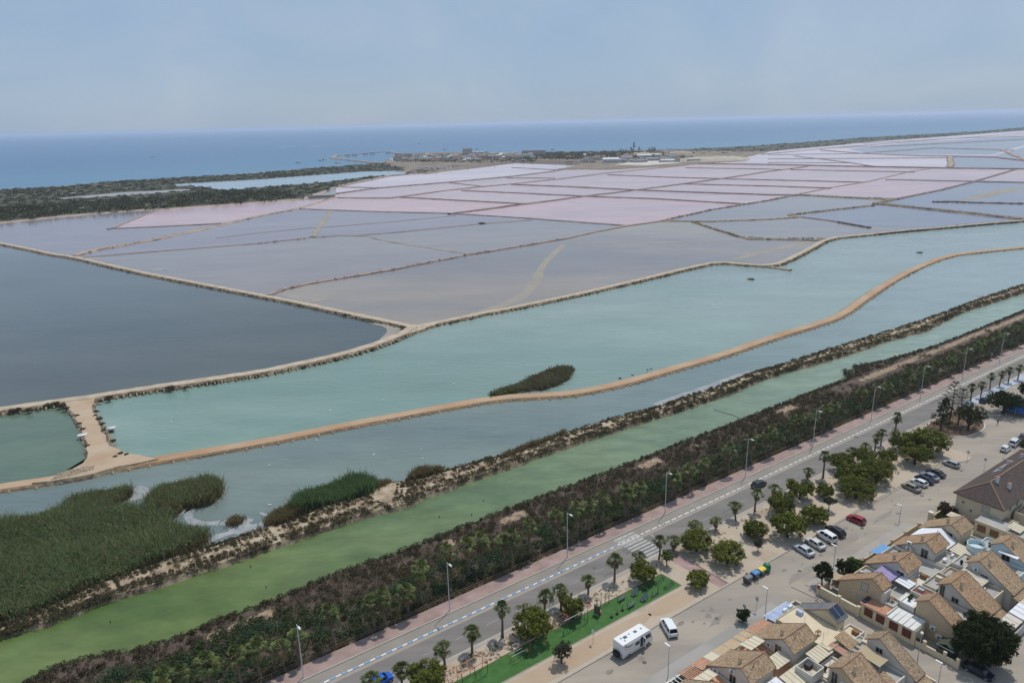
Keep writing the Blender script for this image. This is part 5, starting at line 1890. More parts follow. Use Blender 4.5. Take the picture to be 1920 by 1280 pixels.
NOSE = math.pi / 2              # nose towards the park (+v)
SG = 'cars parked nose-in along the street'
for px, kind, pn, col, lab, dr in (((1505, 1034), 'sedan', 'silver', (.50, .53, .57), 'silver saloon parked nose-in, nearest the recycling bins', .1), ((1527, 1022), 'sedan', 'pale_silver', (.58, .57, .55), 'pale silver saloon parked between blue-silver saloon and white van', .06),
                                   ((1549, 1010), 'van', 'white', (.72, .72, .72), 'white small van with rear doors parked beside a black car', .05), ((1565, 1000), 'suv', 'black', (.012, .012, .014), 'black car parked beside the white small van', .08),
                                   ((1606, 978), 'hatch', 'red', (.30, .012, .03), 'red hatchback parked alone at the park kerb', .25), ((1708, 917), 'sedan', 'beige', (.26, .25, .20), 'grey-beige saloon first of the five parked together', .1),
                                   ((1722, 908), 'hatch', 'white2', (.66, .67, .68), 'white hatchback second of the five parked together', .1), ((1732, 902), 'sedan', 'navy', (.012, .014, .028), 'very dark blue saloon in the middle of five parked together', .12),
                                   ((1743, 897), 'sedan', 'steel', (.24, .27, .33), 'steel-blue saloon fourth of the five parked together', .1), ((1757, 891), 'sedan', 'charcoal', (.05, .052, .052), 'charcoal saloon last of the five parked together', .12),
                                   ((1782, 873), 'hatch', 'grey', (.36, .37, .38), 'silver-grey car parked alone by the rounded park end', .2)):
    u, v = uvp(*px)
    car(kind, pn, col, u, -24.75, NOSE + dr - .24, lab, SG)
car('hatch', 'white3', (.66, .66, .64), 124.6, -29.2, .1, 'white hatchback at the pavement by the brown roof, behind a van', 'cars at the far pavement')
car('minivan', 'white4', (.6, .61, .63), 130.2, -29.1, .1, 'white-roofed minivan at the pavement ahead of a white hatchback', 'cars at the far pavement')
car('sedan', 'slate', (.06, .06, .075), 136.0, -29.0, .1, 'dark shiny car at the picture edge ahead of a minivan', 'cars at the far pavement')
car('suv', 'grey2', (.045, .048, .055), 58.4, -2.1, 0.02, 'dark grey car driving along the road')
car('hatch', 'bright_blue', (.008, .10, .50), -42.6, -5.6, 0.02, 'bright blue car on the road at the bottom edge')
car('hatch', 'black2', (.018, .018, .022), 156.3, -10.9, .1, 'dark car parked beside the broad ficus')
car('sedan', 'pale_blue', (.35, .42, .48), 149.6, -9.4, .05, 'pale blue car half hidden behind the bare araucarias')
car('hatch', 'blue2', (.02, .06, .3), 162.5, -17.6, .3, 'blue car behind the blue wall at the picture edge')
car('sedan', 'midnight', (.01, .014, .03), 34.0, -60.9, 0.02 - NOSE, 'navy car in the deep shade of the huge dark tree')
car('minivan', 'white5', (.74, .75, .76), 3.0, -24.5, NOSE - .45, 'white people carrier parked on the street in front of the motorhome', rough=.25)

# motorhome with its nose to the right
mh = thing('motorhome', 'white motorhome with grey roof hatches parked along the park kerb', 'motorhome', -5.2, -24.0, 0, .02)
WH = paintm('motorhome_white', (.74, .74, .73), .35)
b = MB()
prof = [(-3.5, .5), (-3.5, 2.95), (-3.4, 3.02), (2.5, 3.02), (3.05, 2.75), (3.45, 1.65), (3.6, 1.3), (3.62, .55), (3.3, .42), (-3.3, .42)]
b.extrude(prof, -1.12, 1.12, 0, 'y')
b.build('body', WH, mh)
b = MB()
b.face([(3.07, -.98, 2.68), (3.45, -1.02, 1.72), (3.45, 1.02, 1.72), (3.07, .98, 2.68)][::-1])
for v_ in range(len(b.v)):
    x, y, z = b.v[v_]
    b.v[v_] = (x + .03, y, z + .012)
b.build('windscreen', GLASSD, mh)
for sy in (-1, 1):
    y = sy * 1.128
    b = MB()
    b.face([(1.75, y, 1.55), (3.2, y, 1.55), (2.9, y, 2.4), (1.75, y, 2.4)])
    b.build('cab_window', GLASSD, mh)
    b = MB()
    b.face([(-3.45, y * .999 + sy * .004, .62), (1.3, y * .999 + sy * .004, .62), (1.3, y * .999 + sy * .004, .7), (-3.45, y * .999 + sy * .004, .7)])
    b.build('trim_strip', plain('grey_stripe', (.3, .31, .33)), mh)
    for x0, x1, z0, z1 in ((-.55, .45, 1.5, 2.15),) if sy < 0 else ((-2.8, -1.6, 1.6, 2.2), (-.5, .7, 1.6, 2.2)):
        b = MB()
        b.box(x0, x1, y - .012, y + .012, z0, z1)
        b.build('side_window', GLASSD, mh)
b = MB()
b.box(.62, 1.22, -1.14, -1.11, .7, 2.5)
d = b.build('door', plain('doorway_painted_shade', (.03, .03, .032)), mh)  # near-black panel: shade of the open doorway put into its colour
b = MB()
b.box(1.2, 1.3, -1.75, -1.13, .72, 2.5)
d2 = b.build('open_door', WH, mh)
b = MB()
b.box(1.195, 1.305, -1.6, -1.3, 1.6, 2.3)
b.build('door_window', GLASSD, d2)
b = MB()
b.tube([(-2.6, -1.22, 2.72), (.5, -1.22, 2.72)], .09, 6)
b.build('awning_roll', plain('awning_grey', (.5, .5, .5)), mh)
b = MB()
b.tube([(-3.05, -1.2, 2.6), (-2.4, -1.3, 2.35), (-1.4, -1.3, 2.35)], .05, 5)
b.build('awning_arm', TRIM, mh)
for x, y, sx, sy, m in ((-2.5, .35, .35, .35, 'g'), (-2.35, -.45, .3, .3, 'g'), (-1.75, .15, .75, .55, 'd'), (-.7, .3, .3, .3, 'g'), (.55, .1, .6, .5, 'd'), (1.9, .05, .35, .35, 'g')):
    b = MB()
    b.frustum((x - sx / 2, x + sx / 2, y - sy / 2, y + sy / 2, 3.015), (x - sx / 2 + .04, x + sx / 2 - .04, y - sy / 2 + .04, y + sy / 2 - .04, 3.11))
    b.build('roof_hatch', plain('hatch_dark', (.12, .125, .135), .3) if m == 'd' else plain('hatch_grey', (.33, .335, .34), .4), mh)
for x in (-2.0, 2.5):
    for sy in (-1, 1):
        b = MB()
        n = 12
        ring = lambda yy, rr: [(x + rr * math.cos(6.2832 * i / n), yy, .36 + rr * math.sin(6.2832 * i / n)) for i in range(n)]
        b.grid([ring(sy * .9, .36), ring(sy * 1.135, .36)], 0, True)
        b.f.append(list(range(n, 2 * n))); b.m.append(0)
        w_ = b.build('wheel', TYRE, mh)
        b = MB()
        b.face(ring(sy * 1.14, .2))
        b.build('rim', HUB, w_)
b = MB()
for z, x in ((.9, -3.95), (1.05, -3.75)):
    b.ell((x, 0, z), (.2, .85, .5), 8, 6, 0, .12)
b.build('covered_bike_rack', plain('black_cover', (.02, .02, .02), .9), mh)
b = MB()
b.box(-3.53, -3.49, -.95, .95, .5, .62)
b.build('rear_bumper', TRIM, mh)
for sy in (-1, 1):
    b = MB()
    b.box(-3.53, -3.49, sy * .98 - .08, sy * .98 + .08, .8, 1.25)
    b.build('tail_light', LIGHTR, mh)

# ------------------------------------------------------------------ recycling bins
for (px, py), bc, lc, lab, ig in (((1409, 1096), (.06, .062, .066), (.16, .165, .175), 'dark grey waste container with grey lid, nearest of four', 0), ((1420, 1086), (.05, .055, .065), (.07, .20, .46), 'dark waste container with blue lid', 0), ((1433, 1080), (.06, .06, .055), (.66, .52, .07), 'dark waste container with yellow lid', 0), ((1441, 1073), (.02, .18, .085), None, 'green bottle bank with a rounded top', 1)):
    u, v = uvp(px, py)
    t = thing('waste_container' if not ig else 'bottle_bank', lab, 'bin', u, -24.2, 0, 0, 'bins at the kerb')
    if ig:
        b = MB()
        n = 14
        prof = [(.62, .1), (.78, .5), (.8, 1.0), (.74, 1.4), (.58, 1.68), (.3, 1.84), (.02, 1.88)]
        b.grid([[(r_ * math.cos(6.2832 * i / n), r_ * math.sin(6.2832 * i / n), z) for i in range(n)] for r_, z in prof], 0, True)
        b.build('body', plain('bin_green', bc, .5), t, True)
        b = MB()
        b.tube([(0, 0, 1.86), (0, 0, 2.0)], .09, 8)
        b.build('lifting_ring', STEEL, t)
        for a in (-1.9, 1.2):
            b = MB()
            b.tube([(.68 * math.cos(a), .68 * math.sin(a), 1.45), (.76 * math.cos(a), .76 * math.sin(a), 1.45)], .13, 8)
            b.build('bottle_hole', RUBBER, t)
    else:
        b = MB()
        b.frustum((-.62, .62, -.5, .5, .12), (-.72, .72, -.62, .62, 1.22))
        b.build('body', plain('bin_body_%d' % px, bc, .55), t)
        b = MB()
        b.grid([[(-.75, y, z) for y, z in ((-.66, 1.23), (-.5, 1.44), (.2, 1.5), (.66, 1.3))], [(.75, y, z) for y, z in ((-.66, 1.23), (-.5, 1.44), (.2, 1.5), (.66, 1.3))]])
        for x in (-.75, .75):
            b.face([(x, -.66, 1.23), (x, .66, 1.23), (x, .66, 1.3), (x, .2, 1.5), (x, -.5, 1.44)])
        b.build('lid', plain('bin_lid_%d' % px, lc, .5), t)
        for x in (-.5, .5):
            for y in (-.4, .4):
                b = MB()
                b.tube([(x - .04, y, .1), (x + .04, y, .1)], .1, 8)
                b.build('wheel', RUBBER, t)
        b = MB()
        b.box(-.12, .12, -.64, -.56, .55, .85)
        b.build('sticker', plain('sticker_grey', (.45, .45, .44)), t)
tj = thing('rubbish_pile', 'small heap of discarded boards and bags behind the grey bin', 'rubbish', *uvp(1402, 1079), .1)
for k in range(4):
    b = MB()
    b.ell((R.uniform(-.5, .5), R.uniform(-.4, .4), .22), (R.uniform(.25, .4), R.uniform(.2, .35), R.uniform(.2, .4)), 7, 5, 0, .2)
    b.build('bag', plain('bag_%d' % k, [(.12, .04, .05), (.3, .29, .3), (.05, .045, .05), (.22, .16, .12)][k], .6), tj)

# ------------------------------------------------------------------ exercise equipment on the turf
ORG = plain('orange_paint', (.56, .20, .06), .45)
REDP = plain('red_paint', (.42, .07, .05), .45)
DGR = plain('dark_green_paint', (.025, .05, .035), .5)
DBL = plain('slate_pad', (.06, .075, .10), .5)
EG = 'outdoor exercise equipment on the turf'
t = thing('climbing_bars', 'orange overhead ladder on dark posts at the left end of the turf', 'exercise frame', -31.5, -13.4, .12, 0, EG)
for k in range(4):
    for y in (-.75, .75):
        b = MB()
        b.tube([(k * 2.4 - 3.6, y, 0), (k * 2.4 - 3.6, y, 2.5 + .25 * (y > 0))], .05, 6)
        b.build('post', DARKM if y < 0 else REDP, t)
for y in (-.75, .75):
    b = MB()
    b.tube([(-4.2, y, 2.5 + .25 * (y > 0)), (4.2, y, 2.5 + .25 * (y > 0))], .06, 6)
    b.build('rail', ORG, t)
for k in range(7):
    b = MB()
    x = -3.6 + k * 1.2
    b.tube([(x, -.75, 2.5), (x + (.6 if k % 2 else -.6), .75, 2.75)], .035, 5)
    b.build('rung', ORG if k % 2 else REDP, t)
t = thing('pull_up_frame', 'rust-red rectangular frame standing in the shade of the pine', 'exercise frame', -18.2, -14.8, .12, 0, EG)
for x in (-1.6, 1.6):
    b = MB()
    b.tube([(x, 0, 0), (x, 0, 2.7)], .06, 6)
    b.build('post', REDP, t)
b = MB()
b.tube([(-1.65, 0, 2.7), (1.65, 0, 2.7)], .05, 6)
b.build('crossbar', STEEL, t)
t = thing('parallel_bars', 'low dark parallel bars left of the rust-red frame', 'exercise frame', -22.4, -14.6, .12, 0, EG)
for x in (-.9, .9):
    for y in (-.35, .35):
        b = MB()
        b.tube([(x, y, 0), (x, y, 1.5)], .045, 6)
        b.build('post', ORG if x < 0 else DARKM, t)
for y in (-.35, .35):
    b = MB()
    b.tube([(-1.3, y, 1.5), (1.3, y, 1.5)], .04, 6)
    b.build('bar', STEEL, t)
t = thing('exercise_rig', 'long frame with red arched ends and thin upright bars on the turf', 'exercise frame', -8.0, -13.5, .12, 0, EG)
for x in (-4.2, 1.2):
    b = MB()
    b.tube([(x, -.9, 2.6)] + [(x + 1.3 * math.sin(a) , -.9 * math.cos(a), 2.6 + .25 * math.sin(a)) for a in (.5, 1.0, 1.57, 2.1, 2.6)] + [(x, .9, 2.6)], .06, 6)
    b.build('red_arch', REDP, t)
b = MB()
b.tube([(-4.2, -.9, 2.6), (1.2, -.9, 2.6)], .06, 6)
b.build('crossbar', STEEL, t)
for k in range(8):
    b = MB()
    x = -4.2 + k * 5.4 / 7
    b.tube([(x, -.9 if k in (0, 3, 7) else -.88, 0), (x, -.9, 2.6 if k in (0, 3, 7) else 2.4)], .05 if k in (0, 3, 7) else .03, 5)
    b.build('upright', DARKM, t)
t = thing('notice_board', 'dark board panel with an orange block at its foot on the turf', 'exercise frame', -4.4, -14.2, .12, .2, EG)
b = MB()
b.box(-.1, .1, -.6, .6, .3, 2.1)
b.build('panel', plain('board_brown', (.12, .09, .085)), t)
for y in (-.6, .6):
    b = MB()
    b.tube([(0, y, 0), (0, y, 2.2)], .06, 6)
    b.build('post', DARKM, t)
b = MB()
b.ell((.6, -.2, .4), (.35, .35, .45), 8, 5, 0, .1)
b.build('block', ORG, t)
for k, (px, py) in enumerate(((1123, 1147), (1131, 1143), (1139, 1139), (1147, 1136))):
    t = thing('steel_pole', 'slim dark pole in a row of four beside a palm on the turf', 'pole', uvp(px, py)[0], -13.0, .12, 0, 'row of four poles')
    b = MB()
    b.tube([(0, 0, 0), (0, 0, 2.6)], [.06, .045], 6)
    b.build('pole', DARKM, t)
    b = MB()
    b.ell((0, 0, 2.6), (.07, .07, .07), 6, 4)
    b.build('pole_cap', DARKM, t)
for (px, py), kind, lab in (((1166, 1126), 'bench', 'grey sit-up bench left of two slanted pads'), ((1190, 1116), 'slant', 'slanted slate-blue pad of an exercise bench, upper of two'), ((1207, 1126), 'slant', 'slanted slate-blue pad of an exercise bench, lower of two'), ((1184, 1138), 'bench', 'grey sit-up bench nearest the turf edge'),
                            ((1211, 1105), 'step', 'twin-post exerciser in the pine shadow on the turf'), ((1228, 1116), 'step', 'twin-post exerciser in the middle of the turf end'), ((1236, 1092), 'bars', 'low dark bars near the far corner of the turf'), ((1254, 1101), 'bars', 'low dark bars near the right tip of the turf')):
    u, v = uvp(px, py)
    t = thing('exercise_station', lab, 'exercise equipment', u, v, .12, .1, EG)
    b = MB()
    if kind == 'bench':
        b.slab([(-.9, -.25, .45), (.9, -.25, .75), (.9, .25, .75), (-.9, .25, .45)], .08)
        b.build('board', DBL, t)
        fr = [[(-.8, 0, 0), (-.8, 0, .45)], [(.8, 0, 0), (.8, 0, .7)], [(-.9, -.3, .1), (-.9, -.3, 1.1)], [(-.9, .3, .1), (-.9, .3, 1.1)]]
    elif kind == 'slant':
        b.slab([(-.8, -.35, .25), (.7, -.35, 1.25), (.7, .35, 1.25), (-.8, .35, .25)], .1)
        b.build('board', DBL, t)
        fr = [[(.6, -.3, 0), (.6, -.3, 1.15)], [(.6, .3, 0), (.6, .3, 1.15)], [(-.7, 0, 0), (-.7, 0, .3)]]
    elif kind == 'step':
        b.box(-.9, .9, -.2, .2, .12, .2)
        b.build('foot_plate', DGR, t)
        fr = [[(-.9, 0, 0), (-.9, 0, 1.4)], [(.9, 0, 0), (.9, 0, 1.5)], [(-.9, -.3, 1.0), (-.9, .3, 1.1)], [(.9, -.3, 1.1), (.9, .3, 1.2)]]
    else:
        b.box(-1.3, 1.3, -.25, -.15, .35, .45)
        b.box(-1.3, 1.3, .15, .25, .35, .45)
        b.build('board', DGR, t)
        fr = [[(-1.2, -.2, 0), (-1.2, -.2, .75)], [(1.2, .2, 0), (1.2, .2, .75)], [(-1.2, .2, 0), (-1.2, .2, .75)], [(1.2, -.2, 0), (1.2, -.2, .75)]]
    for q in fr:
        b = MB()
        b.tube(q, .05, 6)
        b.build('frame_tube', DGR if kind != 'slant' else DARKM, t)
for k, (px, py) in enumerate(((1147, 1158), (1157, 1152), (1167, 1145))):
    u, v = uvp(px, py)
    t = thing('balance_stump', ['dark balance stump, lowest of three on the turf', 'dark balance stump, middle of three on the turf', 'dark balance stump with short post, highest of three'][k], 'balance stump', u, v, .12, 0, 'three balance stumps')
    b = MB()
    b.tube([(0, 0, 0), (0, 0, .4)], [.3, .26], 8)
    b.build('stump', DGR, t)
    b = MB()
    b.tube([(.05, 0, .4), (.05, 0, .75 + .2 * k)], .05, 6)
    b.build('handle', DARKM, t)


# ------------------------------------------------------------------ people, a few pixels tall
def person(u, v, z, rot, shirt, legs, lab, stride=.22):
    me = bpy.data.meshes.new('person')
    J = [(0, 0, .95), (0, 0, 1.2), (0, 0, 1.42), (0, 0, 1.52), (.02, 0, 1.66), (.01, 0, 1.76),
         (0, .18, 1.4), (.05, .25, 1.13), (.2, .24, .92), (0, -.18, 1.4), (-.08, -.25, 1.13), (.02, -.25, .9),
         (0, .1, .9), (stride * .6, .1, .5), (stride, .1, .06), (stride + .16, .1, .03), (0, -.1, .9), (-stride * .3, -.1, .5), (-stride, -.1, .08), (-stride + .15, -.1, .03)]
    E_ = [(0, 1), (1, 2), (2, 3), (3, 4), (4, 5), (2, 6), (6, 7), (7, 8), (2, 9), (9, 10), (10, 11), (0, 12), (12, 13), (13, 14), (14, 15), (0, 16), (16, 17), (17, 18), (18, 19)]
    rad = [.15, .135, .14, .06, .1, .085, .065, .05, .038, .065, .05, .038, .095, .066, .045, .04, .095, .066, .045, .04]
    me.from_pydata(J, E_, [])
    o = bpy.data.objects.new('person', me)
    COL.objects.link(o)
    md = o.modifiers.new('skin', 'SKIN')
    for i, r_ in enumerate(rad):
        me.skin_vertices[0].data[i].radius = (r_, r_)
    me.skin_vertices[0].data[0].use_root = True
    sb = o.modifiers.new('sub', 'SUBSURF')
    sb.levels = sb.render_levels = 1
    dg = bpy.context.evaluated_depsgraph_get()
    m2 = bpy.data.meshes.new_from_object(o.evaluated_get(dg))
    bpy.data.objects.remove(o)
    o = bpy.data.objects.new('person', m2)
    COL.objects.link(o)
    m2.materials.clear()
    for x in (plain('skin_tone', (.42, .25, .17), .6), plain('shirt_%s' % lab[:12], shirt, .8), plain('legs_%s' % lab[:12], legs, .8)):
        m2.materials.append(x)
    for p in m2.polygons:
        c = p.center
        p.material_index = 1 if .95 < c.z < 1.48 and abs(c.y) < .3 and not (abs(c.y) > .2 and c.z < 1.2) else 2 if .1 < c.z <= .98 and abs(c.y) < .21 else 0
        p.use_smooth = True
    o.location, o.rotation_euler = U(u, v, z), (0, 0, TH + rot)
    tag(o, lab, 'person')
    b = MB()
    b.ell((-.01, 0, 1.72), (.11, .1, .11), 8, 5, 0, 0, -.2)
    b.build('hair', plain('dark_hair', (.03, .022, .018), .8), o, True)


pu = uvp(1870, 796)
person(pu[0], pu[1], 0, .5, (.02, .02, .03), (.03, .03, .04), 'person in dark clothes walking on the plaza by the blue wall')
person(-20.6, -14.9, .12, 1.2, (.45, .27, .22), (.03, .025, .03), 'person in a pinkish top exercising by the rust-red frame', .1)

# birds resting on the lagoon
b = MB()
b.ell((0, 0, .14), (.42, .2, .18), 8, 5)
b.tube([(.35, 0, .2), (.48, 0, .42), (.52, 0, .58)], [.08, .05, .05], 6)
b.ell((.58, 0, .62), (.12, .07, .07), 6, 4)
b.tube([(-.35, 0, .2), (-.6, 0, .26)], [.1, .03], 5)
bo = b.build('white_bird', plain('white_plumage', (.8, .8, .78), .7))
for i, (px, py) in enumerate(((321, 791), (505, 873), (593, 826), (701, 853), (506, 947), (790, 843), (792, 860), (718, 751), (619, 770), (851, 720), (1199, 645), (1190, 665), (1146, 640), (455, 705))):
    o = bo if i == 0 else bo.copy()
    if i: COL.objects.link(o)
    o.location = G(px, py, WZ + .02)
    o.rotation_euler = (0, 0, R.uniform(0, 6.28))
    s = R.uniform(.65, .95)
    o.scale = (s, s, s)
    tag(o, 'small white bird resting on the lagoon water', 'bird', 'birds on the lagoons')
# sluices, sunk posts, a sunken pipe
for px, py, lab in ((156, 822, 'white concrete sluice on the small pond side of the track'), (209, 809, 'white concrete sluice on the lagoon side of the track')):
    p = G(px, py, WZ)
    t = thing('sluice', lab, 'sluice', world=Vector((p.x, p.y, WZ)), group='sluices')
    t.rotation_euler = (0, 0, .35)
    b = MB()
    b.box(-1.1, 1.1, -.8, .8, -.5, 1.2)
    b.build('chamber', mat('sluice_concrete', (.62, .62, .6), (.5, .49, .47), 1.2), t)
    b = MB()
    b.slab([(-1.25, -.95, 1.3), (1.25, -.95, 1.3), (1.25, .95, 1.3), (-1.25, .95, 1.3)], .1)
    b.build('cover', MATS['sluice_concrete'], t)
    b = MB()
    b.box(-.6, .6, -.86, -.81, -.4, .8)
    b.build('gate', DARKM, t)
for i, (px, py) in enumerate(((907, 940), (824, 970), (499, 1102), (884, 966), (207, 1167), (470, 1063))):
    p = G(px, py, WZ)
    b = MB()
    b.tube([(0, 0, -.5), (.03, 0, .5)], .09, 6)
    o = b.build('mooring_stake', DARKM, None, False, Vector((p.x, p.y, WZ)))
    tag(o, 'short dark stake standing in the green canal', 'stake', 'stakes in the canal')
b = MB()
L = gpl([(1339, 768), (1370, 777), (1392, 785)], WZ + .05)
b.tube([(x, y, WZ + .03) for x, y in L], .13, 6)
tag(b.build('sunken_pipe', plain('pipe_dark', (.06, .075, .085), .6)), 'dark pipe lying at the surface of the canal', 'pipe')
for px, py, lab in ((1407, 524, 'small dark snag in the turquoise lagoon by the far spur'), (1722, 474, 'small dark snag in the upper right lagoon'), (903, 419, 'tiny scrub islet in the grey-lilac pan')):
    p = G(px, py, WZ)
    big = py < 430
    shrub((p.x, p.y, WZ), 4.5 if big else 2.5, 1.4 if big else .7, lab, None, None, 'snag' if not big else 'islet_shrub')
# ------------------------------------------------------------------ houses
OCH = mat('ochre_render', (.56, .43, .28), (.50, .38, .245), .5, bump=.15)
CRM = mat('cream_render', (.64, .54, .38), (.56, .465, .325), .5, bump=.15)
WHT = mat('white_render', (.64, .60, .53), (.53, .49, .43), .4, bump=.12)
PBL = mat('pale_blue_render', (.56, .66, .68), (.50, .60, .62), .5)
TT = tile_mat('tan_tiles', (.19, .13, .08), (.32, .222, .135), (.46, .335, .215))
TB = tile_mat('brown_tiles', (.065, .048, .044), (.09, .066, .06), (.12, .09, .08), .3)
TBY = tile_mat('brown_tiles_hip', (.065, .048, .044), (.09, .066, .06), (.12, .09, .08), .3, 'Y')
TO = tile_mat('orange_tiles', (.38, .17, .10), (.46, .24, .15), (.50, .30, .20), .3)
TY = tile_mat('straw_tiles', (.42, .30, .17), (.50, .36, .22), (.52, .40, .26), .3)
RIDGE = mat('ridge_clay', (.36, .22, .145), (.28, .175, .115), 2)
REDF = mat('red_terrace_tiles', (.24, .09, .07), (.20, .08, .06), 1.5)
ORF = mat('orange_terrace', (.56, .27, .15), (.60, .36, .22), .7)
GREYF = mat('grey_terrace', (.40, .385, .36), (.33, .32, .3), .6)
CANV = mat('cream_canvas', (.62, .55, .40), (.56, .49, .35), .8)
CANE = mat('cane_mat', (.50, .385, .20), (.42, .32, .17), 3, stretch=(1, 8, 1))
WCAN = mat('white_canvas', (.74, .74, .76), (.68, .68, .7), .8)
PURP = mat('purple_canvas', (.25, .20, .40), (.34, .28, .48), 1)
BLUC = mat('blue_canvas', (.10, .30, .60), (.14, .34, .62), 1)
REDC = mat('red_stripe_canvas', (.36, .10, .13), (.42, .15, .18), 1)
BLUR = mat('blue_grey_roof', (.36, .43, .60), (.47, .53, .66), 1.2, lo=.42, hi=.58)
GRS = mat('grey_sheet_roof', (.17, .17, .18), (.13, .13, .135), 1)
SHUT = mat('brown_shutter', (.155, .055, .04), (.13, .045, .034), 2)
SHUTO = mat('ochre_shutter', (.24, .13, .06), (.2, .11, .05), 2)
FRAMEW = plain('window_frame', (.45, .42, .38))
SHADEW = plain('roller_blind', (.42, .40, .37))
PANEG = plain('window_glass', (.02, .024, .03), .1, 0, .6)
ACW = plain('ac_white', (.72, .72, .70))
PVM = plain('solar_glass', (.018, .03, .055), .12, 0, .6)
IRON = plain('iron', (.04, .038, .036))


class H:
    def __init__(s, name, label, cat, u, v, group=None):
        s.o = (u, v)
        s.t = thing(name, label, cat, u, v, 0, 0, group)

    def mb(s):
        return MB(s.o[0], s.o[1], 0)

    def box(s, part, m, u0, u1, v0, v1, z0, z1, par=None):
        b = s.mb()
        b.box(min(u0, u1), max(u0, u1), min(v0, v1), max(v0, v1), z0, z1)
        return b.build(part, m, par or s.t)

    def slab(s, part, m, q, th=.1, par=None):
        b = s.mb()
        b.slab(q, th)
        return b.build(part, m, par or s.t)

    def posts(s, pts, z, m=None, r=.04, part='post', z0=0.0):
        for u, v in pts:
            b = s.mb()
            b.tube([(u, v, z0), (u, v, z)], r, 5)
            b.build(part, m or FRAMEW, s.t)

    def window(s, u, v, z, w, h, face='-u', kind='pane', fm=None):
        """window in a wall whose outside looks along the given axis"""
        f, p = s.mb(), s.mb()
        k = -1 if face[0] == '-' else 1
        t = .07
        def bx(b, a0, a1, z0, z1, d0, d1):
            lo, hi = sorted((d0 * k, d1 * k))
            if face[1] == 'u': b.box(u + lo, u + hi, v + a0, v + a1, z0, z1)
            else: b.box(u + a0, u + a1, v + lo, v + hi, z0, z1)
        for a0, a1, z0, z1 in ((-w / 2 - t, -w / 2, z - t, z + h + t), (w / 2, w / 2 + t, z - t, z + h + t), (-w / 2, w / 2, z + h, z + h + t), (-w / 2, w / 2, z - t, z)):
            bx(f, a0, a1, z0, z1, -.05, .06)
        fo = f.build('window', fm or FRAMEW, s.t)
        bx(p, -w / 2, w / 2, z, z + h, -.05, .02)
        p.build('pane' if kind == 'pane' else 'shutter', {'pane': PANEG, 'blind': SHADEW, 'brown': SHUT, 'ochre': SHUTO}[kind], fo)
        if kind == 'pane':
            q = s.mb()
            bx(q, -.025, .025, z, z + h, .02, .05)
            q.build('mullion', fm or FRAMEW, fo)
        if kind in ('brown', 'ochre'):
            q = s.mb()
            for i in range(6):
                zz = z + h * (i + .5) / 6
                bx(q, -w / 2 + .06, w / 2 - .06, zz - .05, zz + .05, .02, .045)
            q.build('louvre', {'brown': SHUT, 'ochre': SHUTO}[kind], fo)
        return fo

    def ac(s, u, v, z, face='-u'):
        b = s.mb()
        if face[1] == 'u': b.box(u - .35 * (face[0] == '-'), u + .35 * (face[0] == '+'), v - .45, v + .45, z, z + .62)
        else: b.box(u - .45, u + .45, v - .35 * (face[0] == '-'), v + .35 * (face[0] == '+'), z, z + .62)
        o = b.build('air_conditioner', ACW, s.t)
        b = s.mb()
        n = 10
        if face[1] == 'u': b.face([(u + (-.36 if face[0] == '-' else .36), v - .08 + .24 * math.cos(6.283 * i / n), z + .31 + .24 * math.sin(6.283 * i / n)) for i in range(n)])
        else: b.face([(u - .08 + .24 * math.cos(6.283 * i / n), v + (-.36 if face[0] == '-' else .36), z + .31 + .24 * math.sin(6.283 * i / n)) for i in range(n)])
        b.build('fan_grille', plain('fan_dark', (.08, .08, .085)), o)


TTS = [TT, tile_mat('tan_tiles_grey', (.17, .125, .085), (.28, .205, .135), (.41, .31, .21)), tile_mat('tan_tiles_red', (.20, .125, .075), (.33, .21, .125), (.45, .31, .19))]


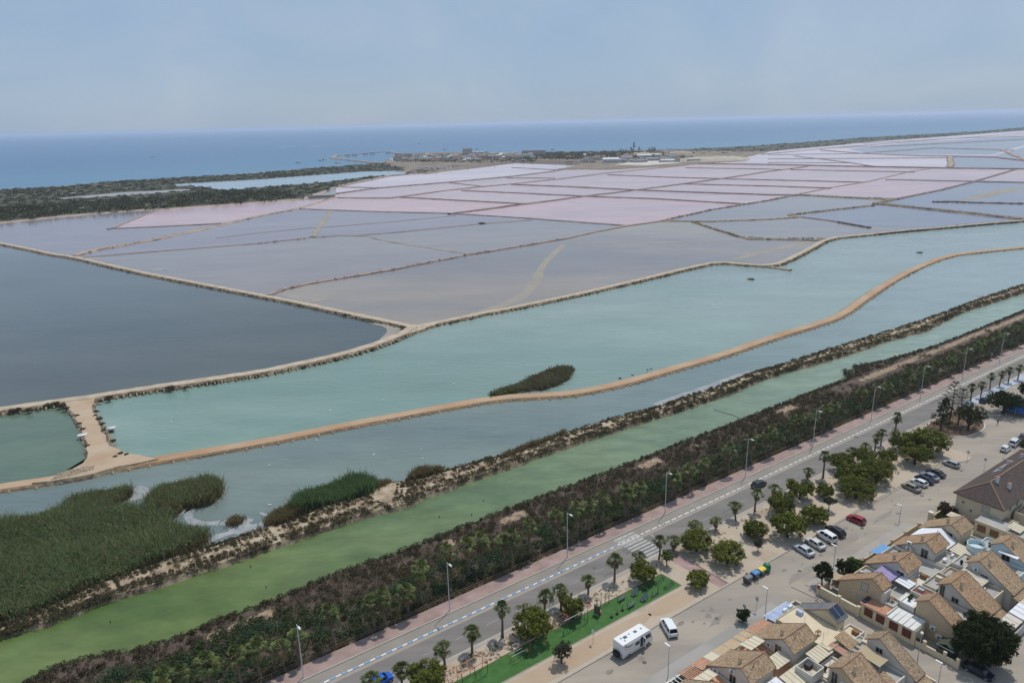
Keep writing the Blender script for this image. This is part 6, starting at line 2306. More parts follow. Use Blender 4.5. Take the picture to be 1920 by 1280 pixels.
def gable(h, u0, u1, A=True, wall=OCH, roof=None, dz=0.0, front=None, back=None, low=3.2):
    """long slope to the street, short slope to the yard; row B is the mirror image"""
    mv = (lambda v: v) if A else (lambda v: -93.8 - v)
    roof = roof or R.choice(TTS)
    b = h.mb()
    pr = [(-36.7, 0), (-36.7, low - .05), (-42.5, 6.8 + dz), (-44.3, 5.55 + dz), (-44.3, 0)]
    pr = [(mv(v), z) for v, z in pr]
    b.extrude(pr, u0 + .1, u1 - .1)
    h.wall = b.build('wall', wall, h.t)
    b = h.mb()
    o = .12
    b.slab([(u0 - o, mv(-42.5), 7 + dz), (u1 + o, mv(-42.5), 7 + dz), (u1 + o, mv(-36.3), low), (u0 - o, mv(-36.3), low)], .16)
    b.slab([(u0 - o, mv(-42.504), 7 + dz), (u1 + o, mv(-42.504), 7 + dz), (u1 + o, mv(-44.65), 5.55 + dz), (u0 - o, mv(-44.65), 5.55 + dz)], .16)
    h.roof = b.build('roof', roof, h.t)
    b = h.mb()
    b.tube([(u0 - .14, mv(-42.5), 7.03 + dz), (u1 + .14, mv(-42.5), 7.03 + dz)], .11, 6)
    b.build('ridge_tiles', RIDGE, h.roof)
    # aerial, dish, small vents on the roof
    zr = 7 + dz
    b = h.mb()
    ua = R.uniform(u0 + .5, u1 - .5)
    b.tube([(ua, mv(-42.9), zr - .5), (ua, mv(-42.9), zr + 1.5)], .03, 4)
    for k in range(4):
        b.tube([(ua - .35 + .05 * k, mv(-42.9), zr + 1.4 - .16 * k), (ua + .35 - .05 * k, mv(-42.9), zr + 1.4 - .16 * k)], .015, 4)
    b.build('aerial', STEEL, h.t)
    if u1 - u0 > 4:
        b = h.mb()
        b.frustum((u0 + 1.2, u0 + 1.6, mv(-41.3) - .2, mv(-41.3) + .2, 5.9), (u0 + 1.22, u0 + 1.58, mv(-41.3) - .18, mv(-41.3) + .18, 7.2))
        b.build('chimney', CRM, h.t)
        b = h.mb()
        b.box(u0 + 1.14, u0 + 1.66, mv(-41.3) - .26, mv(-41.3) + .26, 7.202, 7.3)
        b.build('chimney_cap', RIDGE, h.t)
    for uu in (u0 - .13, u1 + .13):
        b = h.mb()
        for (va, za), (vb, zb_) in (((-36.3, low + .02), (-42.5, 7.02 + dz)), ((-42.5, 7.02 + dz), (-44.65, 5.57 + dz))):
            b.tube([(uu, mv(va), za), (uu, mv(vb), zb_)], .07, 5)
        b.build('verge_tiles', RIDGE, h.roof)
    return mv


def flatpart(h, u0, u1, v0, v1, z, wall, floor, par=.55, t=.16):
    """flat-roofed body with a parapet"""
    v0, v1 = min(v0, v1), max(v0, v1)
    h.box('extension', wall, u0, u1, v0, v1, -.02, z)
    h.box('terrace_floor', floor, u0 + t, u1 - t, v0 + t, v1 - t, z + .003, z + .05)
    if par:
        b = h.mb()
        for a in ((u0, u1, v0, v0 + t), (u0, u1, v1 - t, v1), (u0, u0 + t, v0 + t, v1 - t), (u1 - t, u1, v0 + t, v1 - t)):
            b.box(*a, z + .002, z + par)
        b.build('parapet', wall, h.t)
    # what stands about on a terrace
    for k in range(R.randint(1, 2)):
        uu, vv = R.uniform(u0 + .7, u1 - .7), R.uniform(v0 + .7, v1 - .7)
        q = R.random()
        b = h.mb()
        if q < .35:
            b.tube([(uu, vv, z + .05), (uu, vv, z + .4)], [.16, .22], 8)
            b.ell((uu, vv, z + .65), (.32, .32, .35), 7, 5, 0, .25)
            b.build('potted_plant', GH, h.t)
        elif q < .6:
            b.box(uu - .45, uu + .45, vv - .3, vv + .3, z + .68, z + .73)
            for x in (-.4, .4):
                for y in (-.25, .25):
                    b.box(uu + x - .03, uu + x + .03, vv + y - .03, vv + y + .03, z + .05, z + .68)
            b.build('terrace_table', R.choice([ACW, SHUTO]), h.t)
        elif q < .7:
            h.ac(uu, vv, z + .06, R.choice(['-u', '+v']))
        else:
            b.box(uu - .35, uu + .35, vv - .5, vv + .5, z + .05, z + R.uniform(.4, .9))
            b.build('storage_box', R.choice([GREYF, SHUTO, CANV, BLUR]), h.t)


def awning(h, m, u0, u1, v0, v1, z0, z1, ribs=4, part='awning', along='v'):
    """thin sloping cover, z0 at v0 and z1 at v1, with ribs"""
    h_ = h.slab(part, m, [(u0, v0, z0), (u1, v0, z0), (u1, v1, z1), (u0, v1, z1)], .06)
    b = h.mb()
    for i in range(ribs + 1):
        if along == 'v':
            x = u0 + (u1 - u0) * i / ribs
            b.slab([(x - .04, v0, z0 + .05), (x + .04, v0, z0 + .05), (x + .04, v1, z1 + .05), (x - .04, v1, z1 + .05)], .05)
        else:
            y, z = v0 + (v1 - v0) * i / ribs, z0 + (z1 - z0) * i / ribs
            b.slab([(u0, y - .04, z + .05), (u1, y - .04, z + .05), (u1, y + .04, z + .05), (u0, y + .04, z + .05)], .05)
    b.build('rib', FRAMEW, h_)
    e = .1
    h.posts([(u0 + e, v0), (u1 - e, v0), (u0 + e, v1), (u1 - e, v1)], max(.5, min(z0, z1) - .1), FRAMEW, .04)
    return h_


HG1, HG2 = 'terraced houses of the upper block', 'terraced houses of the lower block'
# ---- upper block, street row
h = H('terraced_house', 'ochre end house of the upper block with a blank gable and shuttered window', 'house', 34.7, -40, HG1)
gable(h, 34.7, 37.5, True, OCH)
h.window(34.8, -41.3, 3.7, 1.1, 1.5, '-u', 'blind', mat('ochre_trim', (.28, .21, .13)))
h.window(34.8, -40.6, .9, 1.0, 1.6, '-u', 'blind')
h.window(34.8, -38.9, 1.9, .35, .35, '-u', 'pane', ACW)
flatpart(h, 37.5, 42.7, -37.2, -46.6, 3.0, CRM, GREYF)
flatpart(h, 34.8, 37.5, -44.35, -46.6, 3.1, WHT, GREYF, .4)
h.box('white_side_wall', WHT, 34.75, 36.9, -44.34, -44.9, 3.1, 5.2)
awning(h, PURP, 38.6, 43.0, -40.2, -43.4, 5.0, 4.7, 5)
awning(h, WCAN, 40.6, 43.2, -43.6, -46.2, 4.6, 4.3, 3)
h.box('chimney', WHT, 37.55, 38.05, -38.7, -39.2, 3, 5.2)
awning(h, TY, 34.9, 37.3, -34.4, -36.6, 2.5, 3.0, 3, 'porch_roof')

h = H('terraced_house', 'tan-roofed house of the upper block between purple and white awnings', 'house', 43, -40, HG1)
gable(h, 43.0, 48.2, True, WHT)
h.window(43.1, -43.3, 3.6, 1.3, 1.6, '-u', 'pane')
flatpart(h, 48.2, 53.1, -37.0, -46.8, 3.0, WHT, GREYF, .8)
flatpart(h, 43.0, 48.2, -44.35, -46.8, 3.3, WHT, WHT, .6)
h.ac(53.2, -39.8, 4.1)
awning(h, BLUC, 48.6, 52.9, -34.8, -37.0, 2.8, 3.2, 4)

h = H('terraced_house', 'tan-roofed house of the upper block with white balcony door beside an air conditioner', 'house', 53.3, -40, HG1)
gable(h, 53.3, 58.6, True, WHT)
h.window(53.4, -40.3, 3.4, 1.3, 1.4, '-u', 'blind')
h.window(53.4, -42.6, 3.2, 1.2, 2.2, '-u', 'pane')
h.window(53.4, -38.2, 3.0, .8, .8, '-u', 'pane')
h.ac(53.4, -39.7, 5.1)
flatpart(h, 58.6, 63.5, -37.0, -46.8, 3.0, WHT, GREYF, .5)
flatpart(h, 53.3, 58.6, -44.35, -46.8, 3.6, mat('warm_grey_render', (.44, .39, .32)), GREYF, .35)
b = h.mb()
b.slab([(59.0, -41.0, 5.6), (63.2, -41.0, 5.6), (63.2, -37.4, 3.9), (59.0, -37.4, 3.9)], .08)
b.slab([(59.0, -41.004, 5.6), (63.2, -41.004, 5.6), (63.2, -44.2, 4.0), (59.0, -44.2, 4.0)], .08)
b.build('white_canopy', WCAN, h.t)
h.posts([(59.1, -37.6), (63.1, -37.6), (59.1, -44.1), (63.1, -44.1)], 3.9)
awning(h, CANV, 58.8, 62.6, -44.6, -47.6, 4.3, 3.9, 5)
awning(h, REDC, 57.2, 60.0, -47.0, -48.6, 4.0, 3.7, 3)

h = H('terraced_house', 'tan-roofed far end house of the upper block beside the brown-roofed house', 'house', 63.6, -40, HG1)
gable(h, 63.6, 68.8, True, CRM)
h.window(63.7, -42.4, 3.5, 1.2, 1.5, '-u', 'pane')
flatpart(h, 63.6, 68.8, -44.35, -46.8, 3.2, CRM, GREYF, .4)
# ---- upper block, back row
h = H('terraced_house', 'ochre end house of the alley with long blank gable above a green shed', 'house', 36.3, -52, HG1)
gable(h, 36.3, 39.3, False, OCH)
h.window(36.4, -54.5, 1.2, .5, .5, '-u', 'pane')
h.ac(36.4, -52.6, 2.0)
h.ac(36.4, -53.7, .9)
flatpart(h, 39.3, 43.7, -46.8, -56, 3.1, WHT, GREYF, .5)
flatpart(h, 36.3, 39.3, -46.8, -49.25, 3.9, WHT, WCAN, .25)
flatpart(h, 39.5, 42.4, -46.9, -50.2, 4.6, WHT, REDF, .35)

h = H('terraced_house', 'tan-roofed back row house with a tall glazed door beside its white rounded terrace', 'house', 43.9, -52, HG1)
gable(h, 43.9, 49.6, False, WHT)
h.window(44.0, -50.2, 3.6, .7, 2.3, '-u', 'pane')
h.window(44.0, -52.4, 3.7, 1.1, .9, '-u', 'pane')
flatpart(h, 49.6, 54.5, -46.9, -56, 3.1, CRM, GREYF, .5)
flatpart(h, 43.9, 49.6, -46.9, -49.25, 4.0, mat('beige_render', (.50, .44, .34)), GREYF, .5)
awning(h, mat('beige_sheet', (.56, .49, .40), (.52, .46, .38), 1), 50.0, 54.3, -49.3, -53.6, 4.7, 4.4, 4)
h.slab('lower_roof', TT, [(43.7, -57.2, 3.0), (49.8, -57.2, 3.0), (49.8, -58.6, 2.4), (43.7, -58.6, 2.4)], .14)
h.ac(44.0, -55.9, 2.1)

h = H('terraced_house', 'tan-roofed back row house with the long slope nearest the right edge', 'house', 54.8, -52, HG1)
gable(h, 54.8, 60.0, False, WHT)
h.window(54.9, -52.5, 3.6, 1.1, .9, '-u', 'pane')
h.ac(54.9, -54.6, 2.9)
h.ac(54.9, -51.0, 4.8)
flatpart(h, 60.0, 64.3, -46.9, -56, 3.2, PBL, GREYF, .5)
flatpart(h, 54.8, 60.0, -46.9, -49.25, 4.0, WHT, GREYF, .4)
b = h.mb()
ring = [(63.6 + 1.8 * math.cos(a), -47.4 + 1.6 * math.sin(a)) for a in [i * .3927 for i in range(16)]]
b.prism(ring, 3.2, 4.3)
for i in range(16):
    p, q = ring[i], ring[(i + 1) % 16]
    b.slab([(p[0], p[1], 5.2), (q[0], q[1], 5.2), (q[0] * .94 + 63.6 * .06, q[1] * .94 - 47.4 * .06, 5.2), (p[0] * .94 + 63.6 * .06, p[1] * .94 - 47.4 * .06, 5.2)], .9)
b.build('rounded_terrace', PBL, h.t)
h.slab('lower_roof', TT, [(54.6, -57.2, 3.0), (60.2, -57.2, 3.0), (60.2, -58.6, 2.4), (54.6, -58.6, 2.4)], .14)

h = H('terraced_house', 'last house of the back row behind the pale blue rounded terrace', 'house', 64.5, -52, HG1)
gable(h, 64.5, 69.4, False, PBL)
h.window(64.6, -52.2, 3.4, 1.3, 2.0, '-u', 'pane')
flatpart(h, 64.5, 69.4, -46.9, -49.25, 3.8, PBL, GREYF, .4)
b = h.mb()
b.box(63.4, 64.4, -54.4, -51.2, 5.35, 5.45)
b.build('door_canopy', WCAN, h.t)

# ---- street-side pergolas of the back row
h = H('carport', 'long white carport roofs along the lower street at the right edge', 'carport', 45, -59)
awning(h, mat('pinkish_sheet', (.60, .53, .46), (.55, .48, .42), .8), 45.2, 49.4, -58.7, -61.0, 2.9, 2.6, 3, 'carport_roof')
awning(h, WCAN, 49.6, 54.0, -58.7, -61.0, 3.0, 2.7, 3, 'carport_roof')
awning(h, CANV, 54.2, 58.6, -58.7, -61.0, 2.9, 2.6, 4, 'carport_roof')
h.box('front_wall', WHT, 43.8, 60, -61.2, -61.05, 0, 1.9)
for u in (46.5, 51.5, 56.5):
    h.box('gate', SHADEW, u, u + 2.2, -61.26, -61.21, .1, 1.8)

# ---- alley side: garages with brown shutters, low wall, shed
h = H('garage_row', 'low white garage row with four dark red shutters along the alley', 'garage', 32.4, -47)
h.box('wall', CRM, 32.4, 35.6, -51.7, -42.2, 0, 2.75)
h.slab('tiled_roof', TO, [(32.2, -42.1, 2.95), (35.4, -42.1, 3.15), (35.4, -46.7, 3.15), (32.2, -46.7, 2.95)], .14)
h.slab('white_roof', mat('white_sheet', (.70, .69, .66), (.62, .61, .58), .9), [(32.2, -46.9, 2.95), (36.0, -46.9, 3.1), (36.0, -51.6, 3.1), (32.2, -51.6, 2.95)], .14)
for k in range(5):
    b = h.mb()
    v = -47.7 - k * .95
    b.box(32.25, 35.95, v - .03, v + .03, 2.96, 3.12)
    b.build('roof_seam', SHADEW, h.t)
h.box('roof_upstand', WHT, 32.2, 35.9, -46.9, -46.7, 2.7, 3.35)
h.box('glazed_corner', PVM, 32.6, 34.6, -42.9, -42.15, 2.98, 3.2)
for v in (-43.7, -45.8, -48.1, -50.3):
    h.window(32.4, v, .95, 1.35, 1.4, '-u', 'brown', SHUT)
flatpart(h, 36.65, 39.9, -46.2, -48.9, 3.85, WHT, mat('white_sheet2', (.70, .70, .68), (.64, .64, .62), 1), .12)
h = H('boundary_wall', 'low cream wall curving from the corner along the alley to the garages', 'wall', 32.3, -38)
h.box('wall', CRM, 32.15, 32.45, -42.1, -34.2, 0, 1.65)
h.box('coping', mat('coping_pale', (.60, .55, .45)), 32.08, 32.52, -42.1, -34.1, 1.652, 1.75)
h.box('wall', CRM, 32.46, 36, -34.4, -34.1, 0, 1.0)
for v in (-34.3, -38.3, -42.0):
    h.box('pier', CRM, 32.02, 32.58, v - .28, v + .28, 0, 2.0)
h.box('courtyard_floor', GREYF, 32.46, 34.7, -42.0, -36.6, 0, .05)
h = H('boundary_wall', 'low cream wall with openings from the garages past the green shed', 'wall', 32.6, -55)
h.box('wall', CRM, 32.55, 32.85, -58.6, -51.75, 0, 1.1)
for v0, v1 in ((-53.4, -51.8), (-56.6, -55.0), (-58.6, -57.9)):
    h.box('pier', CRM, 32.5, 32.9, v0, v0 + .5, 0, 1.8)
    h.box('fence_panel', IRON, 32.66, 32.72, v0 + .5, v1, 1.1, 1.7)
h = H('garden_shed', 'small dark green shed with pitched roof behind the alley wall', 'shed', 34.4, -56)
h.box('wall', plain('shed_green', (.03, .05, .04)), 33.4, 35.4, -57.2, -54.9, 0, 2.1)
h.slab('roof', plain('shed_roof', (.05, .065, .045)), [(33.2, -54.7, 2.1), (33.2, -56.05, 2.75), (35.6, -56.05, 2.75), (35.6, -54.7, 2.1)], .08)
h.slab('roof', plain('shed_roof', (.05, .065, .045)), [(35.6, -57.4, 2.1), (35.6, -56.06, 2.75), (33.2, -56.06, 2.75), (33.2, -57.4, 2.1)], .08)
h.box('door', plain('shed_door', (.08, .11, .1)), 33.36, 33.39, -56.4, -55.6, .1, 1.9)
h.box('gable_trim', ACW, 33.17, 33.2, -57.4, -54.7, 2.02, 2.1)
h = H('front_wall', 'low ochre front wall of the upper block along the street', 'wall', 52, -34.2)
h.box('wall', OCH, 37, 69.4, -34.3, -34.1, 0, 1.1)
for u in (43, 48, 53.2, 58.4, 63.6, 69.2):
    h.box('pier', OCH, u - .2, u + .2, -34.45, -33.95, 0, 1.4)

# ---- large brown-roofed house
h = H('hip_roofed_house', 'large cream house with dark brown hipped roof at the right edge', 'house', 90, -40.6, None)
h.box('wall', CRM, 80.9, 114, -45.0, -36.1, 0, 5.5)
a, b_, c, d = (80.3, -35.5), (114.6, -35.5), (114.6, -45.6), (80.3, -45.6)
r0, r1 = (84.9, -40.55), (110, -40.55)
for q, m in (([(*a, 5.5), (*r0, 8.55), (*r1, 8.55), (*b_, 5.5)], TB), ([(*d, 5.5), (*c, 5.5), (*r1, 8.55), (*r0, 8.55)], TB), ([(*a, 5.5), (*d, 5.5), (*r0, 8.55)], TBY), ([(*b_, 5.5), (*r1, 8.55), (*c, 5.5)], TBY)):
    h.slab('roof', m, q if len(q) == 4 else q, .18)
for p, q in ((a, r0), (d, r0), (b_, r1), (c, r1)):
    b = h.mb()
    b.tube([(*p, 5.55), (*q, 8.6)], .12, 6)
    b.build('hip_tiles', RIDGE, h.t)
b = h.mb()
b.tube([(*r0, 8.6), (*r1, 8.6)], .13, 6)
b.build('ridge_tiles', RIDGE, h.t)
for u, v, z in ((88.2, -43.1, 6.6), (86.6, -41.2, 7.9), (93.5, -39.2, 7.2), (99, -38.6, 7.0), (104, -39.4, 7.4)):
    h.box('chimney', mat('chimney_white', (.66, .66, .64)), u - .28, u + .28, v - .28, v + .28, z, z + 1.5)
    h.box('chimney_cap', RIDGE, u - .36, u + .36, v - .36, v + .36, z + 1.502, z + 1.62)
h.slab('roof_sheet', mat('zinc_sheet', (.32, .34, .37), (.26, .28, .3), 1), [(94, -37.4, 6.72), (103, -37.6, 6.86), (103, -38.4, 7.36), (94, -38.2, 7.24)], .06)
h.window(80.9, -42.0, 3.3, 1.3, 1.3, '-u', 'blind', mat('ochre_trim', (.28, .21, .13)))
h.window(80.9, -37.6, 3.6, .4, .4, '-u', 'pane')
h.window(80.9, -39.3, 2.3, .4, .4, '-u', 'pane')
for u in (85, 88.5, 92, 96, 100, 104):
    h.window(u, -45.0, 3.6, .7, .9, '-v', 'pane')
for u in (84, 89, 94, 99, 104, 109):
    h.window(u, -36.1, 3.4, 1.1, 1.2, '+v', 'brown', SHUT)
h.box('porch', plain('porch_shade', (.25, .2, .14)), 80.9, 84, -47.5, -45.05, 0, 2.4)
flatpart(h, 86, 92, -49.5, -45.6, 3.0, CRM, TB, .3)
h = H('garage_row', 'cream garage row with grey flat roof and ochre shutters before the brown-roofed house', 'garage', 77, -45)
h.box('wall', CRM, 76.4, 80.4, -52, -42.0, 0, 2.9)
h.slab('roof', GREYF, [(76.3, -41.9, 3.0), (80.5, -41.9, 3.0), (80.5, -52.1, 3.0), (76.3, -52.1, 3.0)], .1)
h.box('roof_upstand', CRM, 76.25, 76.45, -52.1, -41.9, 2.9, 3.25)
for v in (-43.4, -45.8, -48.2, -50.6):
    h.window(76.4, v, 1.0, 1.5, 1.4, '-u', 'ochre', SHUTO)
awning(h, CANV, 77.0, 80.2, -47.6, -50.0, 3.9, 3.6, 4)
h = H('sunshade', 'cream square parasol over the garden table by the brown-roofed house', 'parasol', 76.4, -38.0)
b = h.mb()
for k in range(4):
    a0, a1 = math.pi / 4 + k * math.pi / 2, math.pi / 4 + (k + 1) * math.pi / 2
    b.face([(76.4 + 1.7 * math.cos(a0), -38 + 1.7 * math.sin(a0), 2.3), (76.4 + 1.7 * math.cos(a1), -38 + 1.7 * math.sin(a1), 2.3), (76.4, -38, 2.95)])
b.build('canopy', CANV, h.t)
h.posts([(76.4, -38.0)], 2.9)
h = H('garden_wall', 'garden wall with pier and blue screen beside the cream parasol', 'wall', 74, -37)
h.box('wall', OCH, 73.2, 73.5, -41.5, -34.3, 0, 1.5)
h.box('pier', OCH, 73.0, 73.8, -35, -34.2, 0, 2.6)
h.box('coping', WHT, 72.9, 73.9, -35.1, -34.1, 2.602, 2.7)
h.box('screen', plain('blue_screen', (.05, .08, .19)), 76.2, 76.3, -41.7, -39.3, 0, 1.7)
h.box('wall', OCH, 73.51, 80.8, -34.6, -34.3, 0, 1.3)
h = H('garden_wall', 'rough grey garden walls and pergola by the near corner of the far alley', 'wall', 70.6, -37)
h.box('wall', WHT, 69.5, 69.8, -44, -34.3, 0, 1.3)
for v in (-36, -38, -40, -42):
    h.box('pergola_beam', ACW, 66.5, 69.6, v - .06, v + .06, 2.4, 2.5)
h.posts([(66.6, -36), (66.6, -42), (69.6, -36), (69.6, -42)], 2.4)

# ---- lower block, street row
h = H('terraced_house', 'end house of the lower block with solar panels and dark grey roof slope', 'house', 20.8, -40, HG2)
gable(h, 20.8, 23.5, True, CRM, GRS)
for k in range(2):
    u0 = 20.85 + k * 1.32
    f = h.slab('solar_panel', PVM, [(u0, -42.62, 7.0), (u0 + 1.26, -42.62, 7.0), (u0 + 1.26, -44.3, 5.85), (u0, -44.3, 5.85)], .07)
    b = h.mb()
    for p, q in (((u0, -42.62, 7.02), (u0 + 1.26, -42.62, 7.02)), ((u0, -44.3, 5.87), (u0 + 1.26, -44.3, 5.87)), ((u0, -42.62, 7.02), (u0, -44.3, 5.87)), ((u0 + 1.26, -42.62, 7.02), (u0 + 1.26, -44.3, 5.87))):
        b.tube([p, q], .03, 4)
    b.build('panel_frame', STEEL, f)
flatpart(h, 14.9, 20.7, -37.2, -46.8, 4.4, mat('olive_cream', (.50, .44, .27), (.44, .38, .23), .6), CRM, .2)
flatpart(h, 20.8, 25.0, -44.4, -47.0, 3.0, WHT, CRM, .4)
h.ac(17.6, -37.1, 4.5, '+v')
h.ac(19.2, -37.1, 4.5, '+v')
h.box('wall', CRM, 24.85, 25.1, -44.3, -34.2, 0, 2.0)
h.box('antenna_mast', STEEL, 17.0, 17.04, -41, -40.96, 4.4, 6.6)
h.box('antenna_mast', STEEL, 16.0, 16.04, -45, -44.96, 4.4, 6.4)
h = H('corrugated_roof', 'light blue corrugated roof on posts at the street corner', 'roof shelter', 19, -35.5)
sh = h.slab('roof_sheet', BLUR, [(15.9, -34.2, 2.75), (22.4, -34.2, 2.75), (22.4, -36.6, 3.0), (15.9, -36.9, 3.0)], .06)
b = h.mb()
for i in range(22):
    x = 16.05 + i * .3
    b.slab([(x - .04, -34.2, 2.79), (x + .04, -34.2, 2.79), (x + .04, -36.6, 3.04), (x - .04, -36.6, 3.04)], .05)
b.build('corrugation', BLUR, sh)
h.posts([(16, -34.4), (22.3, -34.4), (19.2, -34.4)], 2.7)
h.box('fascia', ACW, 15.85, 22.45, -34.19, -34.1, 2.6, 2.8)

h = H('terraced_house', 'tan-roofed house of the lower block behind orange tiled porches', 'house', 8.9, -40, HG2)
gable(h, 8.9, 14.7, True, WHT)
h.window(9.0, -41.7, 3.3, 1.0, 1.9, '-u', 'pane')
h.ac(9.0, -40.1, 4.2)
flatpart(h, 4.2, 8.8, -37.2, -46.8, 3.0, mat('peach_render', (.56, .40, .26)), ORF, .45)
flatpart(h, 9.0, 14.7, -44.4, -46.6, 3.0, CRM, GREYF, .4)
awning(h, CANV, 5.0, 8.6, -37.5, -39.6, 4.6, 4.9, 4)
awning(h, CANV, 5.0, 8.4, -42.2, -44.4, 4.9, 4.6, 4)
h.ac(6.0, -37.3, 3.3, '+v')
awning(h, CANV, 11.4, 15.6, -44.9, -47.1, 4.6, 4.3, 6)
b = h.mb()
for a in ((7.4, 10.6, -48.6, -48.45), (7.4, 10.6, -45.95, -45.8), (7.4, 7.55, -48.45, -45.95), (10.45, 10.6, -48.45, -45.95)):
    b.box(*a, 3.4, 5.0)
b.build('water_tank_room', WHT, h.t)
h.box('terrace_floor', CRM, 7.55, 10.45, -48.45, -45.95, 3.2, 3.9)
b = h.mb()
b.tube([(8.3, -47.6, 3.9), (8.3, -47.6, 4.5)], .4, 10)
b.build('water_tank', GREYF, h.t)
h.box('water_heater', plain('heater_dark', (.03, .03, .032)), 9.2, 10.2, -47, -46.2, 3.9, 4.7)
awning(h, TO, 10.8, 15.4, -34.2, -36.5, 2.5, 2.95, 2, 'porch_roof')
awning(h, TY, 7.6, 10.6, -34.2, -36.5, 2.5, 2.95, 2, 'porch_roof')

h = H('terraced_house', 'tan-roofed house of the lower block with white gable wall and two air conditioners', 'house', -1.5, -40, HG2)
gable(h, -1.5, 4.1, True, WHT)
h.window(-1.4, -41.2, 3.2, 1.1, 1.5, '-u', 'pane')
h.ac(-1.4, -38.1, 3.2)
h.ac(-1.4, -41.1, 5.2)
flatpart(h, -6.4, -1.6, -37.2, -46.8, 3.0, WHT, ORF, .4)
awning(h, CANV, -6.0, -2.6, -37.5, -39.4, 3.9, 4.2, 3)
awning(h, WCAN, -2.0, 3.8, -45.0, -47.5, 4.4, 4.0, 4)
awning(h, CANV, 4.3, 8.6, -45.2, -48.0, 4.2, 3.8, 4)
for k, (u0, u1, m) in enumerate(((5.0, 7.4, TY), (2.4, 4.9, TY), (.2, 2.3, CANV), (-2.6, .1, TO))):
    awning(h, m, u0, u1, -34.25, -36.5, 2.5, 2.95, 1, 'porch_roof')
b = h.mb()
for i in range(9):
    x = -5.6 + i * .33
    b.slab([(x, -34.25, 2.5), (x + .2, -34.25, 2.5), (x + .2, -36.9, 2.9), (x, -36.9, 2.9)], .08)
b.build('slatted_porch_roof', TO, h.t)

h = H('terraced_house', 'house at the bottom edge with only its tan ridge in the picture', 'house', -12, -40, HG2)
gable(h, -12, -6.5, True, WHT)
h.window(-11.9, -41.0, 3.3, 1.1, 1.5, '-u', 'pane')
flatpart(h, -12, -6.5, -44.4, -46.8, 3.0, WHT, GREYF, .4)
b = h.mb()
for i in range(8):
    x = -11.6 + i * .75
    b.box(x, x + .09, -37.2, -34.3, 2.4, 2.5)
b.build('pergola_beam', ACW, h.t)
h.posts([(-11.5, -34.4), (-6.3, -34.4)], 2.4)
# ---- lower block, back row
h = H('terraced_house', 'tan-roofed end house of the lower block along the alley, next to the brown shutters', 'house', 20.8, -52, HG2)
gable(h, 20.8, 23.4, False, WHT)
h.window(20.9, -51.5, 3.3, 1.0, 1.9, '-u', 'pane')
flatpart(h, 15.5, 20.7, -46.9, -56, 3.0, WHT, GREYF, .45)
flatpart(h, 20.8, 23.4, -46.9, -49.2, 3.2, WHT, GREYF, .3)
awning(h, CANE, 17.6, 20.2, -49.6, -53.4, 4.9, 4.7, 6)
h.slab('tiled_lean_to', TT, [(17.6, -45.9, 5.3), (20.3, -45.9, 5.3), (20.3, -48.6, 4.6), (17.6, -48.6, 4.6)], .14)
h.slab('pink_roof', mat('pink_sheet', (.40, .22, .165), (.35, .19, .145), .8), [(16.0, -45.9, 4.5), (17.5, -45.9, 4.5), (17.5, -49.4, 4.3), (16.0, -49.4, 4.3)], .12)
h.slab('lower_roof', TT, [(20.6, -57.3, 3.0), (23.6, -57.3, 3.0), (23.6, -58.7, 2.4), (20.6, -58.7, 2.4)], .14)
h = H('terraced_house', 'large tan-roofed house of the lower block with ochre gable wall at the bottom edge', 'house', 10.4, -52, HG2)
gable(h, 10.4, 15.4, False, OCH)
h.window(10.5, -50.4, 3.4, .9, 1.9, '-u', 'pane')
h.ac(10.5, -51.9, 4.0)
flatpart(h, 5.2, 10.3, -46.9, -56, 2.9, CRM, GREYF, .45)
flatpart(h, 10.4, 15.4, -46.9, -49.2, 3.2, WHT, WHT, .3)
h.slab('lower_roof', TT, [(15.5, -53.6, 3.6), (18.6, -53.6, 3.6), (18.6, -56.6, 2.8), (15.5, -56.6, 2.8)], .14)
h.slab('lower_roof', TT, [(10.2, -57.3, 3.0), (15.6, -57.3, 3.0), (15.6, -58.7, 2.4), (10.2, -58.7, 2.4)], .14)
h.box('antenna_mast', STEEL, 9.4, 9.45, -50, -49.95, 2.9, 8)
h = H('front_wall', 'long low pale wall of the lower block along the street pavement', 'wall', 5, -34)
h.box('wall', mat('pale_wall', (.56, .53, .48), (.48, .45, .4), .7), -22, 25.1, -34.15, -33.98, 0, 1.6)
h.box('coping', WHT, -22, 25.1, -34.2, -33.93, 1.602, 1.68)
h = H('alley_wall', 'white wall of the lower block along the alley', 'wall', 25, -50)
h.box('wall', WHT, 24.9, 25.1, -58.5, -44.5, 0, 1.7)
h.box('coping', CRM, 24.85, 25.15, -58.5, -44.5, 1.702, 1.78)

# ---- blue wall at the right edge
bw0, bw1 = uvp(1880, 772), uvp(1990, 800)
P0, P1 = U(*bw0), U(*bw1)
d = (P1 - P0)
t = thing('blue_wall', 'bright blue boundary wall of a sports court on a brown base', 'wall', world=P0)
t.rotation_euler = (0, 0, math.atan2(d.y, d.x))
b = MB()
b.box(0, d.length, 0, .3, 0, .75)
b.build('base', mat('court_base', (.17, .14, .115), (.12, .1, .085), 1), t)
b = MB()
b.box(0, d.length, .05, .25, .752, 3.2)
b.build('panel', mat('court_blue', (.035, .13, .45), (.045, .16, .5), .5), t)
for k in range(6):
    b = MB()
    b.box(k * 3.0, k * 3.0 + .12, -.02, .04, 0, 3.3)
    b.build('post', STEEL, t)
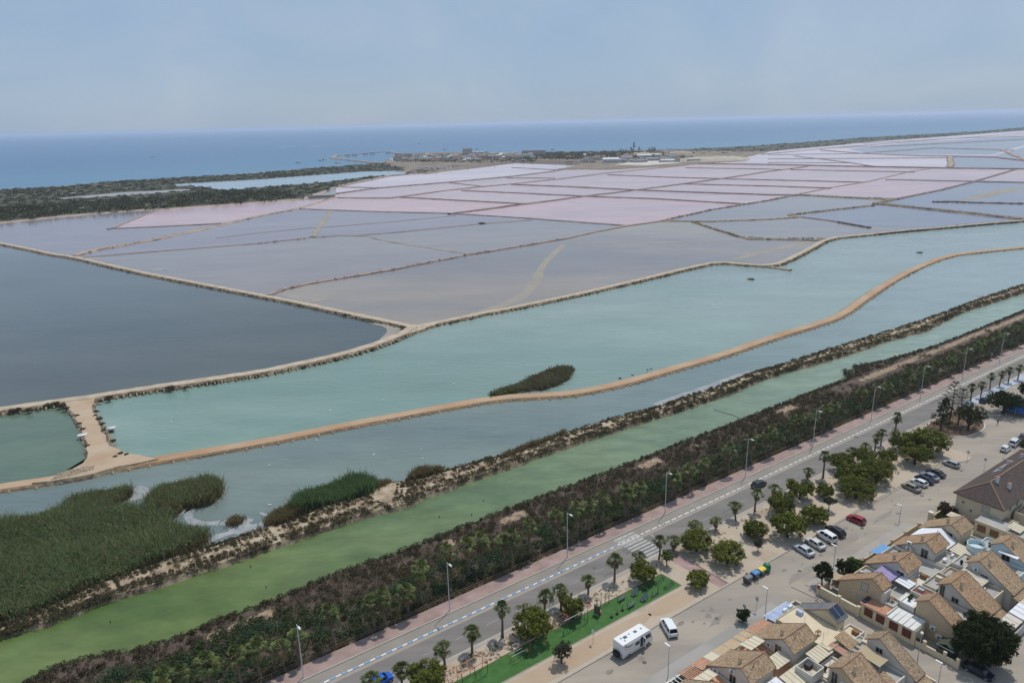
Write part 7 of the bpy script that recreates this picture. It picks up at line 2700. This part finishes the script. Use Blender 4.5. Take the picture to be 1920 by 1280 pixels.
# ------------------------------------------------------------------ the far village, salt works, boats
def far_house(px, py, w, dp, hh, rot, wm, roof, name, lab, grp, rm=None):
    p = G(px, py, .7)
    t = thing(name, lab, 'building', world=Vector((p.x, p.y, .65)), group=grp)
    t.rotation_euler = (0, 0, rot)
    b = MB()
    b.box(-w / 2, w / 2, -dp / 2, dp / 2, -.3, hh)
    b.build('wall', wm, t)
    b = MB()
    if roof == 'gable':
        b.extrude([(-dp / 2 - .4, hh), (dp / 2 + .4, hh), (0, hh + dp * .22)], -w / 2 - .4, w / 2 + .4)
    else:
        b.box(-w / 2 - .2, w / 2 + .2, -dp / 2 - .2, dp / 2 + .2, hh, hh + .5)
    b.build('roof', rm or wm, t)
    b = MB()
    n = max(2, int(w / 4))
    for i in range(n):
        x = -w / 2 + (i + .5) * w / n
        for f in range(max(1, int(hh / 3.2))):
            b.box(x - .6, x + .6, -dp / 2 - .04, -dp / 2 + .1, 1 + f * 3.1, 2.4 + f * 3.1)
    o = stuff(b.build('window_row', PANEG, t))
    return t


FW = [plain('far_white', (.54, .52, .49), .8), plain('far_cream', (.48, .41, .32), .8), plain('far_grey', (.36, .35, .34), .8), plain('far_pink', (.46, .32, .26), .8), plain('far_ochre', (.46, .34, .2), .8)]
FR = [plain('far_red_roof', (.30, .15, .10), .8), plain('far_grey_roof', (.24, .24, .25), .8), plain('far_white_roof', (.62, .62, .62), .8), plain('far_brown_roof', (.2, .14, .11), .8)]
VG = 'buildings of the far harbour village'
for k in range(230):
    px = R.uniform(740, 1000)
    lo = 289.5 + max(0, (800 - px)) * .02
    hi = 303 if px < 900 else 298
    py = R.uniform(lo, hi)
    if 730 < px < 880 and py < 297 and R.random() < .8: continue
    w, dp, hh = R.uniform(6, 13), R.uniform(6, 10), R.choice([3.2, 4, 5.5, 6.2, 7])
    wm, rf, rm_ = R.choice(FW[:2] + FW), R.choice(['gable', 'flat']), R.choice(FR)
    lb = '%s %s building with %s %s roof in the far harbour village' % ('two-storey' if hh > 5 else 'low', wm.name.split('_')[1], rm_.name.split('_')[1], 'pitched' if rf == 'gable' else 'flat')
    far_house(px, py, w, dp, hh, R.uniform(-.35, .35), wm, rf, 'village_building', lb, VG, rm_)
for px, py, w, hh, m, lab in ((877, 291, 26, 17, 1, 'tall tan block at the seaward side of the far village'), (900, 290, 44, 7, 0, 'long white roofed hall behind the tan block of the far village'), (945, 291.5, 110, 6, 0, 'very long low white hall at the far shore'),
                              (1001, 291, 62, 12, 2, 'long dark grey building at the right end of the far village'), (990, 295, 26, 7, 0, 'white building below the dark grey one at the far village end')):
    far_house(px, py, w, 14, hh, -.02, FW[m], 'flat', 'village_hall', lab, None, FR[2] if m == 0 else FR[1])
P = np.array([tuple(G(R.uniform(740, 1000), R.uniform(289.5, 305), .6))[:2] for k in range(900)])
r = NR.uniform(1.5, 4, len(P))
V, F = leaves(np.column_stack([P, np.full(len(P), 1.6)]), np.column_stack([r, r, r * .8]), 14, r * .35, hemi=-.1)
stuff(npmesh('village_greenery', V, F, MATS['coast_leaf']))
# sheds on the mole
for k, (px, py) in enumerate(((652, 292), (665, 291.2), (685, 289.2), (698, 288.2), (728, 287))):
    far_house(px, py, 16, 8, 4, .25, FW[0], 'flat', 'mole_shed', 'white shed roof on the harbour mole', 'sheds on the harbour mole', FR[2])
# car park of white vans by the coast lagoon
for k in range(34):
    px, py = R.uniform(785, 850), R.uniform(314.5, 319.5) - 0
    py -= (px - 785) * .03
    p = G(px, py, .7)
    b = MB()
    b.frustum((-2.4, 2.4, -1, 1, .3), (-2.3, 1.7, -.9, .9, 2.3))
    o = b.build('distant_van', R.choice([FW[0], FW[2], plain('far_car_blue', (.12, .16, .25), .4), plain('far_car_white', (.7, .7, .71), .4)]), None, False, Vector((p.x, p.y, .6)))
    o.rotation_euler = (0, 0, R.uniform(0, 3))
    tag(o, 'white or grey vehicle in the far car park beside the coastal lagoon', 'vehicle', 'vehicles in the far car park')
# masts of the marina and boats
def boat(px, py, L, mast, lab, grp, z=-.85, col=None):
    p = G(px, py, z)
    t = thing('boat', lab, 'boat', world=Vector((p.x, p.y, z)), group=grp)
    t.rotation_euler = (0, 0, R.uniform(-.6, .6))
    b = MB()
    st = [(-.5, .26), (-.2, .3), (.2, .26), (.5, .02)]
    b.grid([[(x * L, -w * L, .09 * L), (x * L, -w * L * .6, -.03 * L), (x * L, w * L * .6, -.03 * L), (x * L, w * L, .09 * L)] for x, w in st])
    b.face([(x * L, w * L, .085 * L) for x, w in st] + [(x * L, -w * L, .085 * L) for x, w in st[::-1]])
    b.build('hull', col or FW[0], t)
    b = MB()
    b.frustum((-.25 * L, .1 * L, -.16 * L, .16 * L, .08 * L), (-.2 * L, .03 * L, -.12 * L, .12 * L, .25 * L))
    b.build('cabin', FW[0], t)
    if mast:
        b = MB()
        b.tube([(.05 * L, 0, .05 * L), (.05 * L, 0, mast)], [.16, .1], 5)
        b.build('mast', FW[2], t)


for px, py in ((602, 301), (608, 299.5), (560, 305), (633, 298 + 8), (834, 281), (787, 270), (895, 280), (1036, 300 - 19)):
    boat(px, py, 14, 0, 'small boat on the sea off the far village', 'boats on the far sea', col=FW[1])
boat(287, 295, 12, 0, 'single white boat on the open sea at the left', None)
for k in range(26):
    boat(R.uniform(738, 870), R.uniform(291, 297.5), 11, R.uniform(9, 14), 'moored yacht in the far harbour', 'yachts in the far harbour', .7)
for i, (px, py) in enumerate(((597, 274.5), (540, 275), (940, 273.5))):
    strip('breaking_wave', [(px - 22, py + .4), (px, py), (px + 22, py - .6)], 7 if i < 2 else 5, -.86, plain('foam_white', (.75, .76, .77), .6), taper)
# salt works
SG2 = 'buildings of the salt works'
for px, py, w, dp, hh, m, r, lab in ((1145, 305, 32, 16, 7, 0, 2, 'large white gabled salt shed of the far salt works'), (1175, 301, 24, 14, 7, 0, 1, 'white hall right behind the large salt shed'), (1198, 304, 34, 10, 5, 2, 2, 'low grey hall in the middle of the salt works'),
                                    (1208, 298, 30, 12, 8, 0, 2, 'white twin hall below the palms of the salt works'), (1232, 301, 46, 12, 5, 2, 2, 'long pale grey hall of the salt works'), (1252, 304, 30, 10, 4, 0, 2, 'low white flat building at the salt works quay'),
                                    (1262, 298, 30, 12, 6, 2, 1, 'grey works building beside the salt heap'), (1100, 304, 26, 9, 4, 1, 3, 'low tan shed left of the large salt shed'), (1118, 300, 22, 9, 5, 1, 3, 'small tan house under the palms left of the salt shed'),
                                    (1225, 294, 20, 10, 6, 1, 3, 'tan house among the salt works palms'), (1300, 303, 26, 8, 4, 2, 1, 'dark low machine shed at the foot of the salt heap'), (1068, 306, 14, 8, 4, 1, 3, 'tan hut on the pan bank left of the works')):
    far_house(px, py, w, dp, hh, -.12, FW[m], 'gable' if w > 22 and m == 0 else 'flat', 'salt_works_building', lab, SG2, FR[r])
for k in range(44):
    px = R.uniform(1085, 1290)
    py = R.uniform(294.5, 305.5) - (px - 1085) * .004
    far_house(px, py, R.uniform(6, 16), R.uniform(5, 9), R.choice([3, 4, 5, 7, 8]), R.uniform(-.3, .2), R.choice([FW[0], FW[0], FW[1], FW[2]]), R.choice(['gable', 'flat']), 'salt_works_shed', 'small shed or machine house among the far salt works', 'small sheds of the salt works', R.choice(FR))
flat('salt_yard', gpl([(1150, 309), (1190, 303), (1260, 299), (1290, 301), (1270, 306), (1210, 310)], .75), .75, mat('salt_yard', (.60, .57, .53), (.42, .38, .33), .03))
P = np.array([tuple(G(R.uniform(985, 1300), R.uniform(288, 300), .6))[:2] for k in range(800)])
r = NR.uniform(1.5, 5, len(P))
V, F = leaves(np.column_stack([P, np.full(len(P), 1.6)]), np.column_stack([r, r, r * .8]), 14, r * .35, hemi=-.1)
stuff(npmesh('works_greenery', V, F, MATS['coast_leaf']))
for px, py, L, w, hh, lab, m in ((1330, 302, 150, 34, 10, 'long pale salt heap at the far salt works', 0), (1365, 299, 90, 26, 7, 'right end of the long salt heap, pale and low', 0), (1275, 294, 70, 26, 14, 'tan heap behind the salt works buildings', 1), (1205, 293, 110, 20, 10, 'low tan mound under the salt works palms', 1)):
    p = G(px, py, .7)
    rows = []
    for i in range(18):
        x = (i / 17 - .5) * L
        q = math.sin(math.pi * (i + .3) / 17.6) ** .5
        h_ = hh * q * R.uniform(.8, 1.05)
        rows.append([(x, -w * .5 * q - .5, -.3), (x, -w * .25 * q, h_ * .62), (x, R.uniform(-1, 1), h_), (x, w * .25 * q, h_ * .62), (x, w * .5 * q + .5, -.3)])
    b = MB()
    b.grid(rows)
    o = b.build('salt_heap', mat('heap_salt', (.50, .44, .35), (.40, .34, .265), .05) if m == 0 else mat('heap_earth', (.42, .35, .25), (.34, .28, .2), .05), None, True, Vector((p.x, p.y, .6)))
    o.rotation_euler = (0, 0, -.05)
    tag(o, lab, 'salt heap')
fp = [(1101, 298, 9), (1108, 298, 8), (1114, 298, 9), (1120, 298.5, 11), (1127, 298, 9), (1133, 299, 13), (1145, 299, 8), (1164, 296, 13), (1168, 296, 12), (1173, 296, 12), (1180, 296, 10), (1183, 295, 15), (1188, 295, 22), (1186, 296, 13), (1198, 296, 16), (1217, 295, 14), (1222, 295, 15), (1227, 295, 15), (1243, 297, 10), (1220, 296, 10), (1041, 299, 7)]
for px, py, hh in fp:
    p = G(px, py, .7)
    kit = R.choice(PALMS[False])
    t = thing('palm_tree', 'distant dark palm among the salt works buildings', 'palm tree', world=Vector((p.x, p.y, .6)), group='palms at the salt works')
    for nm, me in zip(('trunk', 'crown', 'dead_frond_skirt'), kit):
        objof(nm, me, t)
    t.scale = (2.0, 2.0, hh * 1.25 / 6)
    for c in t.children[1:]:
        k = 2.0 / (hh * 1.25 / 6)
        c.scale = (1, 1, k)
        c.location = (0, 0, 6.0 * (1 - k))
# stone ruin on the corner of the pink pans
p = G(603, 369, 0)
t = thing('stone_ruin', 'long low stone wall or shed on the corner of the pink pans', 'building', world=Vector((p.x, p.y, -.3)))
t.rotation_euler = (0, 0, .12)
b = MB()
b.box(-16, 14, -2.5, 2.5, -.5, 2.3)
b.build('wall', mat('ruin_stone', (.36, .31, .23), (.27, .23, .17), .3), t)
b = MB()
b.box(14.1, 17.0, -2, 2, -.5, 3.4)
b.build('end_tower', plain('ruin_pale', (.5, .42, .32)), t)
# power poles in the pans
for px, py in ((818, 327), (877, 318), (927, 316), (1000, 306), (1050, 305)):
    p = G(px, py, WZ)
    b = MB()
    b.tube([(0, 0, -.5), (0, 0, 9)], .25, 5)
    b.tube([(-1.2, 0, 8.2), (1.2, 0, 8.2)], .14, 4)
    tag(b.build('wooden_pole', DARKM, None, False, Vector((p.x, p.y, WZ))), 'thin wooden pole standing in the far pale pans', 'pole', 'poles in the far pans')

# ------------------------------------------------------------------ air
b = MB()
b.box(-34500, 34500, -560, 34500, -2.7, 93)
hz = stuff(b.build('haze', []))
hz.data.materials.clear()
hm = bpy.data.materials.new('haze_air')
hm.use_nodes = True
nt = hm.node_tree
for n in list(nt.nodes):
    if n.type != 'OUTPUT_MATERIAL': nt.nodes.remove(n)
vs = nt.nodes.new('ShaderNodeVolumePrincipled')
vs.inputs['Color'].default_value = (.80, .88, 1, 1)
vs.inputs['Density'].default_value = 0.00007
vs.inputs['Anisotropy'].default_value = .25
nt.links.new(vs.outputs['Volume'], nt.nodes['Material Output'].inputs['Volume'])
hz.data.materials.append(hm)
